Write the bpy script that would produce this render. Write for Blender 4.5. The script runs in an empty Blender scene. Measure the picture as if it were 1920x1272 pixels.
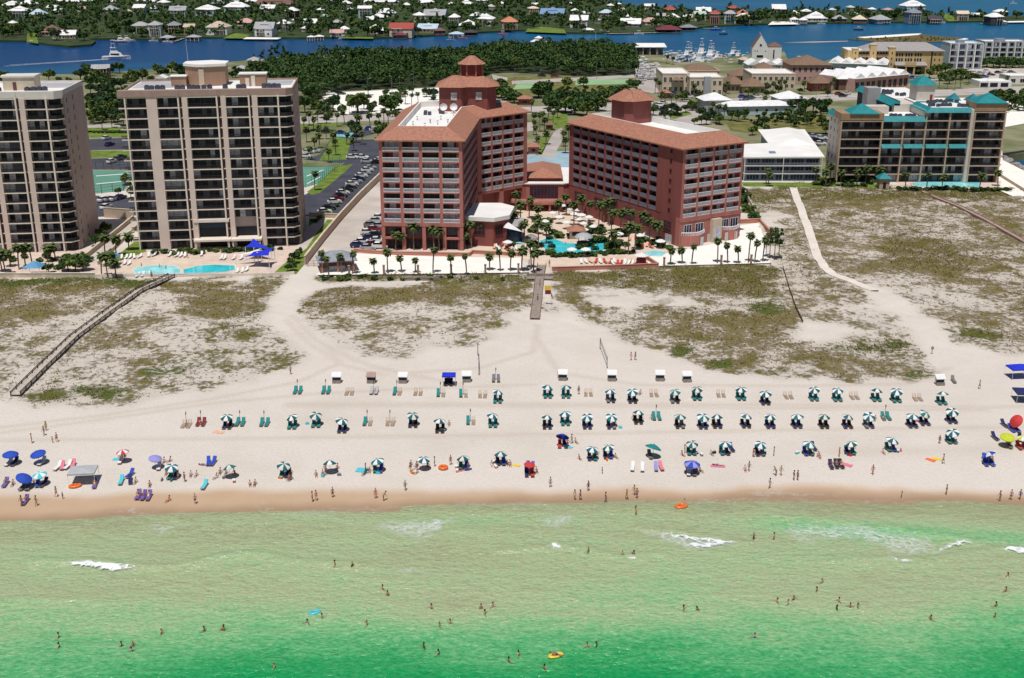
import bpy, math, random
import numpy as np
from mathutils import Vector, Matrix
R = random.Random(7)
C = bpy.context.scene.collection
pi = math.pi
# ------------------------------------------------------------------ survey: a picture sight line meets the ground at a place in metres
F = 2193.0; TH = math.atan(756 / 2193.0); H = 84.0
c_, s_ = math.cos(TH), math.sin(TH)
def G(px, py, z=3.0):
    a = (px - 960) / F; b = (636 - py) / F
    dz = -s_ + b * c_; t = (z - H) / dz
    return (a * t, (c_ + b * s_) * t)
def proj(x, y, z):
    z = z - H
    dep = y * c_ - z * s_; up = y * s_ + z * c_
    return 960 + F * x / dep, 636 - F * up / dep
def hgt(px, py, y):
    b = (636 - py) / F; t = y / (c_ + b * s_)
    return H + (-s_ + b * c_) * t
WL = [(-420, 990), (-200, 982), (0, 977), (120, 974), (260, 966), (400, 959), (480, 957), (540, 958), (620, 953), (760, 948), (960, 944), (1080, 944), (1190, 938), (1300, 940), (1420, 934), (1560, 933), (1700, 937), (1800, 939), (1920, 944), (2100, 946), (2340, 948)]
_wl = [G(p[0], p[1], 0.0) for p in WL]
WX = np.array([p[0] for p in _wl]); WY = np.array([p[1] for p in _wl])
ZD = ([-400, -70, -25, 0, 12, 38, 75, 118, 130, 5000], [-6, -3.2, -1.15, 0, .75, 1.6, 2.3, 2.98, 3.0, 3.0])
def gz0(x, y):
    return np.interp(y - np.interp(x, WX, WY), *ZD)
def dune_bumps(x, y):
    x = np.asarray(x, float); y = np.asarray(y, float)
    return (.5 * np.sin(x * .11 + 1.3 * np.sin(y * .09)) * np.sin(y * .17 + .6 * np.sin(x * .07)) + .3 * np.sin(x * .31 + y * .12 + 1.) * np.sin(y * .37 - x * .05) + .15 * np.sin(x * .8 + 2 * np.sin(y * .3)) * np.sin(y * .9))
def inpoly(px, py, poly):
    px = np.asarray(px, float); py = np.asarray(py, float)
    ins = np.zeros(px.shape, bool); n = len(poly)
    for i in range(n):
        x0, y0 = poly[i]; x1, y1 = poly[(i + 1) % n]
        if y0 == y1: continue
        cnd = ((y0 > py) != (y1 > py)) & (px < (x1 - x0) * (py - y0) / (y1 - y0) + x0)
        ins ^= cnd
    return ins
DEV = [G(*p) for p in [(-900, 521), (0, 521), (520, 522), (556, 514), (572, 498), (600, 516), (990, 512), (1030, 507), (1445, 496), (1425, 425), (1392, 352), (1560, 351), (1900, 352), (2600, 352), (2600, 60), (-1500, 60)]]
def gz(x, y):
    x = np.asarray(x, float); y = np.asarray(y, float)
    d = y - np.interp(x, WX, WY)
    amp = np.clip((d - 52) / 30, 0, 1) * .75
    # flat towards the built-up side
    far = np.clip((np.where(x < 68, 284, 398) - y) / 14, 0, 1)
    z = gz0(x, y) + dune_bumps(x, y) * amp * far
    return np.where(inpoly(x, y, DEV), 3.0, z)
def at(px, py, dz=0.0):
    z = 1.0
    for _ in range(12):
        x, y = G(px, py, z + dz); z = float(gz(x, y))
    return x, y, z
# ------------------------------------------------------------------ mesh builder
class MB:
    def __init__(s): s.v = []; s.f = []; s.m = []; s.M = None
    def add(s, vs, fs, m=0):
        k = len(s.v)
        if s.M is not None: vs = [tuple(s.M @ Vector(q)) for q in vs]
        s.v += [tuple(q) for q in vs]
        for f in fs: s.f.append(tuple(i + k for i in f)); s.m.append(m)
        return s
    def box(s, x0, x1, y0, y1, z0, z1, m=0):
        return s.add([(x0, y0, z0), (x1, y0, z0), (x1, y1, z0), (x0, y1, z0), (x0, y0, z1), (x1, y0, z1), (x1, y1, z1), (x0, y1, z1)],
                     [(3, 2, 1, 0), (4, 5, 6, 7), (0, 1, 5, 4), (1, 2, 6, 5), (2, 3, 7, 6), (3, 0, 4, 7)], m)
    def prism(s, P, z0, z1, m=0, mt=None):
        n = len(P)
        s.add([(x, y, z0) for x, y in P] + [(x, y, z1) for x, y in P], [tuple(range(n - 1, -1, -1))] + [(i, (i + 1) % n, n + (i + 1) % n, n + i) for i in range(n)], m)
        return s.add([(x, y, z1) for x, y in P], [tuple(range(n))], m if mt is None else mt)
    def loft(s, P, z0, Q, z1, m=0, top=True, mt=None):
        n = len(P)
        s.add([(x, y, z0) for x, y in P] + [(x, y, z1) for x, y in Q], [(i, (i + 1) % n, n + (i + 1) % n, n + i) for i in range(n)], m)
        if top: s.add([(x, y, z1) for x, y in Q], [tuple(range(n))], m if mt is None else mt)
        return s
    def tube(s, p, q, r0, r1=None, n=6, m=0):
        r1 = r0 if r1 is None else r1
        p = Vector(p); q = Vector(q); d = (q - p).normalized()
        a = d.orthogonal().normalized(); b = d.cross(a)
        vs = [tuple(p + (a * math.cos(t) + b * math.sin(t)) * r0) for t in [2 * pi * i / n for i in range(n)]] + \
             [tuple(q + (a * math.cos(t) + b * math.sin(t)) * r1) for t in [2 * pi * i / n for i in range(n)]]
        return s.add(vs, [(i, (i + 1) % n, n + (i + 1) % n, n + i) for i in range(n)] + [tuple(range(n - 1, -1, -1)), tuple(range(n, 2 * n))], m)
    def lathe(s, prof, n=12, m=0, c=(0, 0), ms=None):
        vs = []; fs = []; mm = []
        for (r, z) in prof:
            for i in range(n):
                t = 2 * pi * i / n; vs.append((c[0] + r * math.cos(t), c[1] + r * math.sin(t), z))
        for j in range(len(prof) - 1):
            for i in range(n):
                fs.append((j * n + i, j * n + (i + 1) % n, (j + 1) * n + (i + 1) % n, (j + 1) * n + i)); mm.append(m if ms is None else ms(i))
        k = len(s.f); s.add(vs, fs, m)
        for i, q in enumerate(mm): s.m[k + i] = q
        return s
    def hip(s, x0, x1, y0, y1, z0, h, o=.4, m=0, ridge=None):
        x0 -= o; x1 += o; y0 -= o; y1 += o; w = min(x1 - x0, y1 - y0) / 2
        if ridge is not None: w = ridge
        if x1 - x0 >= y1 - y0: a, b = (x0 + w, (y0 + y1) / 2), (x1 - w, (y0 + y1) / 2)
        else: a, b = ((x0 + x1) / 2, y0 + w), ((x0 + x1) / 2, y1 - w)
        V = [(x0, y0, z0), (x1, y0, z0), (x1, y1, z0), (x0, y1, z0), (*a, z0 + h), (*b, z0 + h)]
        Fs = [(0, 1, 5, 4), (1, 2, 5), (2, 3, 4, 5), (3, 0, 4)] if x1 - x0 >= y1 - y0 else [(0, 1, 4), (1, 2, 5, 4), (2, 3, 5), (3, 0, 4, 5)]
        s.add(V, Fs, m); return s.add([(x0, y0, z0 - .12), (x1, y0, z0 - .12), (x1, y1, z0 - .12), (x0, y1, z0 - .12)] + V[:4], [(3, 2, 1, 0), (0, 1, 5, 4), (1, 2, 6, 5), (2, 3, 7, 6), (3, 0, 4, 7)], m)
    def mesh(s, name, mats, smooth=False):
        me = bpy.data.meshes.new(name); me.from_pydata(s.v, [], s.f)
        for q in (mats if isinstance(mats, (list, tuple)) else [mats]): me.materials.append(q)
        me.polygons.foreach_set('material_index', s.m)
        if smooth: me.polygons.foreach_set('use_smooth', [True] * len(s.f))
        me.update(); return me
KIDS = {}
def link(name, me, parent=None, loc=(0, 0, 0), rz=0.0, kind=None):
    o = bpy.data.objects.new(name, me); C.objects.link(o)
    o.location = loc; o.rotation_euler = (0, 0, rz)
    if parent is not None: o.parent = parent; KIDS.setdefault(parent.name, []).append(o)
    if kind: o['kind'] = kind
    return o
def obj(name, mb, mats, parent=None, loc=(0, 0, 0), rz=0.0, kind=None, smooth=False):
    return link(name, mb.mesh(name, mats, smooth), parent, loc, rz, kind)
REG = []
def tag(o, label, cat, group=None):
    o['label'] = label; o['category'] = cat
    if group: o['group'] = group
    REG.append(o); return o
def thing(name, label, cat, loc=(0, 0, 0), rz=0.0, group=None):
    return tag(link(name, None, None, loc, rz), label, cat, group)
def dup(src, loc, rz=0.0, label=None, cat=None, group=None, sc=None, parent=None):
    o = src.copy(); C.objects.link(o); o.location = loc; o.rotation_euler = (0, 0, rz)
    if sc is not None: o.scale = (sc, sc, sc) if not isinstance(sc, tuple) else sc
    if parent is not None: o.parent = parent; KIDS.setdefault(parent.name, []).append(o)
    def rec(a, b):
        for k in KIDS.get(a.name, []):
            d = k.copy(); C.objects.link(d); d.parent = b; KIDS.setdefault(b.name, []).append(d); rec(k, d)
    rec(src, o)
    if label: tag(o, label, cat or src.get('category'), group)
    return o
def recol(o, m, i=0):
    s = o.material_slots[i]; s.link = 'OBJECT'; s.material = m
def kid(o, name):
    return [k for k in KIDS.get(o.name, []) if k.name.split('.')[0] == name]
ORD = 'zeroth first second third fourth fifth sixth seventh eighth ninth tenth eleventh twelfth thirteenth fourteenth fifteenth sixteenth seventeenth eighteenth nineteenth'.split()
TENS = 'x x twenty thirty forty fifty sixty seventy eighty ninety'.split()
def ordinal(n):
    if n < 20: return ORD[n]
    if n >= 100: return 'hundred and ' + ordinal(n - 100) if n > 100 else 'hundredth'
    t, u = divmod(n, 10)
    return (TENS[t] + ' ' + ORD[u]) if u else TENS[t][:-1] + 'ieth'
def finish_labels():
    by = {}
    for o in REG: by.setdefault(o['label'], []).append(o)
    for lab, os in by.items():
        if len(os) < 2: continue
        os.sort(key=lambda o: proj(*o.location)[0])
        for i, o in enumerate(os):
            k, n = i + 1, len(os)
            w = 'leftmost' if k == 1 else 'rightmost' if k == n else ordinal(k) + ' from left'
            o['label'] = lab + ', ' + w
# ------------------------------------------------------------------ materials
def mat(name, rgb, rough=.75, var=.18, scale=.6, metal=0.0, spec=.4, kind='noise', bump=0.0, rgb2=None, stretch=(1, 1, 1)):
    m = bpy.data.materials.new(name); m.use_nodes = True
    nt = m.node_tree; N = nt.nodes; L = nt.links; b = N['Principled BSDF']
    b.inputs['Roughness'].default_value = rough; b.inputs['Metallic'].default_value = metal
    b.inputs['Specular IOR Level'].default_value = spec
    tc = N.new('ShaderNodeTexCoord'); mp = N.new('ShaderNodeMapping'); mp.inputs['Scale'].default_value = stretch
    L.new(tc.outputs['Object'], mp.inputs['Vector'])
    if kind == 'wave':
        t = N.new('ShaderNodeTexWave'); t.inputs['Scale'].default_value = scale; t.inputs['Distortion'].default_value = .6; out = t.outputs['Fac']
    elif kind == 'brick':
        t = N.new('ShaderNodeTexBrick'); t.inputs['Scale'].default_value = scale
        t.inputs['Color1'].default_value = (.35, .35, .35, 1); t.inputs['Color2'].default_value = (.75, .75, .75, 1); t.inputs['Mortar'].default_value = (.5, .5, .5, 1); out = t.outputs['Color']
    elif kind == 'random':
        t = N.new('ShaderNodeObjectInfo'); out = t.outputs['Random']
    else:
        t = N.new('ShaderNodeTexNoise'); t.inputs['Scale'].default_value = scale; t.inputs['Detail'].default_value = 5; out = t.outputs['Fac']
    if kind != 'random': L.new(mp.outputs['Vector'], t.inputs['Vector'])
    mx = N.new('ShaderNodeMix'); mx.data_type = 'RGBA'
    lo = rgb2 if rgb2 else tuple(q * (1 - var) for q in rgb); hi = rgb if rgb2 else tuple(min(1, q * (1 + var)) for q in rgb)
    mx.inputs[6].default_value = (*lo, 1); mx.inputs[7].default_value = (*hi, 1)
    mr = N.new('ShaderNodeMapRange'); mr.inputs[1].default_value = .3; mr.inputs[2].default_value = .7
    if kind in ('random', 'brick'): mr.inputs[1].default_value = 0; mr.inputs[2].default_value = 1
    L.new(out, mr.inputs[0]); L.new(mr.outputs[0], mx.inputs[0]); L.new(mx.outputs[2], b.inputs['Base Color'])
    if bump:
        bp = N.new('ShaderNodeBump'); bp.inputs['Strength'].default_value = bump; bp.inputs['Distance'].default_value = .1
        L.new(mr.outputs[0], bp.inputs['Height']); L.new(bp.outputs[0], b.inputs['Normal'])
    return m
def s2l(*c): return tuple(((q / 255) / 12.92 if q < 10.3 else ((q / 255 + .055) / 1.055) ** 2.4) for q in c)
M = {}
def mk(key, *a, **k): M[key] = mat(key.replace('_', ' '), *a, **k)
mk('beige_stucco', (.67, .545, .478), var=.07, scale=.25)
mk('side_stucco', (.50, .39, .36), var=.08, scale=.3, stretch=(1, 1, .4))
mk('slab_white', (.74, .65, .56), var=.06)
mk('fascia_brown', (.36, .25, .21), var=.1); mk('fascia_white', (.66, .62, .58), var=.08)
mk('slot_red', (.13, .06, .055), var=.15)
mk('glass_dark', (.014, .015, .022), rough=.3, var=.5, scale=.35, spec=.25)
mk('glass_blue', (.018, .03, .055), rough=.2, var=.4, scale=.3, spec=.35)
mk('frame_grey', (.10, .10, .125), var=.2); mk('curtain', (.46, .48, .54), var=.35, scale=1.2); mk('rail_dark', (.02, .016, .018), rough=.5)
mk('rail_white', (.76, .76, .80), rough=.5, var=.1); mk('rail_grey', (.22, .205, .26), rough=.6, var=.25, scale=3)
mk('roof_white', (.78, .76, .73), var=.07, scale=.15, rough=.85); mk('roof_grey', (.42, .42, .44), var=.15, scale=.2)
mk('brown_brick', (.36, .22, .15), var=.14, scale=1.2, kind='brick'); mk('dark_machine', (.06, .065, .09), var=.4, scale=1.5)
mk('red_wall', (.245, .072, .062), var=.15, scale=.35, stretch=(1, 1, .3)); mk('red_pilaster', (.40, .152, .126), var=.12, scale=.5, stretch=(1, 1, .3))
mk('red_deep', (.20, .035, .03), var=.2, scale=.4); mk('tile', (.37, .165, .108), var=.2, scale=1.4, kind='noise', bump=.4); mk('soffit', (.55, .28, .22))
mk('tan_stone', (.44, .33, .23), var=.12, scale=.3); mk('tan_trim', (.56, .44, .34), var=.08)
mk('teal_roof', (.015, .22, .24), rough=.45, var=.15, scale=.6); mk('teal_dark', (.01, .16, .22), rough=.5)
mk('grey_panel', (.38, .36, .36), var=.08); mk('white_paint', (.74, .73, .72), rough=.5, var=.06); mk('blue_grey', (.24, .29, .36), var=.1)
mk('yellow_stucco', (.58, .42, .20), var=.09, scale=.3); mk('grey_tile', (.33, .30, .30), var=.12, scale=1); mk('brown_roof', (.21, .13, .085), var=.18, scale=.8)
mk('cream', (.62, .52, .40), var=.09); mk('pink_stucco', (.60, .40, .36), var=.08); mk('black_opening', (.012, .012, .015), rough=.6)
mk('concrete', (.52, .46, .41), var=.14, scale=.12, rough=.9); mk('paver', (.62, .49, .41), var=.12, scale=.35, rough=.9); mk('deck_tan', (.66, .53, .42), var=.1, scale=.4)
mk('asphalt', (.055, .057, .075), var=.25, scale=.15, rough=.9); mk('road', (.42, .37, .34), var=.14, scale=.1, rough=.9)
mk('white_sand', (.85, .81, .745), var=.07, scale=.4, rough=1); mk('lawn', (.13, .19, .025), var=.35, scale=.3, rough=1); mk('scrub', (.15, .14, .04), var=.45, scale=.25, rough=1)
mk('court_green', (.11, .27, .20), var=.12, scale=.1); mk('court_pale', (.26, .42, .22), var=.12, scale=.1); mk('line_white', (.75, .75, .73), var=.05)
mk('blue_paving', (.30, .42, .48), var=.12, scale=.2); mk('pool_water', (.05, .58, .66), rough=.08, var=.22, scale=.5, spec=.5); mk('pool_pale', (.30, .74, .78), rough=.08, var=.2, scale=.5)
mk('wall_tan', (.50, .39, .30), var=.1, scale=.4); mk('wall_red', (.47, .20, .14), var=.1, scale=.4); mk('cap', (.62, .52, .38))
mk('wood_grey', (.30, .245, .205), var=.25, scale=1.5); mk('wood_dark', (.075, .058, .048), var=.35, scale=1.5); mk('wood_tan', (.45, .32, .22), var=.2, scale=3); mk('wood_pink', (.40, .27, .23), var=.15, scale=1)
mk('sand_path', (.72, .65, .57), var=.08, scale=.5)
mk('leaf_a', (.088, .155, .030), rough=.85, scale=.35, rgb2=(.026, .062, .012)); mk('leaf_b', (.15, .19, .036), rough=.85, scale=.35, rgb2=(.045, .085, .015)); mk('leaf_c', (.045, .10, .026), rough=.85, scale=.4, rgb2=(.014, .036, .010))
mk('leaf_dark', (.062, .125, .028), rough=.9, scale=.2, rgb2=(.019, .048, .010)); mk('palm_leaf', (.12, .155, .038), rough=.8, scale=1.5, rgb2=(.035, .06, .014)); mk('palm_dry', (.14, .12, .045), rough=.8, rgb2=(.04, .055, .015), scale=1.5)
mk('trunk', (.12, .085, .06), var=.3, scale=2); mk('palm_trunk', (.20, .15, .115), var=.3, scale=3)
mk('grass_blade', (.175, .14, .05), rough=.9, scale=.12, rgb2=(.10, .085, .034)); mk('foam', (.80, .83, .82), rough=.8, var=.04)
mk('skin_fair', (.52, .29, .20), var=.05); mk('skin_tan', (.36, .17, .10), var=.05); mk('skin_dark', (.12, .055, .035), var=.05); mk('hair_dark', (.025, .016, .012)); mk('hair_blond', (.40, .26, .11))
for k, v in dict(red=(.55, .04, .04), blue=(.02, .07, .45), navy=(.015, .025, .11), black=(.015, .015, .018), white=(.75, .75, .73), teal=(.01, .22, .22), green=(.008, .115, .15), pink=(.72, .20, .28), purple=(.16, .10, .42), yellow=(.75, .55, .06), orange=(.80, .17, .03), aqua=(.08, .52, .62), lime=(.52, .58, .03), royal=(.01, .03, .55), lilac=(.30, .28, .62), maroon=(.22, .02, .03), peach=(.75, .42, .28), silver=(.42, .43, .45), grey=(.16, .165, .18)).items():
    mk('cloth_' + k, v, rough=.8, var=.1, scale=2)
    mk('paint_' + k, v, rough=.28, var=.05, spec=.5)
mk('cloth_sea', (.010, .15, .17), rough=.8, var=.1, scale=2); mk('cloth_bottle', (.008, .095, .10), rough=.8, var=.1, scale=2); mk('cloth_cream', (.66, .63, .56), rough=.8, var=.1, scale=2)
mk('rubber', (.018, .018, .018), rough=.9); mk('chrome', (.55, .55, .56), rough=.25, metal=.9); mk('lamp_lens', (.75, .74, .68), rough=.2)
for k, v in dict(white=(.76, .75, .74), grey=(.36, .36, .38), red=(.36, .07, .05), brown=(.17, .09, .075), maroon=(.16, .035, .045), blue=(.17, .28, .46), green=(.42, .56, .46), orange=(.55, .20, .11), tan=(.52, .42, .32), pink=(.55, .33, .30), slate=(.22, .24, .28), cream=(.66, .56, .42), paleblue=(.46, .56, .64), dark=(.06, .05, .06)).items():
    mk('shingle_' + k, v, rough=.75, var=.12, scale=.5); mk('siding_' + k, v, rough=.8, var=.07, scale=.4)
mk('netting', (.12, .13, .14)); mk('rock', (.30, .26, .26), var=.4, scale=.8)
# ------------------------------------------------------------------ camera, sky, sun
sc = bpy.context.scene
cam = bpy.data.cameras.new('camera'); co = bpy.data.objects.new('camera', cam); C.objects.link(co)
cam.sensor_width = 36; cam.lens = F / 1920 * 36; cam.clip_start = 1; cam.clip_end = 20000
co.location = (0, 0, H); co.rotation_euler = (pi / 2 - TH, 0, 0); sc.camera = co
W = bpy.data.worlds.new('World'); sc.world = W; W.use_nodes = True
wn = W.node_tree.nodes; wb = wn['Background']; sky = wn.new('ShaderNodeTexSky'); sky.sky_type = 'NISHITA'; sky.sun_disc = False
EL, AZ = math.radians(71), math.radians(-14)      # towards the sun: south, a little west
sun_dir = Vector((math.sin(AZ) * math.cos(EL), -math.cos(AZ) * math.cos(EL), math.sin(EL)))
sky.sun_elevation = EL; sky.sun_rotation = math.atan2(sun_dir.x, sun_dir.y); sky.air_density = 1.0; sky.dust_density = .6
W.node_tree.links.new(sky.outputs[0], wb.inputs[0]); wb.inputs[1].default_value = .042
sl = bpy.data.lights.new('sun', 'SUN'); sl.energy = 3.75; sl.angle = math.radians(.5); sl.color = (1, .97, .93)
so = bpy.data.objects.new('sun', sl); C.objects.link(so); so.rotation_euler = sun_dir.to_track_quat('Z', 'Y').to_euler()
sc.view_settings.view_transform = 'Standard'; sc.view_settings.look = 'None'; sc.view_settings.exposure = .03; sc.view_settings.gamma = 1.0
sc.cycles.max_bounces = 5; sc.cycles.diffuse_bounces = 3; sc.cycles.glossy_bounces = 2; sc.cycles.transparent_max_bounces = 6
# ------------------------------------------------------------------ near ground: beach and dunes as one height field
gx = np.concatenate([[-900, -500, -320, -230, -180], np.arange(-150, 200.1, .8), [225, 270, 360, 550, 950]])
gy = np.concatenate([[60, 90, 110], np.arange(122, 405.1, .85), [405.6]])
GXX, GYY = np.meshgrid(gx, gy); Z = gz(GXX, GYY)
PX, PY = proj(GXX, GYY, Z)
rs = np.random.RandomState(3)
def vnoise(x, y, seed=0):
    x = np.asarray(x, float); y = np.asarray(y, float)
    xi = np.floor(x).astype(int); yi = np.floor(y).astype(int); fx = x - xi; fy = y - yi
    fx = fx * fx * (3 - 2 * fx); fy = fy * fy * (3 - 2 * fy)
    def h(a, b):
        n = (a * 374761393 + b * 668265263 + seed * 982451653) & 0xffffffff
        n = ((n ^ (n >> 13)) * 1274126177) & 0xffffffff
        return ((n ^ (n >> 16)) & 0xffff) / 65535.0
    return (h(xi, yi) * (1 - fx) + h(xi + 1, yi) * fx) * (1 - fy) + (h(xi, yi + 1) * (1 - fx) + h(xi + 1, yi + 1) * fx) * fy
def fbm(x, y, seed=0, o=4):
    a, t, n = .5, 0, 0
    for i in range(o): t = t + a * vnoise(x * 2 ** i, y * 2 ** i, seed + i); n += a; a *= .5
    return t / n
VEGP = [([(-700, 522), (-700, 760), (20, 748), (60, 765), (250, 765), (330, 742), (470, 720), (560, 690), (575, 660), (560, 630), (520, 590), (525, 560), (560, 520)], .40, .2),
        ([(-700, 520), (-700, 565), (60, 580), (200, 560), (330, 530), (330, 520)], .8, .35),
        ([(-700, 560), (-700, 620), (40, 605), (120, 590), (240, 572), (300, 545)], .62, .1),
        ([(330, 528), (555, 516), (530, 560), (490, 598), (400, 600), (340, 580), (320, 560)], .68, .3),
        ([(350, 610), (520, 600), (560, 690), (470, 720), (330, 745), (300, 690)], .36, .5),
        ([(560, 560), (610, 545), (770, 535), (990, 525), (1000, 600), (960, 612), (900, 640), (800, 668), (700, 670), (620, 650), (570, 610)], .35, .2),
        ([(556, 562), (610, 548), (800, 538), (900, 538), (985, 530), (985, 566), (870, 566), (700, 575), (600, 592), (565, 590)], .76, .3),
        ([(600, 514), (995, 510), (995, 528), (900, 530), (600, 528)], .85, .6),
        ([(1040, 506), (1450, 494), (1480, 560), (1500, 640), (1740, 610), (1730, 700), (1700, 715), (1560, 712), (1430, 712), (1330, 695), (1255, 660), (1180, 640), (1100, 600), (1060, 570), (1035, 540)], .50, .2),
        ([(1030, 507), (1450, 494), (1470, 548), (1340, 552), (1250, 545), (1130, 538), (1070, 535), (1030, 545)], .85, .5),
        ([(1085, 538), (1180, 540), (1300, 560), (1340, 572), (1250, 582), (1150, 580), (1090, 565)], .12, .2),
        ([(1150, 576), (1250, 582), (1300, 572), (1480, 580), (1500, 612), (1400, 618), (1270, 622), (1250, 600)], .72, .35),
        ([(1250, 600), (1420, 620), (1600, 650), (1620, 690), (1480, 680), (1380, 650), (1260, 640)], .64, .3),
        ([(1395, 352), (1560, 350), (2600, 352), (2600, 690), (1900, 660), (1800, 640), (1760, 600), (1640, 560), (1540, 590), (1490, 600), (1480, 540), (1450, 494), (1425, 425)], .57, .22),
        ([(1400, 400), (1470, 405), (1500, 430), (1450, 430), (1410, 425)], .12, .1),
        ([(1530, 425), (1640, 440), (1680, 480), (1560, 490), (1540, 460)], .50, .05),
        ([(1640, 450), (1760, 440), (1850, 500), (1760, 520), (1680, 500)], .80, .4),
        ([(1560, 520), (1740, 520), (1900, 560), (1900, 600), (1760, 590), (1640, 545)], .42, .1),
        ([(1490, 560), (1600, 560), (1700, 610), (1640, 625), (1500, 600)], .34, .1),
        ([(1395, 345), (1900, 350), (1900, 372), (1395, 375)], .78, .5)]
BLOB = [(95, 742, 60, 22, .9, .7), (190, 735, 60, 20, .92, .9), (330, 695, 80, 14, .66, 1), (450, 622, 40, 22, .7, .4), (215, 640, 90, 26, .60, 0), (120, 700, 50, 20, .6, .5),
        (1635, 651, 75, 13, 1.05, .8), (1690, 648, 35, 16, 1.05, .8), (1278, 656, 24, 12, 1.1, .9), (1350, 681, 22, 12, 1.1, .9), (1830, 628, 52, 13, 1.0, .7), (1440, 575, 45, 16, .9, .9), (1720, 705, 30, 10, .7, .9),
        (975, 612, 30, 12, .55, .4), (1020, 590, 30, 25, .5, .4), (660, 556, 80, 12, .8, .2), (250, 530, 60, 10, 1, .9), (60, 528, 160, 7, 1.05, .9), (1300, 632, 30, 9, .9, .5)]
veg = np.zeros(PX.shape); grn = np.zeros(PX.shape)
jx = PX + (fbm(GXX * .18, GYY * .18, 5) - .5) * 90; jy = PY + (fbm(GXX * .18, GYY * .18, 9) - .5) * 32
for P, d, g in VEGP:
    i = inpoly(jx, jy, P); veg[i] = d; grn[i] = g
for bx, by, rx, ry, d, g in BLOB:
    q = np.clip(1.6 - 1.4 * np.sqrt(((jx * .4 + PX * .6 - bx) / rx) ** 2 + ((jy * .4 + PY * .6 - by) / ry) ** 2), 0, 1)
    veg = np.maximum(veg, d * q); grn = np.where(q > .3, np.maximum(grn, g), grn)
def dist_path(P):
    D = np.full(PX.shape, 1e9); W_ = [at(*p[:2])[:2] for p in P]
    for (x0, y0), (x1, y1) in zip(W_, W_[1:]):
        dx, dy = x1 - x0, y1 - y0; t = np.clip(((GXX - x0) * dx + (GYY - y0) * dy) / (dx * dx + dy * dy), 0, 1)
        D = np.minimum(D, np.hypot(GXX - x0 - t * dx, GYY - y0 - t * dy))
    return D
PATHS = [([(578, 505), (550, 535), (528, 565), (532, 595), (560, 625), (600, 650)], 2.6), ([(575, 545), (640, 534), (740, 530), (790, 527)], 1.2),
         ([(1640, 545), (1720, 600), (1760, 650), (1790, 700)], 3.0), ([(1008, 600), (1010, 660)], 6.0)]
for P, w in PATHS:
    veg *= np.clip((dist_path(P) - w) / 1.5, 0, 1)
k5 = np.ones(5) / 5
for _ in range(2):
    veg = np.apply_along_axis(lambda r: np.convolve(r, np.ones(3) / 3, 'same'), 1, veg); veg = np.apply_along_axis(lambda r: np.convolve(r, np.ones(3) / 3, 'same'), 0, veg)
DSH = GYY - np.interp(GXX, WX, WY)
wet = np.clip((np.interp(GXX, [-80, -40, 0, 80], [8.5, 7.5, 5.6, 4.6]) + (fbm(GXX * .12, GYY * .02, 21) - .5) * 3.5 - DSH) / 2.6, 0, 1)
trk = np.zeros(PX.shape)
for P, w in [([(-200, 820), (0, 802), (200, 778), (400, 748), (560, 716), (640, 680), (600, 640)], .35), ([(-200, 832), (0, 812), (200, 786), (400, 756), (600, 738), (800, 728), (1000, 722)], .35), ([(540, 757), (900, 757), (1300, 758), (1850, 764), (2000, 760)], .4), ([(540, 762), (900, 762), (1300, 763), (1850, 770)], .35), ([(0, 826), (500, 822), (1000, 815), (1500, 806), (1950, 800)], .4), ([(700, 690), (760, 700), (900, 690), (1000, 660), (1008, 610)], .4), ([(640, 660), (700, 690), (860, 720)], .35), ([(1780, 690), (1700, 720), (1500, 724), (1200, 722), (1050, 700), (1010, 640)], .4), ([(538, 600), (575, 640), (640, 684), (720, 704)], .35), ([(548, 592), (590, 636), (660, 676), (740, 696)], .35), ([(1560, 848), (1750, 846), (1950, 838)], 1.6)]:
    dd = dist_path([(px_, max(py_, 500)) for px_, py_ in P]); trk = np.maximum(trk, np.exp(-(dd / (w + .35)) ** 2) * (.9 if w < 1 else .5))
nr, nc = GXX.shape
V = np.stack([GXX, GYY, Z], -1).reshape(-1, 3)
idx = np.arange(nr * nc).reshape(nr, nc)
Q = np.stack([idx[:-1, :-1], idx[:-1, 1:], idx[1:, 1:], idx[1:, :-1]], -1).reshape(-1, 4)
def grid_obj(name, V, Q, m, attrs, smooth=True):
    me = bpy.data.meshes.new(name); me.vertices.add(len(V)); me.vertices.foreach_set('co', V.astype(np.float32).ravel())
    me.loops.add(Q.size); me.loops.foreach_set('vertex_index', Q.astype(np.int32).ravel())
    me.polygons.add(len(Q)); me.polygons.foreach_set('loop_start', np.arange(0, Q.size, Q.shape[1], dtype=np.int32)); me.polygons.foreach_set('loop_total', np.full(len(Q), Q.shape[1], np.int32))
    if smooth: me.polygons.foreach_set('use_smooth', np.ones(len(Q), bool))
    for k, a in attrs.items():
        t = me.attributes.new(k, 'FLOAT', 'POINT'); t.data.foreach_set('value', a.astype(np.float32).ravel())
    me.update(calc_edges=True); me.validate(); me.materials.append(m)
    return link(name, me, kind='structure')
def nodes(name):
    m = bpy.data.materials.new(name); m.use_nodes = True; nt = m.node_tree
    return m, nt.nodes, nt.links, nt.nodes['Principled BSDF']
def mixc(N, L, fac, a, b):
    x = N.new('ShaderNodeMix'); x.data_type = 'RGBA'
    for i, q in ((0, fac), (6, a), (7, b)):
        if hasattr(q, 'is_output'): L.new(q, x.inputs[i])
        else: x.inputs[i].default_value = q if i == 0 else (*q, 1)
    return x.outputs[2]
def math_(N, L, op, a, b=0.0, clamp=False):
    x = N.new('ShaderNodeMath'); x.operation = op; x.use_clamp = clamp
    for i, q in ((0, a), (1, b)):
        if hasattr(q, 'is_output'): L.new(q, x.inputs[i])
        else: x.inputs[i].default_value = q
    return x.outputs[0]
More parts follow.
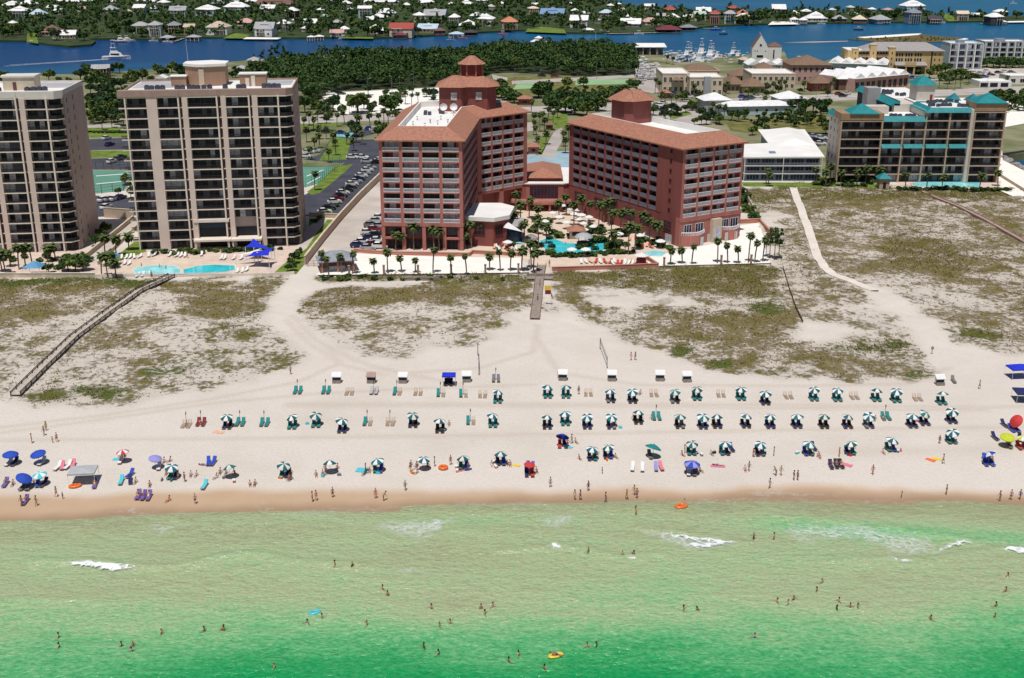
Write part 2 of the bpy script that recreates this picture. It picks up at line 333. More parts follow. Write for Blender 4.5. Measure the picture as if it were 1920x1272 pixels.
def noise(N, L, vec, scale, detail=5, rough=.55, stretch=None):
    t = N.new('ShaderNodeTexNoise'); t.inputs['Scale'].default_value = scale; t.inputs['Detail'].default_value = detail; t.inputs['Roughness'].default_value = rough
    if stretch:
        mp = N.new('ShaderNodeMapping'); mp.inputs['Scale'].default_value = stretch; L.new(vec, mp.inputs['Vector']); vec = mp.outputs['Vector']
    L.new(vec, t.inputs['Vector']); return t.outputs['Fac']
def attr(N, k):
    a = N.new('ShaderNodeAttribute'); a.attribute_name = k; return a.outputs['Fac']
m, N, L, b = nodes('beach and dune ground'); tc = N.new('ShaderNodeTexCoord').outputs['Object']
av, ag, aw = attr(N, 'veg'), attr(N, 'green'), attr(N, 'wet')
n1 = noise(N, L, tc, .9, 7, .68); n2 = noise(N, L, tc, .22, 5, .6); n3 = noise(N, L, tc, 2.3, 4, .7); n4 = noise(N, L, tc, .05, 4)
sand = mixc(N, L, math_(N, L, 'MULTIPLY_ADD', n2, 1.0), (.61, .54, .475), (.69, .625, .56))
sand = mixc(N, L, math_(N, L, 'MULTIPLY', math_(N, L, 'SUBTRACT', n4, .45, True), 2.0, True), sand, (.575, .50, .43))
sand = mixc(N, L, math_(N, L, 'MULTIPLY', math_(N, L, 'MULTIPLY', math_(N, L, 'SUBTRACT', n3, .5, True), 4.0, True), .4), sand, (.47, .41, .355))
cov = math_(N, L, 'ADD', math_(N, L, 'MULTIPLY', math_(N, L, 'SUBTRACT', n1, .5), 2.6), math_(N, L, 'MULTIPLY', math_(N, L, 'SUBTRACT', n2, .5), 2.2))
cov = math_(N, L, 'ADD', cov, math_(N, L, 'MULTIPLY', math_(N, L, 'SUBTRACT', n4, .5), 1.7)); cov = math_(N, L, 'ADD', cov, math_(N, L, 'ADD', av, .05)); fac = math_(N, L, 'MULTIPLY', math_(N, L, 'SUBTRACT', cov, .38), 2.5, True)
fac = math_(N, L, 'MULTIPLY', fac, math_(N, L, 'MULTIPLY', av, 4.0, True))
lit = mixc(N, L, math_(N, L, 'MULTIPLY', math_(N, L, 'SUBTRACT', n2, .35, True), 3.0, True), (.185, .14, .066), (.31, .245, .155))
grs = mixc(N, L, math_(N, L, 'MULTIPLY', math_(N, L, 'SUBTRACT', n3, .35, True), 3.0, True), (.085, .072, .018), (.21, .175, .052))
sel = math_(N, L, 'ADD', math_(N, L, 'MULTIPLY', ag, 1.3), math_(N, L, 'MULTIPLY', math_(N, L, 'SUBTRACT', n2, .47), 4.0), True)
grs = mixc(N, L, math_(N, L, 'MULTIPLY', math_(N, L, 'SUBTRACT', ag, .42, True), 2.2, True), grs, mixc(N, L, n3, (.05, .072, .012), (.125, .15, .03)))
vegc = mixc(N, L, sel, lit, grs)
lt = math_(N, L, 'MULTIPLY', math_(N, L, 'SUBTRACT', n3, .52, True), 6.0, True)
dry = mixc(N, L, math_(N, L, 'MULTIPLY', math_(N, L, 'ADD', math_(N, L, 'MULTIPLY', lt, .7), .72), av, True), sand, (.39, .325, .245))
sand_t = attr(N, 'track')
dry = mixc(N, L, math_(N, L, 'MULTIPLY', sand_t, .45, True), dry, (.50, .41, .335))
col = mixc(N, L, fac, dry, vegc)
a2_ = attr(N, 'damp')
col = mixc(N, L, aw, col, mixc(N, L, n2, (.47, .32, .205), (.55, .40, .275)))
col = mixc(N, L, math_(N, L, 'MULTIPLY', a2_, .8), col, (.30, .20, .12))
L.new(col, b.inputs['Base Color']); b.inputs['Specular IOR Level'].default_value = .2
L.new(math_(N, L, 'SUBTRACT', .95, math_(N, L, 'MULTIPLY', aw, .45)), b.inputs['Roughness'])
bp = N.new('ShaderNodeBump'); bp.inputs['Strength'].default_value = .8; bp.inputs['Distance'].default_value = .3
L.new(math_(N, L, 'MULTIPLY', math_(N, L, 'ADD', n3, math_(N, L, 'MULTIPLY', fac, .8)), math_(N, L, 'SUBTRACT', 1.0, aw)), bp.inputs['Height']); L.new(bp.outputs[0], b.inputs['Normal'])
grid_obj('beach_and_dunes', V, Q, m, dict(veg=veg, green=grn, wet=wet, track=trk, damp=np.clip((2.6 + (fbm(GXX * .1, GYY * .02, 77) - .5) * 3 - DSH) / 2.5, 0, 1)))
# grass tufts standing on the vegetated part of the dunes: nobody could count them
inner = (np.abs(GXX) < 190) & (veg > .25)
iy, ix = np.nonzero(inner)
p = veg[iy, ix] ** 2; p /= p.sum(); pick = rs.choice(len(iy), 34000, p=p); iy, ix = iy[pick], ix[pick]
tx = GXX[iy, ix] + rs.uniform(-.6, .6, len(iy)); ty = GYY[iy, ix] + rs.uniform(-.6, .6, len(iy)); vv = veg[iy, ix]
keep = fbm(tx * .9, ty * .9, 31, 3) + vv * .55 > .72
tx, ty, vv = tx[keep], ty[keep], vv[keep]; tz = gz(tx, ty) - .03; n = len(tx)
hh = rs.uniform(.14, .42, n) * (.55 + .6 * vv); T = []
for k in range(4):
    a = rs.uniform(0, 2 * pi, n); w = rs.uniform(.05, .13, n); ln = rs.uniform(.05, .4, n)
    T.append(np.stack([np.stack([tx - np.sin(a) * w, ty + np.cos(a) * w, tz], -1), np.stack([tx + np.sin(a) * w, ty - np.cos(a) * w, tz], -1), np.stack([tx + np.cos(a) * ln, ty + np.sin(a) * ln, tz + hh], -1)], 1))
T = np.concatenate(T).reshape(-1, 3)
o = grid_obj('dune_grass', T, np.arange(len(T)).reshape(-1, 3), M['grass_blade'], {}, False); o['kind'] = 'stuff'
# ------------------------------------------------------------------ sea in front
sx = np.concatenate([[-1500, -700, -350, -200], np.arange(-130, 130.1, .65), [200, 350, 700, 1500]])
sy = np.concatenate([[-600, -100, 40, 75], np.arange(92, 166, .65)])
SX, SY = np.meshgrid(sx, sy); spx, spy = proj(SX, np.maximum(SY, 30), 0 * SX)
wob = (fbm(SX * .03, SY * .09, 41) - .5); wob2 = (fbm(SX * .012, SY * .03, 47) - .5)
edge = np.interp(spx, [0, 250, 480, 700, 900, 1050, 1250, 1450, 1700, 1920], [1140, 1130, 1095, 1105, 1115, 1100, 1085, 1110, 1135, 1105])
tone = np.clip(.42 + (spy - edge + wob * 150 + wob2 * 90) / 300, .33 + .10 * wob, 1)
near = np.clip((spy - np.interp(spx, [0, 480, 960, 1440, 1920], [977, 957, 944, 934, 944])) / 60, 0, 1)
tone = np.where(near < 1, tone * near + .16 * (1 - near), tone)
tone += .20 * np.exp(-((spy - 985 - (spx - 1500) * .06) / 16) ** 2) * np.clip((spx - 1350) / 120, 0, 1) + .14 * np.exp(-((spy - 975) / 14) ** 2) * np.clip((900 - np.abs(spx - 800)) / 800, 0, 1)
SZ = .05 * np.sin(SX * .06 + SY * .5 + 3 * wob) + .03 * np.sin(SX * .21 + SY * 1.1)
CREST = [([(66, 1053), (160, 1054), (300, 1065), (350, 1062), (410, 1045), (490, 1038), (545, 1054), (625, 1058), (700, 1062)], .45), ([(930, 1036), (1016, 1026), (1070, 1026), (1160, 1045), (1250, 1040)], .3), ([(1440, 967), (1620, 981), (1800, 1008), (1835, 1018)], .2), ([(1560, 1052), (1670, 1048), (1740, 1053), (1860, 1030), (1960, 1034)], .3), ([(0, 1128), (100, 1126), (180, 1130)], .25), ([(850, 996), (910, 998)], .25), ([(1198, 989), (1300, 1003), (1395, 1018)], .3)]
for P, hgt_ in CREST:
    W_ = [G(*q, 0) for q in P]; D = np.full(SX.shape, 1e9)
    for (x0, y0), (x1, y1) in zip(W_, W_[1:]):
        dx, dy = x1 - x0, y1 - y0; t = np.clip(((SX - x0) * dx + (SY - y0) * dy) / (dx * dx + dy * dy), 0, 1)
        D = np.minimum(D, np.hypot(SX - x0 - t * dx, SY - y0 - t * dy))
    SZ += hgt_ * np.exp(-(D / .8) ** 2)
d0 = SY - np.interp(SX, WX, WY); SZ = np.where(d0 > -1.5, np.minimum(SZ, 0), SZ)
nr, nc = SX.shape; idx = np.arange(nr * nc).reshape(nr, nc); Q = np.stack([idx[:-1, :-1], idx[:-1, 1:], idx[1:, 1:], idx[1:, :-1]], -1).reshape(-1, 4)
m, N, L, b = nodes('shallow green sea'); tc = N.new('ShaderNodeTexCoord').outputs['Object']; t = attr(N, 'tone')
ramp = N.new('ShaderNodeValToRGB'); E_ = ramp.color_ramp.elements
E_[0].position = 0; E_[0].color = (.40, .335, .20, 1); E_[1].position = 1; E_[1].color = (.008, .29, .082, 1)
for p_, c in ((.17, (.31, .335, .185)), (.31, (.37, .435, .245)), (.44, (.315, .46, .24)), (.56, (.215, .45, .205)), (.70, (.11, .40, .16)), (.84, (.04, .33, .108))):
    e = E_.new(p_); e.color = (*c, 1)
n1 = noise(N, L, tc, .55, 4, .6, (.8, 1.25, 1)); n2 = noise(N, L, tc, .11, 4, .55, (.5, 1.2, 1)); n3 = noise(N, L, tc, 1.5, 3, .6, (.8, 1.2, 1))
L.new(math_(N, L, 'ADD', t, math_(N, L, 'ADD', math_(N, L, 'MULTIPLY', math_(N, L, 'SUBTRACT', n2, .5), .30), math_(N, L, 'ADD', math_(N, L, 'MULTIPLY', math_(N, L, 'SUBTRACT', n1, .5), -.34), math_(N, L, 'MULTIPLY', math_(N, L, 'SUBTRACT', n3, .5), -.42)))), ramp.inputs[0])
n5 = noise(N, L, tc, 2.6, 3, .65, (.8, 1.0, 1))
sc_ = N.new('ShaderNodeVectorMath'); sc_.operation = 'SCALE'; L.new(ramp.outputs[0], sc_.inputs[0]); L.new(math_(N, L, 'ADD', .55, math_(N, L, 'ADD', math_(N, L, 'MULTIPLY', n5, .55), math_(N, L, 'MULTIPLY', n3, .35))), sc_.inputs['Scale'])  # fine noise scales the brightness: caustic ripple light painted into the sea colour
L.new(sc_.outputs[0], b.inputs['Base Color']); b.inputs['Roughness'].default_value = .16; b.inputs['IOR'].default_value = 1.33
bp = N.new('ShaderNodeBump'); bp.inputs['Strength'].default_value = .8; bp.inputs['Distance'].default_value = .8
L.new(math_(N, L, 'ADD', n1, math_(N, L, 'MULTIPLY', n3, .45)), bp.inputs['Height']); L.new(bp.outputs[0], b.inputs['Normal'])
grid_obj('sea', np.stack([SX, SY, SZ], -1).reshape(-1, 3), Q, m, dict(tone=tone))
# foam on the breaking wavelets
FOAM = [([(66, 1052), (110, 1054), (160, 1052), (230, 1056), (302, 1063), (240, 1069), (215, 1074), (160, 1067), (110, 1060)], .0), ([(404, 1043), (450, 1034), (490, 1036), (460, 1043), (415, 1048)], .05), ([(278, 990), (300, 984), (355, 983), (330, 995), (300, 1003)], .5),
        ([(690, 984), (740, 977), (846, 974), (832, 990), (800, 1008), (740, 1005), (715, 990)], .5), ([(780, 976), (848, 973), (838, 985), (812, 1004), (800, 985)], .28), ([(745, 1068), (770, 1063), (797, 1070), (770, 1075), (750, 1079)], .3), ([(1003, 970), (1060, 969), (1108, 977), (1060, 980), (1045, 993), (1020, 985)], .5),
        ([(1198, 989), (1230, 992), (1300, 1003), (1393, 1017), (1350, 1027), (1325, 1034), (1270, 1023), (1225, 1009)], .3), ([(1215, 995), (1300, 1006), (1394, 1017), (1352, 1024), (1300, 1018), (1250, 1006)], .24), ([(1295, 1018), (1392, 1018), (1350, 1027), (1326, 1034), (1275, 1024)], .24), ([(1015, 1026), (1040, 1019), (1071, 1026), (1045, 1031)], .05),
        ([(1440, 967), (1530, 968), (1620, 980), (1710, 992), (1800, 1007), (1800, 1012), (1700, 1000), (1620, 988), (1530, 974)], .45), ([(1450, 985), (1620, 985), (1740, 1010), (1760, 1040), (1690, 1042), (1600, 1010), (1500, 1015)], .62), ([(1755, 1031), (1800, 1010), (1836, 1018), (1800, 1024), (1752, 1042)], .22),
        ([(1628, 1048), (1670, 1046), (1737, 1053), (1680, 1056)], .1), ([(1860, 1029), (1890, 1025), (1960, 1029), (1960, 1048), (1890, 1037)], .1), ([(1400, 924), (1460, 921), (1490, 926), (1575, 928), (1500, 931), (1420, 929)], .3), ([(200, 963), (250, 959), (302, 960), (240, 966)], .4), ([(480, 941), (498, 950), (524, 956), (498, 955)], .4), ([(528, 963), (600, 966), (640, 972), (560, 971)], .55), ([(852, 994), (905, 996), (903, 999), (860, 998)], .3), ([(590, 955), (700, 952), (700, 953.5), (600, 957)], .45), ([(860, 943), (1010, 942), (1010, 943.5), (870, 945)], .5), ([(1200, 939), (1300, 942), (1420, 935), (1420, 936.5), (1300, 943.5)], .5)]
mf, N, L, b = nodes('sea foam lace'); tc = N.new('ShaderNodeTexCoord').outputs['Object']
b.inputs['Base Color'].default_value = (.82, .85, .84, 1); b.inputs['Roughness'].default_value = .9
f_ = attr(N, 'dens'); na = noise(N, L, tc, 1.1, 5, .7); nb = noise(N, L, tc, .35, 3, .6)
vo = N.new('ShaderNodeTexVoronoi'); vo.feature = 'DISTANCE_TO_EDGE'; vo.inputs['Scale'].default_value = .85
wv = N.new('ShaderNodeVectorMath'); wv.operation = 'ADD'; nz_ = N.new('ShaderNodeTexNoise'); nz_.inputs['Scale'].default_value = .8; L.new(tc, nz_.inputs['Vector']); L.new(tc, wv.inputs[0]); L.new(nz_.outputs['Color'], wv.inputs[1]); L.new(wv.outputs[0], vo.inputs['Vector'])
lace = math_(N, L, 'SUBTRACT', 1.0, math_(N, L, 'MULTIPLY', vo.outputs['Distance'], 5.0, True))
al = math_(N, L, 'ADD', math_(N, L, 'MULTIPLY', math_(N, L, 'SUBTRACT', na, .5), 1.6), math_(N, L, 'MULTIPLY', math_(N, L, 'SUBTRACT', nb, .5), 1.2))
al = math_(N, L, 'ADD', al, math_(N, L, 'MULTIPLY', lace, .5)); al = math_(N, L, 'ADD', al, math_(N, L, 'MULTIPLY', f_, 1.3)); 
al = math_(N, L, 'MULTIPLY', math_(N, L, 'SUBTRACT', al, .98), 2.4, True); so_ = attr(N, 'solid')
soft = math_(N, L, 'ADD', math_(N, L, 'ADD', .24, math_(N, L, 'MULTIPLY', math_(N, L, 'SUBTRACT', na, .5), 2.4)), math_(N, L, 'MULTIPLY', lace, .38))
al = math_(N, L, 'ADD', math_(N, L, 'MULTIPLY', math_(N, L, 'ADD', al, math_(N, L, 'MULTIPLY', f_, .12)), so_), math_(N, L, 'MULTIPLY', math_(N, L, 'MAXIMUM', soft, 0.0), math_(N, L, 'SUBTRACT', 1.0, so_)))
L.new(math_(N, L, 'MULTIPLY', al, f_, True), b.inputs['Alpha'])
def foam_sheet(P, th, gain=1.0):
    W_ = [G(*q, .05) for q in P]; xs = [q[0] for q in W_]; ys = [q[1] for q in W_]; st = .3
    fx, fy = np.meshgrid(np.arange(min(xs) - 1, max(xs) + 1, st), np.arange(min(ys) - 1.5, max(ys) + 1.5, st))
    jx_ = fx + (fbm(fx * .8, fy * .8, 3) - .5) * (1.6 if th < .25 else 3.0); jy_ = fy + (fbm(fx * .8, fy * .8, 8) - .5) * (1.3 if th < .25 else 3.4)
    D = np.full(fx.shape, 1e9)
    for (x0, y0), (x1, y1) in zip(W_, W_[1:] + W_[:1]):
        dx, dy = x1 - x0, y1 - y0; t = np.clip(((jx_ - x0) * dx + (jy_ - y0) * dy) / max(dx * dx + dy * dy, 1e-6), 0, 1); D = np.minimum(D, np.hypot(jx_ - x0 - t * dx, jy_ - y0 - t * dy))
    D = np.where(inpoly(jx_, jy_, W_), D, -D); dens = np.clip((D + (.6 if th < .25 else .35)) / (1.3 if th < .25 else 1.8), 0, 1) * (1.0 - .5 * th) * gain
    fz = .06 + (np.where(th < .25, .32, .06)) * dens * (.6 + .8 * fbm(fx, fy, 5)); fz = np.maximum(fz, gz(fx, fy) + .05)
    nr, nc = fx.shape; idx = np.arange(nr * nc).reshape(nr, nc); keep = (dens[:-1, :-1] + dens[1:, 1:] + dens[:-1, 1:] + dens[1:, :-1]) > 0
    Q = np.stack([idx[:-1, :-1], idx[:-1, 1:], idx[1:, 1:], idx[1:, :-1]], -1)[keep]
    o = grid_obj('sea_foam', np.stack([fx, fy, fz], -1).reshape(-1, 3), Q, mf, dict(dens=dens, solid=np.full(dens.shape, 1.0 if th < .25 else 0.0))); o['kind'] = 'stuff'
for P, th in FOAM: foam_sheet(P, th)
sw = [(x, y + 3.0 + 2.5 * math.sin(x * .013) + 1.5 * math.sin(x * .041)) for x, y in zip(range(-40, 1990, 30), np.interp(range(-40, 1990, 30), [p[0] for p in WL], [p[1] for p in WL]))]
for i in range(0, len(sw) - 9, 9): k = sw[i:i + 10]; foam_sheet(k + [(x, y + R.uniform(2.0, 4.0)) for x, y in k[::-1]], .45, R.uniform(.55, .95))
# ------------------------------------------------------------------ mainland, bay, island
def flat(name, poly, z, m, kind='structure', skirt=0.0):
    mb = MB(); P = list(poly)
    if sum(P[i][0] * P[(i + 1) % len(P)][1] - P[(i + 1) % len(P)][0] * P[i][1] for i in range(len(P))) < 0: P.reverse()
    if skirt: mb.prism(P, z - skirt, z)
    else: mb.add([(x, y, z) for x, y in P], [tuple(range(len(P)))])
    return obj(name, mb, m, kind=kind)
LV = [3.0]
def sheet(name, pts, key, lev=1, z=None):
    return flat(name, [G(*q) for q in pts], (3.0 + .012 * lev) if z is None else z, M[key])
shore = [G(*q, 0) for q in [(-900, 178), (-300, 160), (0, 150), (170, 148), (300, 138), (420, 126), (520, 116), (700, 106), (960, 96), (1100, 93), (1195, 91), (1236, 99), (1244, 113), (1265, 126), (1330, 124), (1345, 117), (1400, 112), (1412, 104), (1470, 104), (1478, 124), (1530, 127), (1580, 114), (1600, 106), (1780, 106), (1790, 112), (1920, 104), (2500, 92)]]
right = [(900, 700), G(2500, 287), G(1919, 287), G(1881, 291), G(1879, 296), (190.5, 428), (235, 409), (900, 409), (900, 405.3), (-900, 405.3)]
mk('mainland_soil', (.30, .27, .17), rgb2=(.075, .105, .025), scale=.05, rough=1)
mk('island_soil', (.05, .075, .02), rgb2=(.02, .036, .009), scale=.05, rough=1)
flat('mainland_ground', shore + right, 2.996, M['mainland_soil'], skirt=5)
isl = [G(*q, 0) for q in [(-900, 110), (-300, 90), (0, 79), (50, 80), (90, 86), (130, 90), (172, 87), (180, 81), (165, 76), (240, 75), (300, 78), (330, 74), (450, 73), (560, 74), (640, 73), (700, 74), (760, 72), (860, 66), (920, 62), (980, 59), (1060, 64), (1140, 65), (1240, 62), (1290, 57), (1340, 51), (1420, 48), (1500, 46), (1700, 44), (1880, 42), (2500, 36), (2500, 32), (1900, 33), (1800, 31), (1700, 28), (1560, 25), (1500, 24), (1300, 22), (1200, 15), (1150, 6), (1100, -7), (900, -20), (0, -26), (-900, -26)]]
flat('forest_floor', [G(*q) for q in [(470, 142), (520, 121), (700, 110), (960, 100), (1190, 98), (1193, 141), (1100, 144), (962, 137), (925, 138), (840, 162), (640, 171), (578, 196), (565, 172), (480, 152)]], 3.02, mat('forest floor', (.035, .05, .014), rgb2=(.015, .022, .007), scale=.1))
flat('island_ground', isl, 1.6, M['island_soil'], skirt=4)
m, N, L, b = nodes('deep blue bay water'); tc = N.new('ShaderNodeTexCoord').outputs['Object']
n1 = noise(N, L, tc, .004, 4, .5, (.6, 2.2, 1)); n2 = noise(N, L, tc, .05, 4, .6, (.5, 1.6, 1)); n3 = noise(N, L, tc, .5, 3, .6)
sep = N.new('ShaderNodeSeparateXYZ'); L.new(tc, sep.inputs[0])
fx_ = math_(N, L, 'MULTIPLY_ADD', sep.outputs[0], .0011, True); N[fx_.node.name].inputs[2].default_value = .38
base = mixc(N, L, fx_, (.0, .040, .145), (.001, .115, .225))
base = mixc(N, L, math_(N, L, 'MULTIPLY', math_(N, L, 'SUBTRACT', n1, .5, True), 2.4, True), base, (.015, .17, .28))
base = mixc(N, L, math_(N, L, 'MULTIPLY', math_(N, L, 'SUBTRACT', n2, .45, True), 2.0, True), base, (.002, .055, .19))
L.new(base, b.inputs['Base Color']); b.inputs['Roughness'].default_value = .3; b.inputs['IOR'].default_value = 1.33; b.inputs['Specular IOR Level'].default_value = .22
bp = N.new('ShaderNodeBump'); bp.inputs['Strength'].default_value = .4; bp.inputs['Distance'].default_value = .5; L.new(n3, bp.inputs['Height']); L.new(bp.outputs[0], b.inputs['Normal'])
obj('bay_water', MB().add([(-9000, 380, 0), (9000, 380, 0), (9000, 15000, 0), (-9000, 15000, 0)], [(0, 1, 2, 3)]), m, kind='structure')
flat('bay_islet', [G(*q, 0) for q in [(1590, 75), (1640, 79), (1700, 80.5), (1760, 80), (1812, 76), (1800, 72), (1760, 69), (1730, 66), (1690, 67), (1650, 70)]], .5, mat('islet scrub', (.17, .10, .04), rgb2=(.07, .08, .02), scale=.05), skirt=2)
flat('bay_sandbar', [G(*q, 0) for q in [(1608, 71), (1650, 68), (1700, 65), (1728, 64), (1722, 67), (1690, 69.5), (1650, 72), (1620, 73)]], .55, M['white_sand'], skirt=2)
flat('bay_sandbar', [G(*q, 0) for q in [(1470, 80.2), (1520, 78.6), (1590, 77.2), (1590, 77.9), (1530, 80)]], .06, M['tan_trim'], skirt=1)
flat('bay_sandbar', [G(*q, 0) for q in [(1792, 76), (1810, 73), (1816, 74.5), (1800, 77.8)]], .55, M['white_sand'], skirt=2)
flat('island_beach', [G(*q, 1.6) for q in [(455, 73.5), (520, 74), (528, 71), (462, 70)]], 1.63, M['white_sand'])
flat('island_beach', [G(*q, 1.6) for q in [(1440, 47), (1500, 45.8), (1482, 41), (1448, 40.5)]], 1.63, M['white_sand'])
flat('island_beach', [G(*q, 1.6) for q in [(1888, 42.5), (1990, 41), (1990, 38), (1890, 40)]], 1.63, M['white_sand'])
for P in ([(985, 60), (1062, 63), (1058, 56), (1020, 50), (990, 54)], [(50, 79), (72, 82), (68, 62), (52, 60)], [(418, 72), (455, 72.5), (470, 66), (440, 62)], [(640, 72), (700, 73), (700, 70), (640, 69)], [(1780, 26), (1796, 40), (1778, 40), (1764, 28)]):
    flat('island_lawn', [G(*q, 1.6) for q in P], 1.62, M['lawn'])
# ------------------------------------------------------------------ cached facade pieces
CACHE = {}
def cached(key, fn):
    if key not in CACHE: CACHE[key] = fn()
    return CACHE[key]
def slab_me(w, d, t, mk_, lip=.06):
    return cached(('slab', round(w, 2), round(d, 2), t, mk_, lip), lambda: MB().box(0, w, -lip, d, -t, 0).mesh('balcony', M[mk_]))
def rail_me(w, h, mk_, gap=.3, th=.05, retn=0.0):
    def f():
        mb = MB().box(0, w, 0, .08, h - .14, h).box(0, w, .01, .06, .06, .18)
        n = max(2, int(w / gap))
        for i in range(n + 1):
            x = i * (w - th) / n; mb.box(x, x + th, .015, .055, .16, h - .09)
        return mb.mesh('railing', M[mk_])
    return cached(('rail', round(w, 2), h, mk_, gap, th), f)
def panel_me(w, h, mk_):
    return cached(('pan', round(w, 2), h, mk_), lambda: MB().box(0, w, 0, .05, 0.03, h - .06).box(0, w, -.02, .08, h - .06, h).mesh('railing', M[mk_]))
def door_me(w, h, var, red=False):
    def f():
        r = random.Random(int(w * 100) * 7 + var); mb = MB(); n = max(2, int(round(w / 1.35))); x = 0.0
        ws = [r.uniform(.7, 1.4) for _ in range(n)]; k = w / sum(ws)
        for q in ws:
            u = q * k; c = r.random()
            mi = 0 if c < .58 else 1 if c < .8 else 2
            mb.box(x + .04, x + u - .04, 0, .05, .08, h - .1, mi); mb.box(x + u - .04, x + u + .04, -.03, .05, 0, h, 2); x += u
        mb.box(0, w, -.03, .06, h - .1, h, 2)
        return mb.mesh('sliding_door', [M['glass_dark'], M['curtain'], M['red_deep'] if red else M['frame_grey']])
    return cached(('door', round(w, 2), round(h, 2), var, red), f)
def window_me(w, h, gl='glass_dark', fr='slab_white', nx=1, nz=1):
    def f():
        mb = MB().box(0, w, 0, .06, 0, h, 0)
        for i in range(nx + 1): x = i * w / nx; mb.box(x - .05, x + .05, -.05, .05, -.05, h + .05, 1)
        for i in range(nz + 1): z = i * h / nz; mb.box(-.05, w + .05, -.045, .045, z - .05, z + .05, 1)
        return mb.mesh('window', [M[gl], M[fr]])
    return cached(('win', round(w, 2), round(h, 2), gl, fr, nx, nz), f)
def frame(p0, p1):
    return math.atan2(p1[1] - p0[1], p1[0] - p0[0]), math.hypot(p1[0] - p0[0], p1[1] - p0[1])
def rot(v, a): return (v[0] * math.cos(a) - v[1] * math.sin(a), v[0] * math.sin(a) + v[1] * math.cos(a))
def ac_unit(mb, x, y, z, s=1.0):
    mb.box(x, x + 1.1 * s, y, y + .9 * s, z, z + .9 * s); mb.lathe([(.38 * s, z + .9 * s), (.38 * s, z + 1.05 * s), (0, z + 1.05 * s)], 8, c=(x + .55 * s, y + .45 * s))
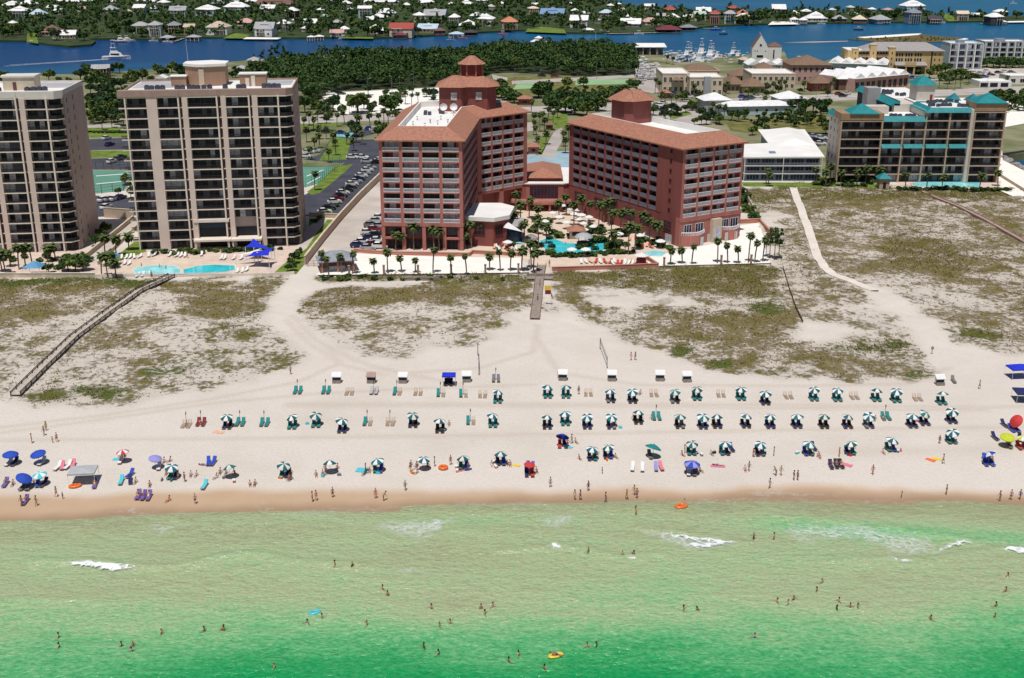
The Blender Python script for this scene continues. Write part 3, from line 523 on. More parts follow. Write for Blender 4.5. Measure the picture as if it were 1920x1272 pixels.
# ------------------------------------------------------------------ beige condominium towers
SEG = [('wrap', 0, 1.6), ('col', 1.6, 1.95), ('bay', 1.95, 7.2), ('pier', 7.2, 9.9), ('bay', 9.9, 15.2), ('col', 15.2, 15.6), ('slot', 15.6, 16.3), ('pier', 16.3, 17.7), ('bay', 17.7, 25.1), ('col', 25.1, 25.5), ('slot', 25.5, 26.3), ('pier', 26.3, 27.6), ('bay', 27.6, 33.4), ('col', 33.4, 33.8), ('slot', 33.8, 34.4), ('pier', 34.4, 35.8), ('bay', 35.8, 41.0), ('col', 41.0, 41.4)]
def condo(origin, rz, label, fascia, skip_left=0.0, lobby=True):
    T = thing('condo_tower', label, 'apartment tower', (origin[0], origin[1], 3.0), rz)
    NF, FH = 15, 2.74; HT = NF * FH
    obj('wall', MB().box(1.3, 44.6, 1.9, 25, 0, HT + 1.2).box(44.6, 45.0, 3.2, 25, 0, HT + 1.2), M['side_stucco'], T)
    r = random.Random(int(origin[0]))
    for kind, a, b in SEG:
        if b < skip_left: continue
        if kind == 'col': obj('column', MB().box(a, b, -.12, .3, 0, HT + .1), M['slab_white'], T)
        elif kind == 'pier': obj('pier', MB().box(a, b, -.05, 1.93, 0, HT + .1), M['beige_stucco'], T)
        elif kind == 'slot':
            mb = MB().box(a, b, 1.0, 1.93, 0, HT)
            for f in range(1, NF + 1): mb.box(a + .005, b - .005, .55, 1.002, f * FH - .24, f * FH, 1)
            obj('recess_wall', mb, [M['slot_red'], M['slab_white']], T)
    fasc = MB(); steps = [(-.05, 15.6, -.25), (15.6, 25.5, -.1), (25.5, 33.8, .05), (33.8, 43.3, .2)]
    for a, b, y in steps:
        if b > skip_left: fasc.box(max(a, skip_left), b, y, 1.95, HT + .1, HT + 1.75)
    fasc.add([(43.3, .2, HT + .1), (45.05, 2.4, HT + .1), (45.05, 2.4, HT + 1.75), (43.3, .2, HT + 1.75), (43.3, 2.5, HT + .1), (43.3, 2.5, HT + 1.75)], [(0, 1, 2, 3), (3, 2, 5), (0, 4, 1)])
    fasc.box(44.75, 45.07, 2.5, 25.05, HT + .5, HT + 1.75).box(1.25, 44.75, 24.6, 25.05, HT + 1.2, HT + 1.75).box(1.2, 1.5, 1.95, 24.6, HT + 1.2, HT + 1.75)
    obj('parapet', fasc, M[fascia], T)
    obj('roof', MB().box(1.5, 44.75, 1.95, 24.6, HT + 1.2, HT + 1.26), M['roof_white'], T)
    [obj('roof_membrane', MB().box(*q, HT + 1.26, HT + 1.30), M['roof_grey'], T) for q in ((2, 15, 9, 24), (34, 44, 12, 24))]
    for f in range(NF):
        z = f * FH
        for kind, a, b in SEG:
            if b < skip_left or kind not in ('bay', 'wrap'): continue
            w = b - a - (.02 if kind == 'bay' else 0)
            if lobby and kind == 'bay' and a in (17.7, 27.6) and f < 3:
                continue
            B = link('balcony', slab_me(w, 1.9, .24, 'slab_white'), T, (a + .01, 0, z + FH if f == NF - 1 else z + FH))
            if f < NF - 1: link('railing', rail_me(w - .05, .98, 'rail_dark', .17, .06), B, (.02, .10, 0))
            if kind == 'bay': link('sliding_door', door_me(w, FH - .28, r.randrange(6)), B, (0, 1.82, -FH + .02))
        # corner balcony wrapping round to the side wall
        def corner(z=0):
            mb = MB(); mb.prism([(0, -.06), (1.9, -.06), (3.55, 2.1), (0, 2.1)], -.24, 0); return mb.mesh('corner_balcony', M['slab_white'])
        B = link('corner_balcony', cached('cornerb', corner), T, (41.4, 0, z + FH))
        if f < NF - 1:
            def rail():
                mb = MB().box(0, 1.9, .1, .15, .03, 1.0); mb.add([(1.9, .1, .03), (3.5, 2.1, .03), (3.5, 2.1, 1), (1.9, .1, 1), (1.86, .15, .03), (3.46, 2.15, .03), (3.46, 2.15, 1), (1.86, .15, 1)], [(0, 1, 2, 3), (5, 4, 7, 6), (3, 2, 6, 7)]); return mb.mesh('railing', M['rail_dark'])
            link('railing', cached('cornerrail', rail), B, (0, 0, 0))
        link('sliding_door', door_me(3.1, FH - .28, 7), B, (0, 1.82, -FH + .02))
        for y in (5.5, 12.0):
            link('side_window', cached('sidewin', lambda: MB().box(0, .08, 0, .75, 0, 1.35, 0).box(-.02, .12, -.1, .85, -.12, 0, 1).mesh('side_window', [M['glass_dark'], M['slab_white']])), T, (44.96, y, z + .8))
    if lobby:
        for a, b in ((17.7, 25.1), (27.6, 33.4)):
            obj('lobby_glass', MB().box(a, b, 1.7, 1.85, .1, FH - .3).box(a, b, 1.7, 1.85, FH + .3, 2 * FH), M['glass_dark'], T)
            obj('lobby_canopy', MB().box(a - 1.2, b + 1.2, -2.4, 1.9, FH - .25, FH + .25), M['slab_white'], T)
            obj('lobby_column', MB().box(a - .9, a - .5, -2.2, -1.8, 0, FH - .25), M['slab_white'], T); obj('lobby_column', MB().box(b + .5, b + .9, -2.2, -1.8, 0, FH - .25), M['slab_white'], T)
        obj('lobby_glass', MB().box(17.7, 25.1, 1.7, 1.85, 2 * FH, 3 * FH - .2), M['glass_blue'], T)
        obj('lobby_band', MB().box(16.6, 26.0, -.3, 1.7, 2 * FH + 1.9, 2 * FH + 2.7), M['slab_white'], T)
    return T, HT + 1.26
a2 = math.radians(6.4)
T2, ZR = condo((-102.9, 308.7), a2, 'tall beige condominium tower with a brown angular penthouse on its roof', 'fascia_brown')
oct_ = [(21.2, 11.2), (26.4, 13.2), (26.4, 20), (22, 22.5), (15.6, 20), (15.6, 14.6), (19.4, 11.2)]
ph = obj('penthouse', MB().prism(oct_, ZR, ZR + 5.2), M['brown_brick'], T2)
obj('penthouse_roof', MB().prism([(21 + (x - 21) * 1.07, 17 + (y - 17) * 1.07) for x, y in oct_], ZR + 5.2, ZR + 5.9), M['roof_white'], ph)
obj('penthouse_door', MB().box(19.6, 21.0, 10.95, 11.2, ZR, ZR + 4.6), M['tan_trim'], ph); obj('antenna', MB().tube((16, 20, ZR), (15.6, 20, ZR + 11), .05, .03), M['rail_white'], ph)
for a, b, y0, y1, h in ((12, 16, 12, 15, 2.6), (30.5, 37.5, 10, 14, 3.2)):
    p_ = obj('stair_house', MB().box(a, b, y0, y1, ZR, ZR + h), M['brown_brick'], T2); obj('stair_roof', MB().box(a - .25, b + .25, y0 - .25, y1 + .25, ZR + h, ZR + h + .25), M['roof_white'], p_)
obj('stair_door', MB().box(32, 33, 9.85, 10.0, ZR, ZR + 2.2).box(33.6, 34.6, 9.8, 10.0, ZR, ZR + 2.9), M['slab_white'], T2)
for xs, y in ((((6, 7.4, 8.8, 10.2)), 5), ((14, 15.4, 17, 18.2), 5), ((19.5, 21, 22.4), 4), ((30, 31.3, 26.4), 5), ((36.6, 38, 39.3, 40.5), 5)):
    for x in xs: mb = MB(); ac_unit(mb, x, y + R.uniform(-.5, 1.2), ZR, 1.15); obj('cooling_unit', mb, M['dark_machine'], T2)
u2 = (math.cos(a2), math.sin(a2))
T1, ZR = condo((-102.9 - 59.6 * u2[0], 308.9 - 59.6 * u2[1] + .6), a2, 'tall beige condominium tower with white parapet, cut off by the photo edge', 'fascia_white', skip_left=14, lobby=False)
p_ = obj('stair_house', MB().box(29, 37, 7, 13, ZR, ZR + 3.4), M['cream'], T1); obj('stair_roof', MB().box(28.7, 37.3, 6.7, 13.3, ZR + 3.4, ZR + 3.8), M['fascia_white'], p_); obj('stair_door', MB().box(31.5, 32.4, 6.9, 7, ZR, ZR + 2.2), M['slot_red'], p_)
for xs, y in (((22, 23.5, 25), 6), ((26.5, 27.6), 5), ((35, 36.5, 38, 39.3), 4.5)):
    for x in xs: mb = MB(); ac_unit(mb, x, y + R.uniform(-.5, 1.2), ZR, 1.15); obj('cooling_unit', mb, M['dark_machine'], T1)
# ------------------------------------------------------------------ red resort hotel blocks
def offset_poly(P, d):
    n = len(P); out = []
    for i in range(n):
        p0, p1, p2 = Vector(P[i - 1]), Vector(P[i]), Vector(P[(i + 1) % n])
        e1 = (p1 - p0).normalized(); e2 = (p2 - p1).normalized(); n1 = Vector((-e1.y, e1.x)); n2 = Vector((-e2.y, e2.x))
        k = (n1 + n2) / (1 + n1.dot(n2)); out.append(tuple(p1 + k * d))
    return out
def local(B, P): return [(x - B[0], y - B[1]) for x, y in P]
def mansard(T, P, z0, inset, rise, over=1.0, lip=1.7):
    E0 = offset_poly(P, -over); E1 = offset_poly(P, inset); E2 = offset_poly(P, inset + .35)
    obj('roof', MB().loft(E0, z0, E1, z0 + rise, top=False).loft(E0, z0 - .35, E0, z0, top=False), M['tile'], T)
    obj('soffit', MB().add([(x, y, z0 - .35) for x, y in E0], [tuple(range(len(E0) - 1, -1, -1))]), M['soffit'], T)
    rf = MB().loft(E1, z0 + rise, E2, z0 + rise, top=False)
    rf.loft(E2, z0 + rise, E2, z0 + rise - lip, top=True); obj('flat_roof', rf, M['roof_white'], T)
def facade(T, p0, p1, z0, nfl, fh, nb, pil=.9, depth=1.5, mode='balcony', endpil=None, rail='rail_white', wallk='red_wall', seed=1):
    """storeys of bays between pilasters along p0>p1 (outside on the right hand side)"""
    a, Ln = frame(p0, p1); r = random.Random(seed)
    ep = pil if endpil is None else endpil
    bw = (Ln - 2 * ep - (nb - 1) * pil) / nb
    def place(name, me, x, y, z, parent=T): 
        q = rot((x, y), a); return link(name, me, parent, (p0[0] + q[0], p0[1] + q[1], z), a)
    for i in range(nb + 1):
        x = 0 if i == 0 else ep + i * bw + (i - 1) * pil; w = ep if i in (0, nb) else pil
        place('pilaster', cached(('pil', w, nfl * fh, depth, mode), lambda: MB().box(0, w, -.12, depth, 0, nfl * fh).mesh('pilaster', M['red_pilaster' if mode == 'balcony' else wallk])), x, 0, z0)
    for f in range(nfl):
        for i in range(nb):
            x = ep + i * (bw + pil); z = z0 + f * fh
            if mode == 'balcony':
                B = place('balcony', slab_me(bw, depth, .28, 'red_pilaster', .25), x, 0, z + .01)
                link('railing', rail_me(bw, 1.1, rail, .26, .09), B, (0, -.2, 0))
                link('sliding_door', door_me(bw, fh - .3, r.randrange(5), True), B, (0, depth - .1, .02))
            else:
                B = place('window_bay', cached(('wbay', round(bw, 2), fh), lambda: MB().box(0, bw, .0, depth, -.16, .16).mesh('window_bay', M['red_deep'])), x, 0, z)
                link('railing', rail_me(bw, 1.25, rail, .16, .1), B, (0, -.08, .14))
                link('window', cached(('wbw', round(bw, 2), fh), lambda: MB().box(0, bw, 0, .05, .16, fh - .16, 0).box(bw * .5 - .05, bw * .5 + .05, -.04, .06, .16, fh - .16, 1).mesh('window', [M['glass_dark'], M['red_deep']])), B, (0, depth - .08, 0))
    return a, place
# west block: front, recessed long side, then a wing turned to the sea
B1 = (-35.4, 310.2)
h1 = [(-35.4, 310.2), (-13.2, 308.9), (-10.4, 349.2), (4.6, 362.2), (-3.5, 373.5), (-18, 372), (-32.8, 366)]
HT1 = thing('hotel_block', 'red balconied hotel with tiled roof, two-tier octagonal turret and two white roof dishes', 'hotel', (*B1, 3.0)); P1 = local(B1, h1)
core = offset_poly(P1, 1.55)
obj('wall', MB().prism(core, 0, 29.9), M['red_wall'], HT1)
ZP = 7.6; FH1 = 2.76
facade(HT1, P1[0], P1[1], ZP, 8, FH1, 4, seed=3)
facade(HT1, P1[1], P1[2], ZP, 8, FH1, 9, pil=.7, endpil=2.6, depth=1.5, mode='win', rail='rail_grey', seed=4)
facade(HT1, P1[2], P1[3], ZP, 8, FH1, 4, pil=.75, endpil=1.6, depth=1.5, seed=5)
obj('end_wall', MB().prism([P1[3], P1[4], core[4], core[3]], 0, 29.9), M['red_wall'], HT1)
obj('back_wall', MB().prism([P1[4], P1[5], P1[6], P1[0], core[0], core[6], core[5], core[4]], 0, 29.9), M['red_wall'], HT1)
obj('cornice_trim', MB().prism(offset_poly(P1, .05), 29.65, 29.9), M['soffit'], HT1)
mansard(HT1, P1, 30.0, 4.6, 2.9)
# podium of the west block
a, Ln = frame(P1[0], P1[1])
for i in range(5):
    x = [0, 5.55, 11.1, 16.65, 21.3][i]; q = rot((x, 0), a); obj('podium_pier', MB().box(0, .95, -.25, 1.6, 0, ZP), M['red_pilaster'], HT1, (*q, 0), a)
obj('podium_band', MB().box(0, Ln, -.35, 1.6, ZP - 1.0, ZP - .02), M['red_pilaster'], HT1, (0, 0, 0), a)
obj('podium_ledge', MB().box(0, 5.6, -.3, 1.5, 3.0, 3.5), M['red_pilaster'], HT1, (0, 0, 0), a); obj('podium_ledge', MB().box(16.9, Ln, -.3, 1.5, 3.0, 3.5), M['red_pilaster'], HT1, (0, 0, 0), a)
for x, w in ((1.1, 4.4), (6.6, 4.4), (12.2, 4.4), (17.7, 3.4)):
    link('podium_window', window_me(w, 3.1, 'glass_blue', 'red_deep', 4, 3), HT1, (*rot((x, 1.4), a), 3.5), a); link('podium_window', window_me(w, 2.5, 'glass_dark', 'red_deep', 3, 1), HT1, (*rot((x, 1.45), a), .2), a)
aw, Lw = frame(P1[2], P1[3]); obj('podium_band', MB().box(0, Lw, -.2, 1.5, ZP - .9, ZP - .02), M['red_pilaster'], HT1, (*P1[2], 0), aw)
for x in (0, 8.6, 17.9): obj('podium_pier', MB().box(0, 1.6, -.2, 1.6, 0, ZP), M['red_pilaster'], HT1, (P1[2][0] + rot((x, 0), aw)[0], P1[2][1] + rot((x, 0), aw)[1], 0), aw)
as_, Ls = frame(P1[1], P1[2]); obj('podium_band', MB().box(0, Ls, -.2, 1.5, ZP - .9, ZP - .02), M['red_pilaster'], HT1, (*P1[1], 0), as_)
[obj('podium_wall', MB().box(*q, 0, 1.5, 0, ZP), M['red_wall'], HT1, (*P1[1], 0), as_) for q in ((0, 2.6), (38, Ls))]
# its turret
def ngon(cx, cy, r, n=8, ph=pi / 8): return [(cx + r * math.cos(ph + i * 2 * pi / n), cy + r * math.sin(ph + i * 2 * pi / n)) for i in range(n)]
tx0, ty0 = -14.0 - B1[0], 360 - B1[1]
dr = [(tx0 - 7.8, ty0 - 6), (tx0 - 1.2, ty0 - 6.6), (tx0 + .4, ty0 - 5.2), (tx0 + 6.6, ty0 - 5.6), (tx0 + 9.2, ty0 - 3), (tx0 + 8.6, ty0 + 5), (tx0 - 7.6, ty0 + 6)]
tr = obj('turret', MB().prism(dr, 31, 38.6), M['red_wall'], HT1)
obj('turret_roof', MB().loft(offset_poly(dr, -1.2), 38.4, offset_poly(dr, 3.6), 41.0, mt=0), M['tile'], tr)
cp = ngon(tx0 + 1.8, ty0 + 1.5, 3.4); obj('cupola', MB().prism(cp, 40.4, 44.6), M['red_deep'], tr)
obj('cupola_roof', MB().loft(ngon(tx0 + 1.8, ty0 + 1.5, 4.5), 44.5, ngon(tx0 + 1.8, ty0 + 1.5, .9), 46.8), M['tile'], tr)
for i in range(8):
    a_ = pi / 8 + i * pi / 4; obj('cupola_post', MB().box(-.2, .2, -.2, .2, 40.8, 44.5), M['red_pilaster'], tr, (tx0 + 1.8 + 3.5 * math.cos(a_), ty0 + 1.5 + 3.5 * math.sin(a_), 0), a_)
for dx in (-4.2, 3.2): link('turret_window', window_me(1.7, 2.2, 'curtain', 'cream', 2, 2), tr, (tx0 + dx, ty0 - 6.5 if dx < 0 else ty0 - 5.55, 34.6))
for dx in (-6.3, -3.3):
    d_ = obj('roof_dish', MB().lathe([(0, .15), (.5, .2), (.95, .5), (1.15, .95), (.9, .55), (.45, .3), (0, .25)], 14), M['white_paint'], HT1, (tx0 + dx, ty0 - 9.2, 32.6)); d_.rotation_euler = (math.radians(60), 0, 0)
    obj('dish_mast', MB().tube((tx0 + dx, ty0 - 9.0, 31.2), (tx0 + dx, ty0 - 9.0, 32.9), .1), M['grey_panel'], HT1)
for i in range(16):
    x, y = (R.uniform(7, 20), R.uniform(12, 34)) if i < 9 else (R.uniform(9, 15), R.uniform(36, 41))
    obj('roof_vent', MB().tube((0, 0, 31.2), (0, 0, 31.2 + R.uniform(.5, 1.1)), .16).lathe([(.3, 32.1), (.3, 32.3), (0, 32.4)], 8) if i < 9 else MB().box(-.5, .5, -.4, .4, 31.2, 32.0), M['grey_panel' if i < 9 else 'dark_machine'], HT1, (x, y, 0))
# east block
B2 = (46.0, 313.2); ca = math.radians(31.6); U = (math.cos(ca), math.sin(ca)); Nn = (-U[1], U[0])
W2, L2 = 21.6, 54.0
def q2(u, v): return (U[0] * u + Nn[0] * v, U[1] * u + Nn[1] * v)
P2 = [q2(0, 0), q2(W2, 0), q2(W2, L2), q2(0, L2)]
HT2 = thing('hotel_block', 'red balconied hotel with long shaded side and one square turret on a white roof', 'hotel', (*B2, 3.0))
core = offset_poly(P2, 1.5); ZP2 = 7.9; FH2 = 2.72; NF2 = 7
obj('wall', MB().prism(core, 0, 27.0), M['red_wall'], HT2)
facade(HT2, P2[0], P2[1], ZP2, NF2, FH2, 4, pil=.75, endpil=.8, seed=8)
# long side seen from the courtyard (outside on the left of P2[0]->P2[3], so run it backwards)
e0, e1 = P2[3], P2[0]; ae, Le = frame(e0, e1); nbare = 8.5
facade(HT2, e0, (e0[0] + math.cos(ae) * (Le - nbare), e0[1] + math.sin(ae) * (Le - nbare)), ZP2, NF2, FH2, 10, pil=.85, endpil=2.2, depth=1.4, mode='win', rail='rail_grey', seed=9)
def pe(x, y): q = rot((x, y), ae); return (e0[0] + q[0], e0[1] + q[1])
obj('blank_wall', MB().box(Le - nbare, Le, -.1, 1.5, 0, 27), M['red_wall'], HT2, (*e0, 0), ae)
for f in range(NF2): link('small_window', window_me(.8, 1.1, 'glass_dark', 'red_deep'), HT2, (*pe(Le - 5.2, -.14), ZP2 + f * FH2 + .9), ae)
obj('podium_wall', MB().box(0, Le - nbare, -.05, 1.5, 0, ZP2 - .2), M['red_wall'], HT2, (*e0, 0), ae)
for x in (3.5, 14, 20.5, 29, 36.5, Le - 6.8): link('podium_window', window_me(5.0 if x < 37 else 3.2, 3.0, 'glass_blue', 'red_deep', 4, 3), HT2, (*pe(x, -.2), 3.6 if x < 37 else 3.2), ae)
for x in (31, Le - 5.8): link('podium_door', window_me(2.6, 2.4, 'curtain', 'slab_white', 3, 1), HT2, (*pe(x, -.2), .1), ae)
obj('east_wall', MB().prism([P2[1], P2[2], core[2], core[1]], 0, 27.0).prism([P2[2], P2[3], core[3], core[2]], 0, 27.0), M['red_wall'], HT2)
obj('cornice_trim', MB().prism(offset_poly(P2, .05), 26.75, 27.0), M['soffit'], HT2)
mansard(HT2, P2, 27.1, 4.6, 2.9)
# podium with curved terraces on the sea front
a, Ln = frame(P2[0], P2[1])
obj('podium_front', MB().box(-.3, Ln + .2, -.3, 1.5, 0, ZP2 - .02).box(-.3, Ln + .2, -.5, 1.5, ZP2 - 1.0, ZP2 - .9), M['red_pilaster'], HT2, (0, 0, 0), a)
for x0, x1 in ((.4, 8.6), (14.2, 21.4)):
    arc = [(x0, -.3)] + [(x0 + (x1 - x0) * t, -.4 - 1.9 * math.sin(pi * t)) for t in [0, .15, .3, .45, .6, .75, .9, 1]] + [(x1, -.3)]; arc = arc[::-1]
    obj('terrace', MB().prism(arc[::-1] if False else [(x, y) for x, y in reversed(arc)], 0, 3.0), M['red_pilaster'], HT2, (0, 0, 0), a)
    out = [(x, y) for x, y in reversed(arc)]; inn = [(x, y + .18) for x, y in out]
    mb = MB()
    for i in range(len(out) - 1):
        (xa, ya), (xb, yb) = out[i], out[i + 1]; mb.add([(xa, ya - .05, 3.75), (xb, yb - .05, 3.75), (xb, yb - .05, 4.0), (xa, ya - .05, 4.0), (xa, ya + .2, 3.75), (xb, yb + .2, 3.75), (xb, yb + .2, 4.0), (xa, ya + .2, 4.0)], [(0, 1, 2, 3), (3, 2, 6, 7), (5, 4, 7, 6)])
        for t in (0, .33, .66): x_, y_ = xa + (xb - xa) * t, ya + (yb - ya) * t; mb.box(x_, x_ + .12, y_, y_ + .12, 3.0, 3.76)
    obj('terrace_railing', mb, M['rail_white'], HT2, (0, 0, 0), a)
for x, w in ((1.2, 2.6), (5.2, 2.8), (14.6, 2.6), (17.9, 2.8)):
    link('podium_window', window_me(w, 2.7, 'glass_blue', 'rail_white', 3, 1), HT2, (*rot((x, -.42), a), 3.2), a)
for x, y in ((6.2, -2.25), (10.2, -.45), (15.4, -1.9), (18.6, -2.2)): link('podium_door', window_me(.9, 2.2, 'curtain', 'slab_white'), HT2, (*rot((x - .4, y), a), .1), a)
obj('entrance_bay', MB().box(10.6, 13.9, -1.6, -.3, 0, 6.6), M['tan_trim'], HT2, (0, 0, 0), a); obj('entrance_bay_window', MB().box(11.3, 13.2, -1.68, -1.6, .4, 4.2).lathe([(.6, 4.9), (.6, 5.0)], 8, c=(12.2, -1.66)), M['curtain'], HT2, (0, 0, 0), a)
# its turret
ct = q2(12.6, 40); tp = [(ct[0] + U[0] * u + Nn[0] * v, ct[1] + U[1] * u + Nn[1] * v) for u, v in ((-5, -3.2), (-3.2, -5), (3.2, -5), (5, -3.2), (5, 3.2), (3.2, 5), (-3.2, 5), (-5, 3.2))]
tr = obj('turret', MB().prism(tp, 28.3, 35.2), M['red_wall'], HT2); obj('turret_roof', MB().loft(offset_poly(tp, -1.3), 35.0, offset_poly(tp, 3.6), 37.9), M['tile'], tr)
obj('turret_top', MB().prism(offset_poly(tp, 3.9), 37.6, 37.95), M['tan_trim'], tr); obj('turret_vent', MB().box(-.35, .35, 0, .1, 30.5, 32.8), M['tan_trim'], tr, (ct[0] - 2.1, ct[1] - 4.75, 0), ca - .8)
# link pavilion between the blocks
PB = (10.0, 362.5); PV = thing('pavilion', 'low red pavilion with hipped tile roof between the two hotel blocks', 'hotel pavilion', (*PB, 3.0))
PV.scale = (1, 1, .74)
obj('wall', MB().prism([(-8.5, 1.0), (-6, -.8), (6, -.8), (8.8, 1.0), (8.8, 16), (-8.5, 16)], 0, 10.2), M['red_pilaster'], PV)
obj('flat_roof', MB().prism([(-8.8, .8), (-6.2, -1.1), (6.2, -1.1), (9.1, .8), (9.1, 26), (-8.8, 26)], 10.2, 10.6), M['roof_white'], PV)
obj('upper_wall', MB().box(-5.2, 5.2, 2.5, 24, 10.6, 12.2), M['red_deep'], PV)
obj('roof', MB().hip(-5.2, 5.2, 2.5, 24, 12.2, 3.0, .9), M['tile'], PV)
link('great_window', window_me(8.8, 5.0, 'glass_blue', 'red_deep', 8, 5), PV, (-4.4, -.95, 4.3))
for x in (-7.7, 6.8): link('side_window', window_me(1.0, 4.0, 'glass_dark', 'red_deep', 1, 3), PV, (x, -.05 + .2, 4.8), math.radians(-36 if x < 0 else 33))
arc = [(-10.4 + 20.8 * t, -3.6 - 3.2 * math.sin(pi * t)) for t in [i / 12 for i in range(13)]]
obj('terrace', MB().prism(arc + [(8.8, 1), (-8.5, 1)], 3.1, 4.0), M['red_pilaster'], PV)
mb = MB()
for i in range(12):
    (xa, ya), (xb, yb) = arc[i], arc[i + 1]; mb.add([(xa, ya, 4.0), (xb, yb, 4.0), (xb, yb, 4.9), (xa, ya, 4.9), (xa, ya + .2, 4.0), (xb, yb + .2, 4.0), (xb, yb + .2, 4.9), (xa, ya + .2, 4.9)], [(0, 1, 2, 3), (3, 2, 6, 7), (5, 4, 7, 6)])
obj('terrace_railing', mb, M['soffit'], PV)
for i in (1, 3, 5, 7, 9, 11): obj('terrace_column', MB().tube((arc[i][0], arc[i][1] + .6, 0), (arc[i][0], arc[i][1] + .6, 3.1), .35, n=8), M['red_pilaster'], PV)
obj('undercroft', MB().box(-8, 8, -.6, 0.9, 0, 3.1), M['black_opening'], PV)
# restaurant annex with white flat roof against the west block
AB = (-6.6, 318.5); AN = thing('restaurant_annex', 'red annex with white angular flat roof beside the west hotel block', 'restaurant', (*AB, 3.0))
ap = [(-5.6, -4), (1.5, -5.5), (5.2, -2.5), (6.5, 8), (3, 12), (-3.6, 12)]
obj('wall', MB().prism(ap, 0, 7.2), M['red_wall'], AN); obj('roof', MB().prism(offset_poly(ap, -.8), 7.2, 8.3), M['roof_white'], AN)
obj('glazed_porch', MB().prism([(5.4, -2.2), (9.4, 0), (9.6, 9), (6.6, 8.8)], 0, 4.4), M['glass_blue'], AN); obj('porch_roof', MB().prism([(5.6, -2.5), (9.8, -.2), (10, 9.4), (6.6, 9)], 4.4, 4.7), M['grey_panel'], AN)
link('window', window_me(3.0, 2.6, 'glass_dark', 'red_deep', 3, 2), AN, (-3.8, -4.55, 3.2), math.radians(-12)); link('window', window_me(2.6, 2.6, 'glass_dark', 'red_deep', 3, 2), AN, (2.0, -5.3, 3.2), math.radians(39))
obj('shade_sail', MB().add([(4.2, -4.6, 5.2), (9.6, -4.0, 3.8), (5.4, -2.8, 6.4)], [(0, 1, 2)]), M['white_paint'], AN)
# ------------------------------------------------------------------ turquoise-roofed condominium
TB = (112.3, 401.8); TQ = thing('condo_block', 'beige seafront condominium with turquoise pyramid roofs and dark balconies', 'apartment building', (*TB, 3.0), 0)
def tq(px): return G(px, 342)[0] - TB[0]
FT = 3.06; FH_T = FT
x0, x1, x2, x3, x4 = 0, 14.0, 29.2, 45.2, 55.6
mk('tq_beige', (.45, .34, .24), var=.09, scale=.4); mk('tq_side', (.58, .52, .46), var=.07, scale=.4); mk('tq_brown', (.34, .22, .13), var=.12, scale=.5); mk('tq_slab', (.47, .38, .30), var=.07)
HL, HR = 7 * FT + .2, 8 * FT + .2
obj('wall', MB().box(.6, x2, 1.8, 17, 0, HL).box(x2, x4 - .6, 1.8, 17, 0, HR), M['tq_side'], TQ)
for (a, b, nf, kind) in ((x0, x1, 7, 'end'), (x1, (x1 + x2) / 2, 7, 'mid'), ((x1 + x2) / 2, x2, 7, 'mid'), (x2, (x2 + x3) / 2, 8, 'mid'), ((x2 + x3) / 2, x3, 8, 'mid'), (x3, x4, 8, 'end')):
    y0 = -1.0 if kind == 'end' else 0.0
    for f in range(nf):
        z = f * FT
        Bc = link('balcony', slab_me(b - a - .5, 1.9 - y0, .35, 'tq_slab'), TQ, (a + .25, y0, z + FT))
        if f < nf - 1: link('railing', rail_me(b - a - .6, 1.05, 'rail_dark', .17, .06), Bc, (.05, .08, 0))
        link('sliding_door', door_me(b - a - .6, FT - .4, 11 + R.randrange(3)), Bc, (.05, 1.7 - y0, -FT + .02))
    obj('pier', MB().box(a - .25, a + .25, y0 - .1, 1.9, 0, (nf) * FT), M['tq_beige'], TQ); 
    if kind == 'end': obj('pier', MB().box(b - .25, b + .25, y0 - .1, 1.9, 0, nf * FT), M['tq_beige'], TQ)
obj('side_pier', MB().box(x3 - 1.3, x3 - .3, -.9, 1.9, 0, HR + .6), M['tq_side'], TQ)
obj('balcony_wrap_trim', MB().box(x4, x4 + .9, -.8, 6, .2, .5).box(x4, x4 + .9, -.8, 6, FT, FT + .3).box(x4, x4 + .9, -.8, 6, 2 * FT, 2 * FT + .3).box(x4, x4 + .9, -.8, 6, 3 * FT, 3 * FT + .3).box(x4, x4 + .9, -.8, 6, 4 * FT, 4 * FT + .3).box(x4, x4 + .9, -.8, 6, 5 * FT, 5 * FT + .3).box(x4, x4 + .9, -.8, 6, 6 * FT, 6 * FT + .3), M['tq_slab'], TQ)
obj('parapet', MB().box(x0 - .3, x1 + .3, -1.15, 8, HL, HL + 2.3), M['tq_brown'], TQ); obj('parapet', MB().box(x3 - .3, x4 + .3, -1.15, 8, HR, HR + 2.8), M['tq_brown'], TQ)
for cx, zz, hw in ((7.6, HL + 2.3, 5.0), (50.4, HR + 2.8, 5.4)):
    obj('pyramid_roof', MB().loft([(cx - hw, -1.6), (cx + hw, -1.6), (cx + hw, 7.4), (cx - hw, 7.4)], zz, [(cx - .1, 2.9), (cx + .1, 2.9), (cx + .1, 3.1), (cx - .1, 3.1)], zz + 2.9).box(cx - hw, cx + hw, -1.6, 7.4, zz - .3, zz), M['teal_roof'], TQ)
obj('eave_skirt', MB().loft([(x1, -.6), (x2, -.6), (x2, 1.8), (x1, 1.8)], HL - .6, [(x1, .9), (x2, .9), (x2, 1.8), (x1, 1.8)], HL + 1.1, top=False), M['teal_roof'], TQ)
obj('eave_skirt', MB().loft([(x2 - .6, -.6), (x3 - .5, -.6), (x3 - .5, 17), (x2 - .6, 17)], HR - .6, [(x2 + 1.6, .9), (x3 - .5, .9), (x3 - .5, 17), (x2 + 1.6, 17)], HR + 1.0, top=False), M['teal_roof'], TQ)
obj('eave_skirt', MB().loft([(-.4, 8), (1.5, 8), (1.5, 17), (-.4, 17)], HL, [(.9, 8), (1.5, 8), (1.5, 17), (.9, 17)], HL + 1.5, top=False), M['teal_roof'], TQ)
mb = MB()
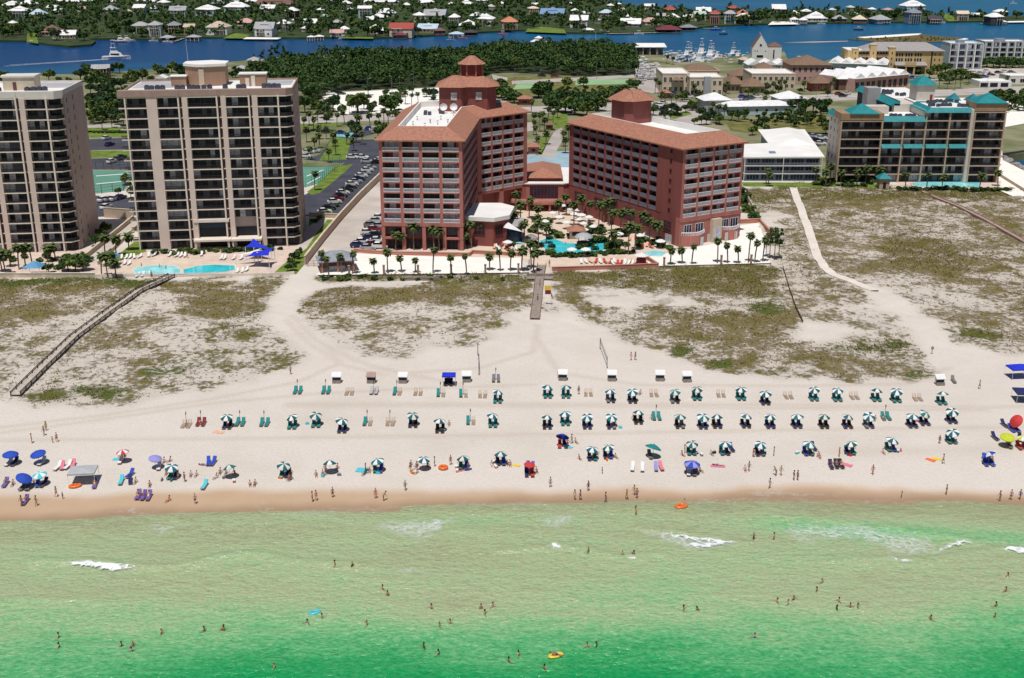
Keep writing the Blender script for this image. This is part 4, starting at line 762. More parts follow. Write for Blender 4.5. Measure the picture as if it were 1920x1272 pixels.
for (a, b) in ((x1, (x1 + x2) / 2), ((x1 + x2) / 2, x2), (x2, (x2 + x3) / 2), ((x2 + x3) / 2, x3 - 1)):
    obj('awning', MB().loft([(a + .5, -1.5), (b - .5, -1.5), (b - .5, .1), (a + .5, .1)], 4 * FT - .1, [(a + .5, -.2), (b - .5, -.2), (b - .5, .1), (a + .5, .1)], 4 * FT + 1.1), M['teal_roof'], TQ)
obj('roof', MB().box(x1, x2, 1.8, 17, HL, HL + .3).box(x2 + 1.6, x3 - .5, 1.5, 30, HR + .2, HR + .5).box(x3 - .5, x4, 8, 30, HR + .2, HR + .5), M['roof_white'], TQ)
obj('back_wing', MB().box(x2 - 6, x3 - 4, 17, 62, 0, HR).box(x3 - 4, x4, 17, 30, 0, HR), M['tq_side'], TQ); obj('roof', MB().box(x2 - 6, x3 - 4, 30, 62, HR, HR + .35), M['roof_white'], TQ)
obj('back_gallery', MB().box(x2 - 6.9, x2 - 6, 20, 60, 0, HR - 1), M['dark_machine'], TQ)
obj('eave_skirt', MB().loft([(x2 - 7.4, 17), (x2 - 4, 17), (x2 - 4, 62.5), (x2 - 7.4, 62.5)], HR - .6, [(x2 - 5.2, 17), (x2 - 4, 17), (x2 - 4, 62.5), (x2 - 5.2, 62.5)], HR + 1.0, top=False), M['teal_roof'], TQ)
st = obj('stair_tower', MB().box(x2 + 3.2, x2 + 9.6, 22, 30, HR, HR + 6.0), M['tq_side'], TQ); obj('pyramid_roof', MB().loft([(x2 + 2.4, 21.2), (x2 + 10.4, 21.2), (x2 + 10.4, 30.8), (x2 + 2.4, 30.8)], HR + 6, [(x2 + 6.3, 25.9), (x2 + 6.5, 25.9), (x2 + 6.5, 26.1), (x2 + 6.3, 26.1)], HR + 9.2), M['teal_roof'], st)
obj('stair_door', MB().box(x2 + 8, x2 + 8.9, 21.9, 22, HR + .3, HR + 2.6), M['red_deep'], st)
obj('lift_tower', MB().box(18.4, 23.2, 34, 40, 0, HR + 3.5).box(18.3, 23.3, 33.95, 34, 8, 8.1), M['grey_panel'], TQ)
obj('roof_house', MB().box(12.2, 19.5, 11, 16, HL + .3, HL + 3.0), M['tq_side'], TQ)
for x, y, z in ((19.5, 5, HL + .3), (24.5, 5, HL + .3), (33, 6, HR + .5), (37.5, 6, HR + .5), (42.8, 6, HR + .5), (35, 15, HR + .5), (39, 16, HR + .5), (43, 17, HR + .5), (27, 40, HR + .4), (29, 46, HR + .4), (31, 36, HR + .4)):
    for i in range(3): mb = MB(); ac_unit(mb, x + (i - 1) * 1.3, y + R.uniform(-1.3, 1.3), z, 1.1); obj('cooling_unit', mb, M['dark_machine'], TQ)
for x, y in ((46.5, 24), (52.5, 22)): obj('dormer_roof', MB().add([(x - 2.2, y - 2, HR + .5), (x + 2.2, y - 2, HR + .5), (x + .6, y + 1, HR + 3.0), (x - 2.2, y + 3, HR + .5), (x + 2.2, y + 3, HR + .5)], [(0, 1, 2), (1, 4, 2), (4, 3, 2), (3, 0, 2)]), M['teal_dark'], TQ)
for f in range(7):
    for y in (4.5, 9, 13.5): link('side_window', cached('tqsw', lambda: MB().box(-.05, .05, 0, .9, 0, 1.3).mesh('side_window', M['glass_dark'])), TQ, (.58, y, f * FT + .9))
# ------------------------------------------------------------------ low white-roofed building beside it
WB = (80.6, 403.5); WF = thing('low_apartment_block', 'low grey apartment block with a bright white flat metal roof', 'apartment building', (*WB, 3.0))
fp = [(0, 0), (27.3, .6), (34.5, 60), (17, 60), (14.5, 28), (1.5, 24)]
obj('wall', MB().prism(offset_poly(fp, .9), 0, 8.2), M['blue_grey'], WF)
obj('roof', MB().prism(offset_poly(fp, -.5), 8.2, 8.7), M['roof_white'], WF)
for f in range(3):
    obj('gallery_slab', MB().box(0, 27, -.4, 1.2, f * 2.75 - .1 if f else 0.02, f * 2.75 + .15), M['white_paint'], WF)
    for i in range(5):
        if f < 3: link('gallery_window', window_me(4.3, 1.7, 'glass_blue', 'blue_grey', 4, 1), WF, (1.2 + i * 5.1, .75, f * 2.75 + .6))
    if f: link('railing', rail_me(26.8, .95, 'rail_grey', .25), WF, (.1, -.3, f * 2.75 + .15))
for x in (0, 13.4, 26.8): obj('gallery_post', MB().box(x, x + .22, -.38, -.16, 0, 8.2), M['white_paint'], WF)
obj('roof_hatch', MB().box(10, 12, 6, 8, 8.7, 9.3), M['blue_grey'], WF); obj('roof_ridge', MB().loft([(16, 22), (30, 24), (33.5, 59), (18, 59)], 8.7, [(23, 28), (24, 28), (27.5, 55), (26.5, 55)], 10.3), M['roof_white'], WF)
# ------------------------------------------------------------------ paving, lawns, pools, roads
sheet('plaza', [(-300, 520), (180, 519.5), (222, 478), (168, 466), (-300, 478)], 'paver', 1)
sheet('pool_deck', [(178, 519.5), (506, 517.5), (548, 482), (575, 460), (262, 472), (205, 490)], 'paver', 2)
sheet('pool_deck', [(215, 512), (500, 512), (500, 500), (440, 494), (330, 486), (250, 490)], 'deck_tan', 3)
sheet('lawn', [(185, 500), (222, 478), (262, 445), (275, 472), (235, 487)], 'lawn', 3)
sheet('lawn', [(508, 517), (556, 514), (640, 413), (580, 410), (576, 452), (548, 482)], 'lawn', 3)
sheet('walkway', [(166, 492), (190, 492), (265, 425), (262, 412), (248, 412), (165, 480)], 'concrete', 4)
sheet('walkway', [(580, 424), (600, 412), (614, 412), (592, 440), (575, 466), (552, 482), (560, 466)], 'concrete', 4)
sheet('hotel_driveway', [(572, 499), (580, 489), (640, 413), (715, 335), (760, 335), (760, 470), (700, 471), (652, 472), (600, 500)], 'concrete', 2)
sheet('parking_lot', [(560, 405), (639, 405), (716, 330), (760, 262), (690, 262), (600, 350), (560, 372)], 'asphalt', 2)
sheet('parking_lot', [(160, 408), (262, 404), (262, 372), (160, 366)], 'asphalt', 2)
sheet('parking_lot', [(160, 318), (262, 318), (262, 296), (160, 298)], 'asphalt', 2); sheet('parking_lot', [(160, 282), (262, 280), (250, 258), (160, 262)], 'asphalt', 2)
sheet('lawn', [(150, 296), (262, 294), (262, 282), (150, 284)], 'lawn', 3); sheet('lawn', [(150, 258), (262, 256), (262, 244), (150, 246)], 'lawn', 3)
sheet('tennis_court', [(160, 320), (256, 321), (232, 358), (170, 364)], 'court_green', 4)
sheet('tennis_court', [(555, 314), (628, 313), (596, 345), (555, 356)], 'court_green', 4)
for P in ([(180, 330), (250, 325), (250, 326.2), (180, 331.2)], [(180, 345), (240, 339), (240, 340.2), (180, 346.2)], [(575, 330), (608, 318), (609, 319), (575, 331.5)], [(575, 345), (601, 331), (602, 332), (575, 346.5)]): sheet('court_marking', P, 'line_white', 5)
sheet('lawn', [(628, 313), (662, 308), (648, 322), (600, 362), (585, 366), (576, 360), (596, 345)], 'lawn', 4)
sheet('lawn', [(598, 302), (650, 300), (658, 262), (622, 256), (612, 280)], 'lawn', 4); sheet('parking_lot', [(568, 300), (600, 290), (628, 250), (700, 240), (700, 252), (660, 262), (690, 262), (680, 300), (640, 306)], 'asphalt', 1)
sheet('fountain_pool', [(618, 256), (626, 247), (665, 247), (656, 258)], 'pool_pale', 5)
# the coast road and its side streets
def ribbon(name, pts, w, key, lev, world=False):
    P = [Vector(q if world else G(*q)) for q in pts]; Lf, Rt = [], []
    for i, p in enumerate(P):
        d = (P[min(i + 1, len(P) - 1)] - P[max(i - 1, 0)]).normalized(); n = Vector((-d.y, d.x)) * (w[i] if isinstance(w, (list, tuple)) else w) / 2
        Lf.append(p + n); Rt.append(p - n)
    return flat(name, [tuple(q) for q in Lf + Rt[::-1]], 3.0 + .012 * lev, M[key])
RD = [(x, 577 + .3 * x) for x in (-600, -200, -100, 0, 100, 200, 300, 700)]
ribbon('coast_road', RD, 24, 'road', 2, True); ribbon('road_marking', RD, .5, 'line_white', 3, True)
ribbon('road_marking', [(x, y + 8) for x, y in RD], .3, 'line_white', 3, True); ribbon('road_marking', [(x, y - 8) for x, y in RD], .3, 'line_white', 3, True)
sheet('verge', [(60, 252), (262, 246), (262, 238), (60, 243)], 'lawn', 3); sheet('verge', [(560, 240), (640, 236), (640, 230), (560, 234)], 'lawn', 3)
sheet('gravel_lot', [(604, 182), (640, 173), (834, 164), (838, 204), (750, 208), (690, 214), (640, 216)], 'white_sand', 2)
sheet('park_drive', [(922, 140), (952, 146), (948, 166), (930, 163)], 'road', 2); sheet('park_drive', [(960, 152), (1195, 140), (1195, 146), (960, 158)], 'road', 2)
sheet('park_grass', [(945, 146), (1185, 138), (1190, 160), (1150, 170), (955, 180)], 'scrub', 1)
sheet('park_tennis_court', [(970, 156), (1008, 154), (1006, 166), (962, 168)], 'court_pale', 3); sheet('park_tennis_court', [(1080, 150), (1178, 148), (1180, 158), (1078, 160)], 'court_pale', 3)
sheet('entrance_drive', [(1010, 296), (1036, 250), (1052, 240), (1062, 252), (1045, 280), (1042, 296)], 'road', 3); sheet('entrance_drive', [(975, 232), (1004, 228), (1000, 245), (975, 250)], 'road', 3)
sheet('entrance_court', [(960, 300), (1010, 285), (1075, 283), (1075, 318), (960, 340)], 'blue_paving', 2)
sheet('lawn', [(1004, 292), (1012, 262), (1038, 248), (1030, 262), (1016, 290)], 'lawn', 3); sheet('lawn', [(1020, 222), (1062, 212), (1068, 236), (1036, 242)], 'lawn', 3)
sheet('east_lot', [(1200, 210), (1300, 196), (1340, 215), (1330, 232), (1270, 236), (1210, 226)], 'road', 1); sheet('marina_road', [(1190, 120), (1235, 118), (1262, 160), (1230, 176), (1196, 170)], 'road', 2)
sheet('lawn', [(1250, 216), (1288, 208), (1298, 214), (1262, 224)], 'lawn', 3); sheet('meadow', [(1360, 228), (1548, 214), (1552, 250), (1440, 254), (1370, 246)], 'scrub', 2); sheet('lawn', [(1290, 190), (1340, 180), (1340, 188), (1300, 196)], 'lawn', 3)
sheet('side_lot', [(1490, 300), (1560, 262), (1560, 250), (1490, 248), (1470, 258)], 'asphalt', 2); sheet('apartment_lot', [(1800, 128), (1925, 128), (1925, 146), (1840, 150), (1780, 140)], 'concrete', 2)
sheet('lawn', [(1388, 350), (1560, 352), (1690, 354), (1640, 344), (1390, 342)], 'lawn', 2); sheet('pool_deck', [(1670, 352), (1870, 357), (1878, 340), (1690, 340)], 'paver', 3)
sheet('swimming_pool', [(1716, 340), (1838, 341), (1836, 352), (1712, 350)], 'pool_pale', 5)
sheet('sand_spit', [(1862, 352), (1930, 382), (2100, 430), (2100, 350), (1921, 321), (1880, 300), (1876, 240), (1930, 230), (1990, 215), (2100, 200), (2100, 150), (1880, 178), (1866, 240)], 'white_sand', 1)
# hotel grounds
sheet('sand_court', [(592, 516), (980, 512), (976, 484), (820, 482), (668, 476), (640, 478)], 'white_sand', 3)
sheet('sand_court', [(1215, 500), (1444, 494), (1424, 418), (1385, 424), (1385, 448), (1278, 470), (1215, 482)], 'white_sand', 3)
sheet('pool_deck', [(860, 482), (980, 486), (1010, 507), (1040, 507), (1232, 500), (1232, 480), (1278, 472), (1075, 380), (970, 380), (880, 440)], 'deck_tan', 2)
sheet('pool_deck', [(640, 478), (668, 474), (720, 476), (720, 470), (860, 470), (860, 484), (660, 482)], 'paver', 2)
def water(name, pts, key='pool_water', rim='slab_white'):
    P = [G(*q) for q in pts]; c = (sum(p[0] for p in P) / len(P), sum(p[1] for p in P) / len(P))
    out = [(c[0] + (x - c[0]) * 1.04, c[1] + (y - c[1]) * 1.08) for x, y in P]; flat(name + '_rim', out, 3.06, M[rim]); return flat(name, P, 3.075, M[key])
water('swimming_pool', [(250, 508), (258, 502), (290, 498), (322, 498.5), (334, 502), (338, 506), (338, 514), (300, 516), (275, 516.5), (255, 514)], 'pool_pale')
water('swimming_pool', [(344, 506), (356, 503), (372, 499), (405, 497), (440, 498.5), (441, 506), (425, 510), (385, 513), (344, 514)])
water('swimming_pool', [(938, 446), (958, 443), (984, 448), (980, 457), (962, 460), (944, 455)], 'pool_pale')
water('swimming_pool', [(1012, 452), (1026, 447), (1042, 449), (1058, 456), (1090, 458), (1112, 454), (1130, 454), (1150, 460), (1142, 467), (1118, 473), (1060, 475), (1034, 477), (1020, 466)])
water('spa_pool', [(1208, 474), (1228, 470), (1250, 474), (1240, 481), (1214, 480)], 'pool_pale')
# ------------------------------------------------------------------ walls and fences
def wall(label, pts, h, th, key, capk=None, name='garden_wall', z0=3.0, cat='wall', world=False):
    P = [q if world else G(*q) for q in pts]; B = P[0]; mb = MB(); cb = MB()
    for (xa, ya), (xb, yb) in zip(P, P[1:]):
        a, Ln = frame((xa, ya), (xb, yb)); m_ = Matrix.Translation((xa - B[0], ya - B[1], 0)) @ Matrix.Rotation(a, 4, 'Z'); mb.M = m_; cb.M = m_
        mb.box(0, Ln, -th / 2, th / 2, -.5, h); cb.box(-.06, Ln + .06, -th / 2 - .08, th / 2 + .08, h, h + .14)
    o = obj(name, mb, M[key], None, (*B, z0)); tag(o, label, cat)
    if capk: obj('coping', cb, M[capk], o)
    return o
wall('tan retaining wall beside the hotel driveway and the car park', [(572, 497), (606, 453), (640, 412), (676, 373), (716, 334)], 2.3, .4, 'wall_tan', 'cap')
wall('tan wall at the lawn edge below the beige tower car park', [(580, 407), (640, 410)], 1.3, .35, 'wall_tan', 'cap')
wall('low beige seawall below the planted plaza of the cut-off tower', [(-200, 521), (178, 520.5)], 1.1, .3, 'cap', 'slab_white')
wall('low white seawall along the beige tower pool deck', [(178, 520.5), (508, 518), (552, 515)], .8, .25, 'slab_white')
wall('beige ramp wall climbing between the two beige towers', [(163, 484), (250, 413)], 1.3, .3, 'wall_tan', 'cap'); wall('beige ramp wall at the lawn side between the two beige towers', [(184, 497), (264, 420)], .9, .3, 'wall_tan', 'cap')
wall('tan wall closing the yard behind the cut-off tower', [(196, 408), (252, 412)], 3.0, .3, 'wall_tan', 'cap')
wall('pink low wall between hotel terrace and sand court, west part', [(664, 473), (722, 478), (880, 481), (886, 476), (975, 481)], .9, .3, 'wall_red', 'soffit')
wall('pink retaining wall under the hotel pool terrace', [(1035, 508.5), (1120, 506), (1234, 501.5), (1212, 487), (1195, 484)], 1.0, .3, 'wall_red', 'soffit')
wall('pink wall closing the sand court beside the east hotel block', [(1384, 420), (1424, 418), (1444, 440)], 1.2, .3, 'wall_red', 'soffit'); wall('tan fence wall beside the east hotel block and the dunes', [(1424, 418), (1388, 345)], 1.1, .25, 'wall_tan')
wall('dark timber bulkhead along the front of the west sand court', [(596, 518), (780, 516), (992, 513)], .25, .3, 'wood_dark', name='bulkhead'); wall('dark timber bulkhead along the front of the east sand court', [(1236, 500.5), (1446, 495)], .2, .3, 'wood_dark', name='bulkhead')
wall('dark seawall of the inlet beside the white sand spit', [(1881, 291), (1925, 285), (2000, 280)], .8, .5, 'wood_dark', name='seawall'); wall('tan boundary wall right of the turquoise-roofed condominium', [(1868, 327), (1930, 366)], 1.0, .3, 'wall_tan')
for i in range(26):
    t = R.random(); px = 1880 + 42 * t + R.uniform(-3, 2); py = 299 + 20 * t + R.uniform(-2, 5); x, y = G(px, py, 2.2); s = R.uniform(.7, 1.5)
    mb = MB().lathe([(0, -.4), (s * .7, -.2), (s, .2), (s * .75, .6), (s * .3, .8), (0, .85)], 6); mb.v = [(x_ * R.uniform(.8, 1.2), y_ * R.uniform(.8, 1.2), z_ * R.uniform(.8, 1.1)) for x_, y_, z_ in mb.v]
    tag(obj('boulder', mb, M['rock'], None, (x, y, 2.6 if R.random() < .6 else 3.0), R.uniform(0, 6)), 'grey boulder in the rock bank between sand spit and inlet', 'rock', 'boulders along the inlet')
def railing_fence(label, pts, h=1.3, sp=2.4, key='wood_pink', name='post_fence', rails=2):
    P = [G(*q) for q in pts]; B = P[0]; T = thing(name, label, 'fence', (*B, 3.0))
    rb = MB()
    for (xa, ya), (xb, yb) in zip(P, P[1:]):
        a, Ln = frame((xa, ya), (xb, yb)); rb.M = Matrix.Translation((xa - B[0], ya - B[1], 0)) @ Matrix.Rotation(a, 4, 'Z')
        for k in range(rails): z = h * (k + 1) / rails - .08; rb.box(0, Ln, -.02, .03, z, z + .07)
        n = max(1, int(Ln / sp))
        for i in range(n + 1):
            t = i / n; link('post', cached(('post', h, key), lambda: MB().box(-.07, .07, -.07, .07, -.3, h).mesh('post', M[key])), T, (xa - B[0] + (xb - xa) * t, ya - B[1] + (yb - ya) * t, 0))
    obj('rail', rb, M[key], T); return T
railing_fence('pink picket fence and gate across the hotel driveway bottom', [(566, 500), (600, 500), (602, 502)], 1.6, 1.2)
railing_fence('thin white railing along the tower pool deck front', [(215, 520), (330, 520), (508, 517)], 1.1, 3, 'rail_white')
railing_fence('green mesh fence post row beside the tennis court of the beige tower', [(573, 352), (597, 343), (640, 306), (560, 308)], 3.0, 3, 'court_green', rails=3)
railing_fence('green mesh fence round the tennis court between the two beige towers', [(165, 318), (256, 319), (232, 358), (170, 366)], 3.0, 3, 'wood_dark', rails=3)
def bollard(px, py): 
    x, y = G(px, py); tag(obj('fence_post', MB().box(-.25, .25, -.25, .25, -.3, 2.3).box(-.32, .32, -.32, .32, 2.3, 2.5), M['wood_pink'], None, (x, y, 3.0)), 'squat red-brown post at the sand court front, among palms', 'post', 'squat posts along the sand court')
for px, py in ((655, 516), (720, 515), (784, 515), (846, 514), (910, 513.5), (972, 512), (1245, 500), (1352, 496), (1408, 495)): bollard(px, py)
mk('wood_pale', (.50, .43, .37), var=.2, scale=1.5)
# ------------------------------------------------------------------ dune boardwalks and other timber
def boardwalk(label, pts, w, h, key, railk=None, rail_h=1.05, name='boardwalk', slats=True):
    P = [at(*q) for q in pts]; B = P[0]; T = thing(name, label, 'boardwalk', B)
    dk = MB(); rl = MB()
    for (xa, ya, za), (xb, yb, zb) in zip(P, P[1:]):
        a = math.atan2(yb - ya, xb - xa); Ln = math.hypot(xb - xa, yb - ya); n = max(1, int(Ln / .5)); nx, ny = -math.sin(a), math.cos(a)
        for i in range(n):
            t0, t1 = i / n, (i + .94) / n
            q = [(xa + (xb - xa) * t - B[0], ya + (yb - ya) * t - B[1], za + (zb - za) * t - B[2] + h) for t in (t0, t1)]
            j = R.uniform(-.05, .05)
            vs = [(x + nx * s * (w / 2 + j), y + ny * s * (w / 2 + j), z) for (x, y, z), s in ((q[0], -1), (q[1], -1), (q[1], 1), (q[0], 1))]
            dk.add(vs + [(x, y, z - .1) for x, y, z in vs], [(0, 1, 2, 3), (7, 6, 5, 4), (0, 4, 5, 1), (2, 6, 7, 3), (1, 5, 6, 2), (3, 7, 4, 0)])
        for s in (-1, 1):
            m_ = max(1, int(Ln / 2.4))
            for i in range(m_ + 1):
                t = i / m_; p = (xa + (xb - xa) * t - B[0] + nx * s * (w / 2 + .08), ya + (yb - ya) * t - B[1] + ny * s * (w / 2 + .08), za + (zb - za) * t - B[2])
                if railk: link('post', cached(('bwp', key, rail_h, h), lambda: MB().box(-.08, .08, -.08, .08, -.6, h + rail_h).mesh('post', M[railk])), T, p)
            if railk:
                o_ = [(xx - B[0] + nx * s * (w / 2 + .08), yy - B[1] + ny * s * (w / 2 + .08), zz - B[2] + h) for xx, yy, zz in ((xa, ya, za), (xb, yb, zb))]
                for dz, tk in (((rail_h, .2), (rail_h * .5, .17), (-.1, .25)) if railk == 'wood_dark' else ((rail_h, .16), (rail_h * .5, .12), (-.15, .2))):
                    v = [(x, y, z + dz - tk) for x, y, z in o_] + [(x, y, z + dz) for x, y, z in o_[::-1]]
                    rl.add(v + [(x + nx * .06, y + ny * .06, z) for x, y, z in v], [(0, 1, 2, 3), (7, 6, 5, 4), (3, 2, 6, 7), (0, 4, 5, 1)])
    obj('deck', dk, M[key], T)
    if rl.v: obj('railing', rl, M[railk], T)
    return T
boardwalk('long dark-railed timber boardwalk running from the beige tower pool to the beach', [(30, 744), (80, 694), (140, 636), (200, 592), (262, 548), (322, 521)], 1.7, .45, 'wood_pale', 'wood_dark', .65)
bw = boardwalk('pale straight boardwalk from the hotel terrace down to the beach', [(1003, 600), (1008, 560), (1012, 520), (1016, 500)], 2.0, .45, 'wood_tan' if False else 'wood_grey', 'wood_grey', .6)
boardwalk('narrow weathered boardwalk by the turquoise-roofed condominium, crossing the dunes', [(1960, 478), (1905, 446), (1850, 415), (1800, 390), (1760, 374), (1728, 360)], 1.5, .35, 'wood_pink', 'wood_pink', .25)
ribs = [(1487, 353), (1496, 380), (1507, 410), (1520, 445), (1532, 482), (1545, 502), (1562, 516), (1600, 530), (1640, 547)]
def groundpath(name, pts, w, key):
    P = [Vector(at(*p)) for p in pts]; S = []
    for a_, b_ in zip(P, P[1:]):
        for i in range(8): S.append(a_.lerp(b_, i / 8))
    S.append(P[-1]); mb = MB(); vs = []
    for i, p in enumerate(S):
        d = (S[min(i + 1, len(S) - 1)] - S[max(i - 1, 0)]).normalized(); n = Vector((-d.y, d.x, 0)) * w / 2
        for q in (p + n, p - n): vs.append((q.x, q.y, max(float(gz(q.x, q.y)), p.z) + .22))
    k = len(S); mb.add(vs + [(x, y, z - .6) for x, y, z in vs], [(2 * i, 2 * i + 1, 2 * i + 3, 2 * i + 2) for i in range(k - 1)] + [(2 * i + 2 * k, 2 * i, 2 * i + 2, 2 * i + 2 + 2 * k) for i in range(k - 1)] + [(2 * i + 1, 2 * i + 1 + 2 * k, 2 * i + 3 + 2 * k, 2 * i + 3) for i in range(k - 1)])
    o = obj(name, mb, M[key], kind='structure'); return o
groundpath('dune_path', ribs, 2.4, 'sand_path')
def sandfence(label, pts):
    T = thing('sand_fence', label, 'fence', at(*pts[0])); B = T.location; st = []
    for a_, b_ in zip(pts, pts[1:]):
        n = 14
        for i in range(n): t = i / n; st.append(at(a_[0] + (b_[0] - a_[0]) * t, a_[1] + (b_[1] - a_[1]) * t))
    mb = MB()
    for (xa, ya, za), (xb, yb, zb) in zip(st, st[1:]):
        p0 = (xa - B[0], ya - B[1], za - B[2] - .1); p1 = (xb - B[0], yb - B[1], zb - B[2] - .1)
        mb.add([p0, p1, (p1[0], p1[1], p1[2] + .75), (p0[0], p0[1], p0[2] + .75), (p0[0] + .05, p0[1], p0[2]), (p1[0] + .05, p1[1], p1[2]), (p1[0] + .05, p1[1], p1[2] + .75), (p0[0] + .05, p0[1], p0[2] + .75)], [(0, 1, 2, 3), (7, 6, 5, 4), (3, 2, 6, 7)])
    obj('slat', mb, M['wood_dark'], T)
    for x, y, z in st[::3]: link('post', cached('sfp', lambda: MB().box(-.06, .06, -.06, .06, -.3, .95).mesh('post', M['wood_dark'])), T, (x - B[0], y - B[1], z - B[2]))
sandfence('dark leaning sand fence on the dunes below the clump of pines', [(1468, 505), (1480, 545), (1492, 580), (1506, 608)])
sandfence('short dark sand fence beside the pale hotel boardwalk', [(1030, 545), (1036, 562)])
# ------------------------------------------------------------------ foliage
def crown_quads(n, rx, ry, rz, size, lumps, rs, cz=0.0, flat_=.25):
    L = rs.normal(size=(lumps, 3)); L /= np.linalg.norm(L, axis=1, keepdims=True); L *= rs.uniform(.25, .68, (lumps, 1)); L[:, 2] = np.abs(L[:, 2]) * .9 - .25
    k = rs.randint(0, lumps, n); D = rs.normal(size=(n, 3)); D /= np.linalg.norm(D, axis=1, keepdims=True)
    P = L[k] + D * (rs.uniform(.26, .44, lumps)[k] * rs.uniform(.72, 1.08, n))[:, None]
    P *= np.array([rx, ry, rz]); P[:, 2] += cz
    A = rs.normal(size=(n, 3)); A[:, 2] *= flat_ * 2; A /= np.linalg.norm(A, axis=1, keepdims=True); B_ = np.cross(A, rs.normal(size=(n, 3))); B_ /= np.linalg.norm(B_, axis=1, keepdims=True)
    s = size * rs.uniform(.55, 1.25, n)[:, None]
    return np.stack([P - A * s - B_ * s * .6, P + A * s - B_ * s * .7, P + A * s * .8 + B_ * s * .6, P - A * s * .9 + B_ * s * .7], 1)
def quad_mesh(name, Qd, m):
    V = Qd.reshape(-1, 3); q = np.arange(len(V)).reshape(-1, 4); me = bpy.data.meshes.new(name)
    me.vertices.add(len(V)); me.vertices.foreach_set('co', V.astype(np.float32).ravel()); me.loops.add(q.size); me.loops.foreach_set('vertex_index', q.astype(np.int32).ravel())
    me.polygons.add(len(q)); me.polygons.foreach_set('loop_start', np.arange(0, q.size, 4, dtype=np.int32)); me.polygons.foreach_set('loop_total', np.full(len(q), 4, np.int32)); me.update(calc_edges=True); me.materials.append(m); return me
prs = np.random.RandomState(11)
TREES = {}
def tree_proto(kind, i):
    key = (kind, i)
    if key in TREES: return TREES[key]
    mb = MB(); n = 'crown'
    if kind == 'oak':
        cr = quad_mesh('crown', crown_quads(620, 4.6, 4.6, 3.6, .55, 11, prs, 4.1), M[('leaf_a', 'leaf_dark', 'leaf_b')[i % 3]])
        mb.tube((0, 0, -.3), (.1, 0, 2.2), .38, .26)
        for a in range(4): t = a * 1.57 + i; mb.tube((.1, 0, 2.0), (2.2 * math.cos(t), 2.2 * math.sin(t), 4.4), .2, .07, 5)
    elif kind == 'pine':
        c = [crown_quads(70, 2.0, 2.0, 1.1, .42, 4, prs, 6.6 + k * 1.15) * np.array([1 - .12 * k] * 2 + [1]) + np.array([prs.uniform(-.9, .9), prs.uniform(-.9, .9), 0]) for k in range(5)]
        cr = quad_mesh('crown', np.concatenate(c), M[('leaf_c', 'leaf_a')[i % 2]]); mb.tube((0, 0, -.3), (.25, .1, 11.2), .22, .07)
        for k in range(6): t = k * 1.1; mb.tube((.2, .1, 6.2 + k * .7), (1.5 * math.cos(t), 1.5 * math.sin(t), 6.9 + k * .8), .07, .03, 4)
    elif kind == 'round':
        cr = quad_mesh('crown', crown_quads(380, 2.7, 2.7, 2.7, .42, 8, prs, 3.5), M[('leaf_b', 'leaf_c', 'leaf_a')[i % 3]]); mb.tube((0, 0, -.3), (0, .1, 3.2), .2, .12)
        for a in range(3): t = a * 2.1 + i; mb.tube((0, 0, 1.6), (1.2 * math.cos(t), 1.2 * math.sin(t), 3.4), .11, .05, 5)
    else:
        cr = quad_mesh('crown', crown_quads(200, 1.5, 1.5, 1.25, .28, 6, prs, .85), M[('leaf_b', 'leaf_a', 'leaf_dark')[i % 3]]); mb.tube((0, 0, -.2), (0, 0, .9), .12, .06)
    TREES[key] = (cr, mb.mesh('trunk', M['trunk'])); return TREES[key]
def tree(kind, x, y, z, h, label, group, name=None, wide=1.0, cat=None):
    H0 = dict(oak=7.2, pine=12.4, round=6.0, bush=2.1)[kind]; s = h / H0; cr, tk = tree_proto(kind, R.randrange(3 if kind != 'pine' else 2))
    T = thing(name or dict(oak='oak_tree', pine='pine_tree', round='leafy_tree', bush='shrub')[kind], label, cat or ('shrub' if kind == 'bush' else 'tree'), (x, y, z), R.uniform(0, 6.3), group); T.scale = (s * wide, s * wide, s)
    link('crown', cr, T); link('trunk', tk, T); return T
def palm_mesh(i):
    r = random.Random(50 + i); mb = MB()
    nf = 26
    for k in range(nf):
        a = k * 2.39996 + r.uniform(-.2, .2); up = 1.15 - 1.75 * (k / nf) + r.uniform(-.12, .12); ln = r.uniform(1.35, 1.85); p = Vector((0, 0, 0)); prev = None; segs = 4
        for j in range(segs + 1):
            w = (.10, .42, .50, .34, .03)[j]; e = up - .42 * j * (1.1 - .3 * up); dirv = Vector((math.cos(a) * math.cos(e), math.sin(a) * math.cos(e), math.sin(e))); side = Vector((-math.sin(a), math.cos(a), 0)) * w
            cur = (p - side + Vector((0, 0, -.10 * w)), p.copy() + Vector((0, 0, .06)), p + side + Vector((0, 0, -.10 * w)))
            if prev: mb.add([*prev, *cur], [(0, 1, 4, 3), (1, 2, 5, 4)], 1 if k > nf * .78 else 0)
            prev = cur; p = p + dirv * ln / segs
    return mb.mesh('crown', [M['palm_leaf'], M['palm_dry']])
PALMC = [palm_mesh(i) for i in range(3)]
def ptrunk():
    mb = MB(); r = .17
    for j in range(6): mb.tube((.012 * j * j, 0, j / 6 - (.02 if j == 0 else 0)), (.012 * (j + 1) ** 2, 0, (j + 1) / 6), .19 - .008 * j, .165 - .008 * j, 7)
    return mb.mesh('trunk', M['palm_trunk'])
PTR = ptrunk()
def palm(px, py, h, label, group, z=3.0, s=1.0):
    x, y = G(px, py, z); T = thing('palm_tree', label, 'palm', (x, y, z), R.uniform(0, 6.3), group)
    t = link('trunk', PTR, T, (0, 0, 0)); t.scale = (1, 1, h); c = link('crown', R.choice(PALMC), T, (.43, 0, h)); c.scale = (s, s, s * R.uniform(.9, 1.1)); return T
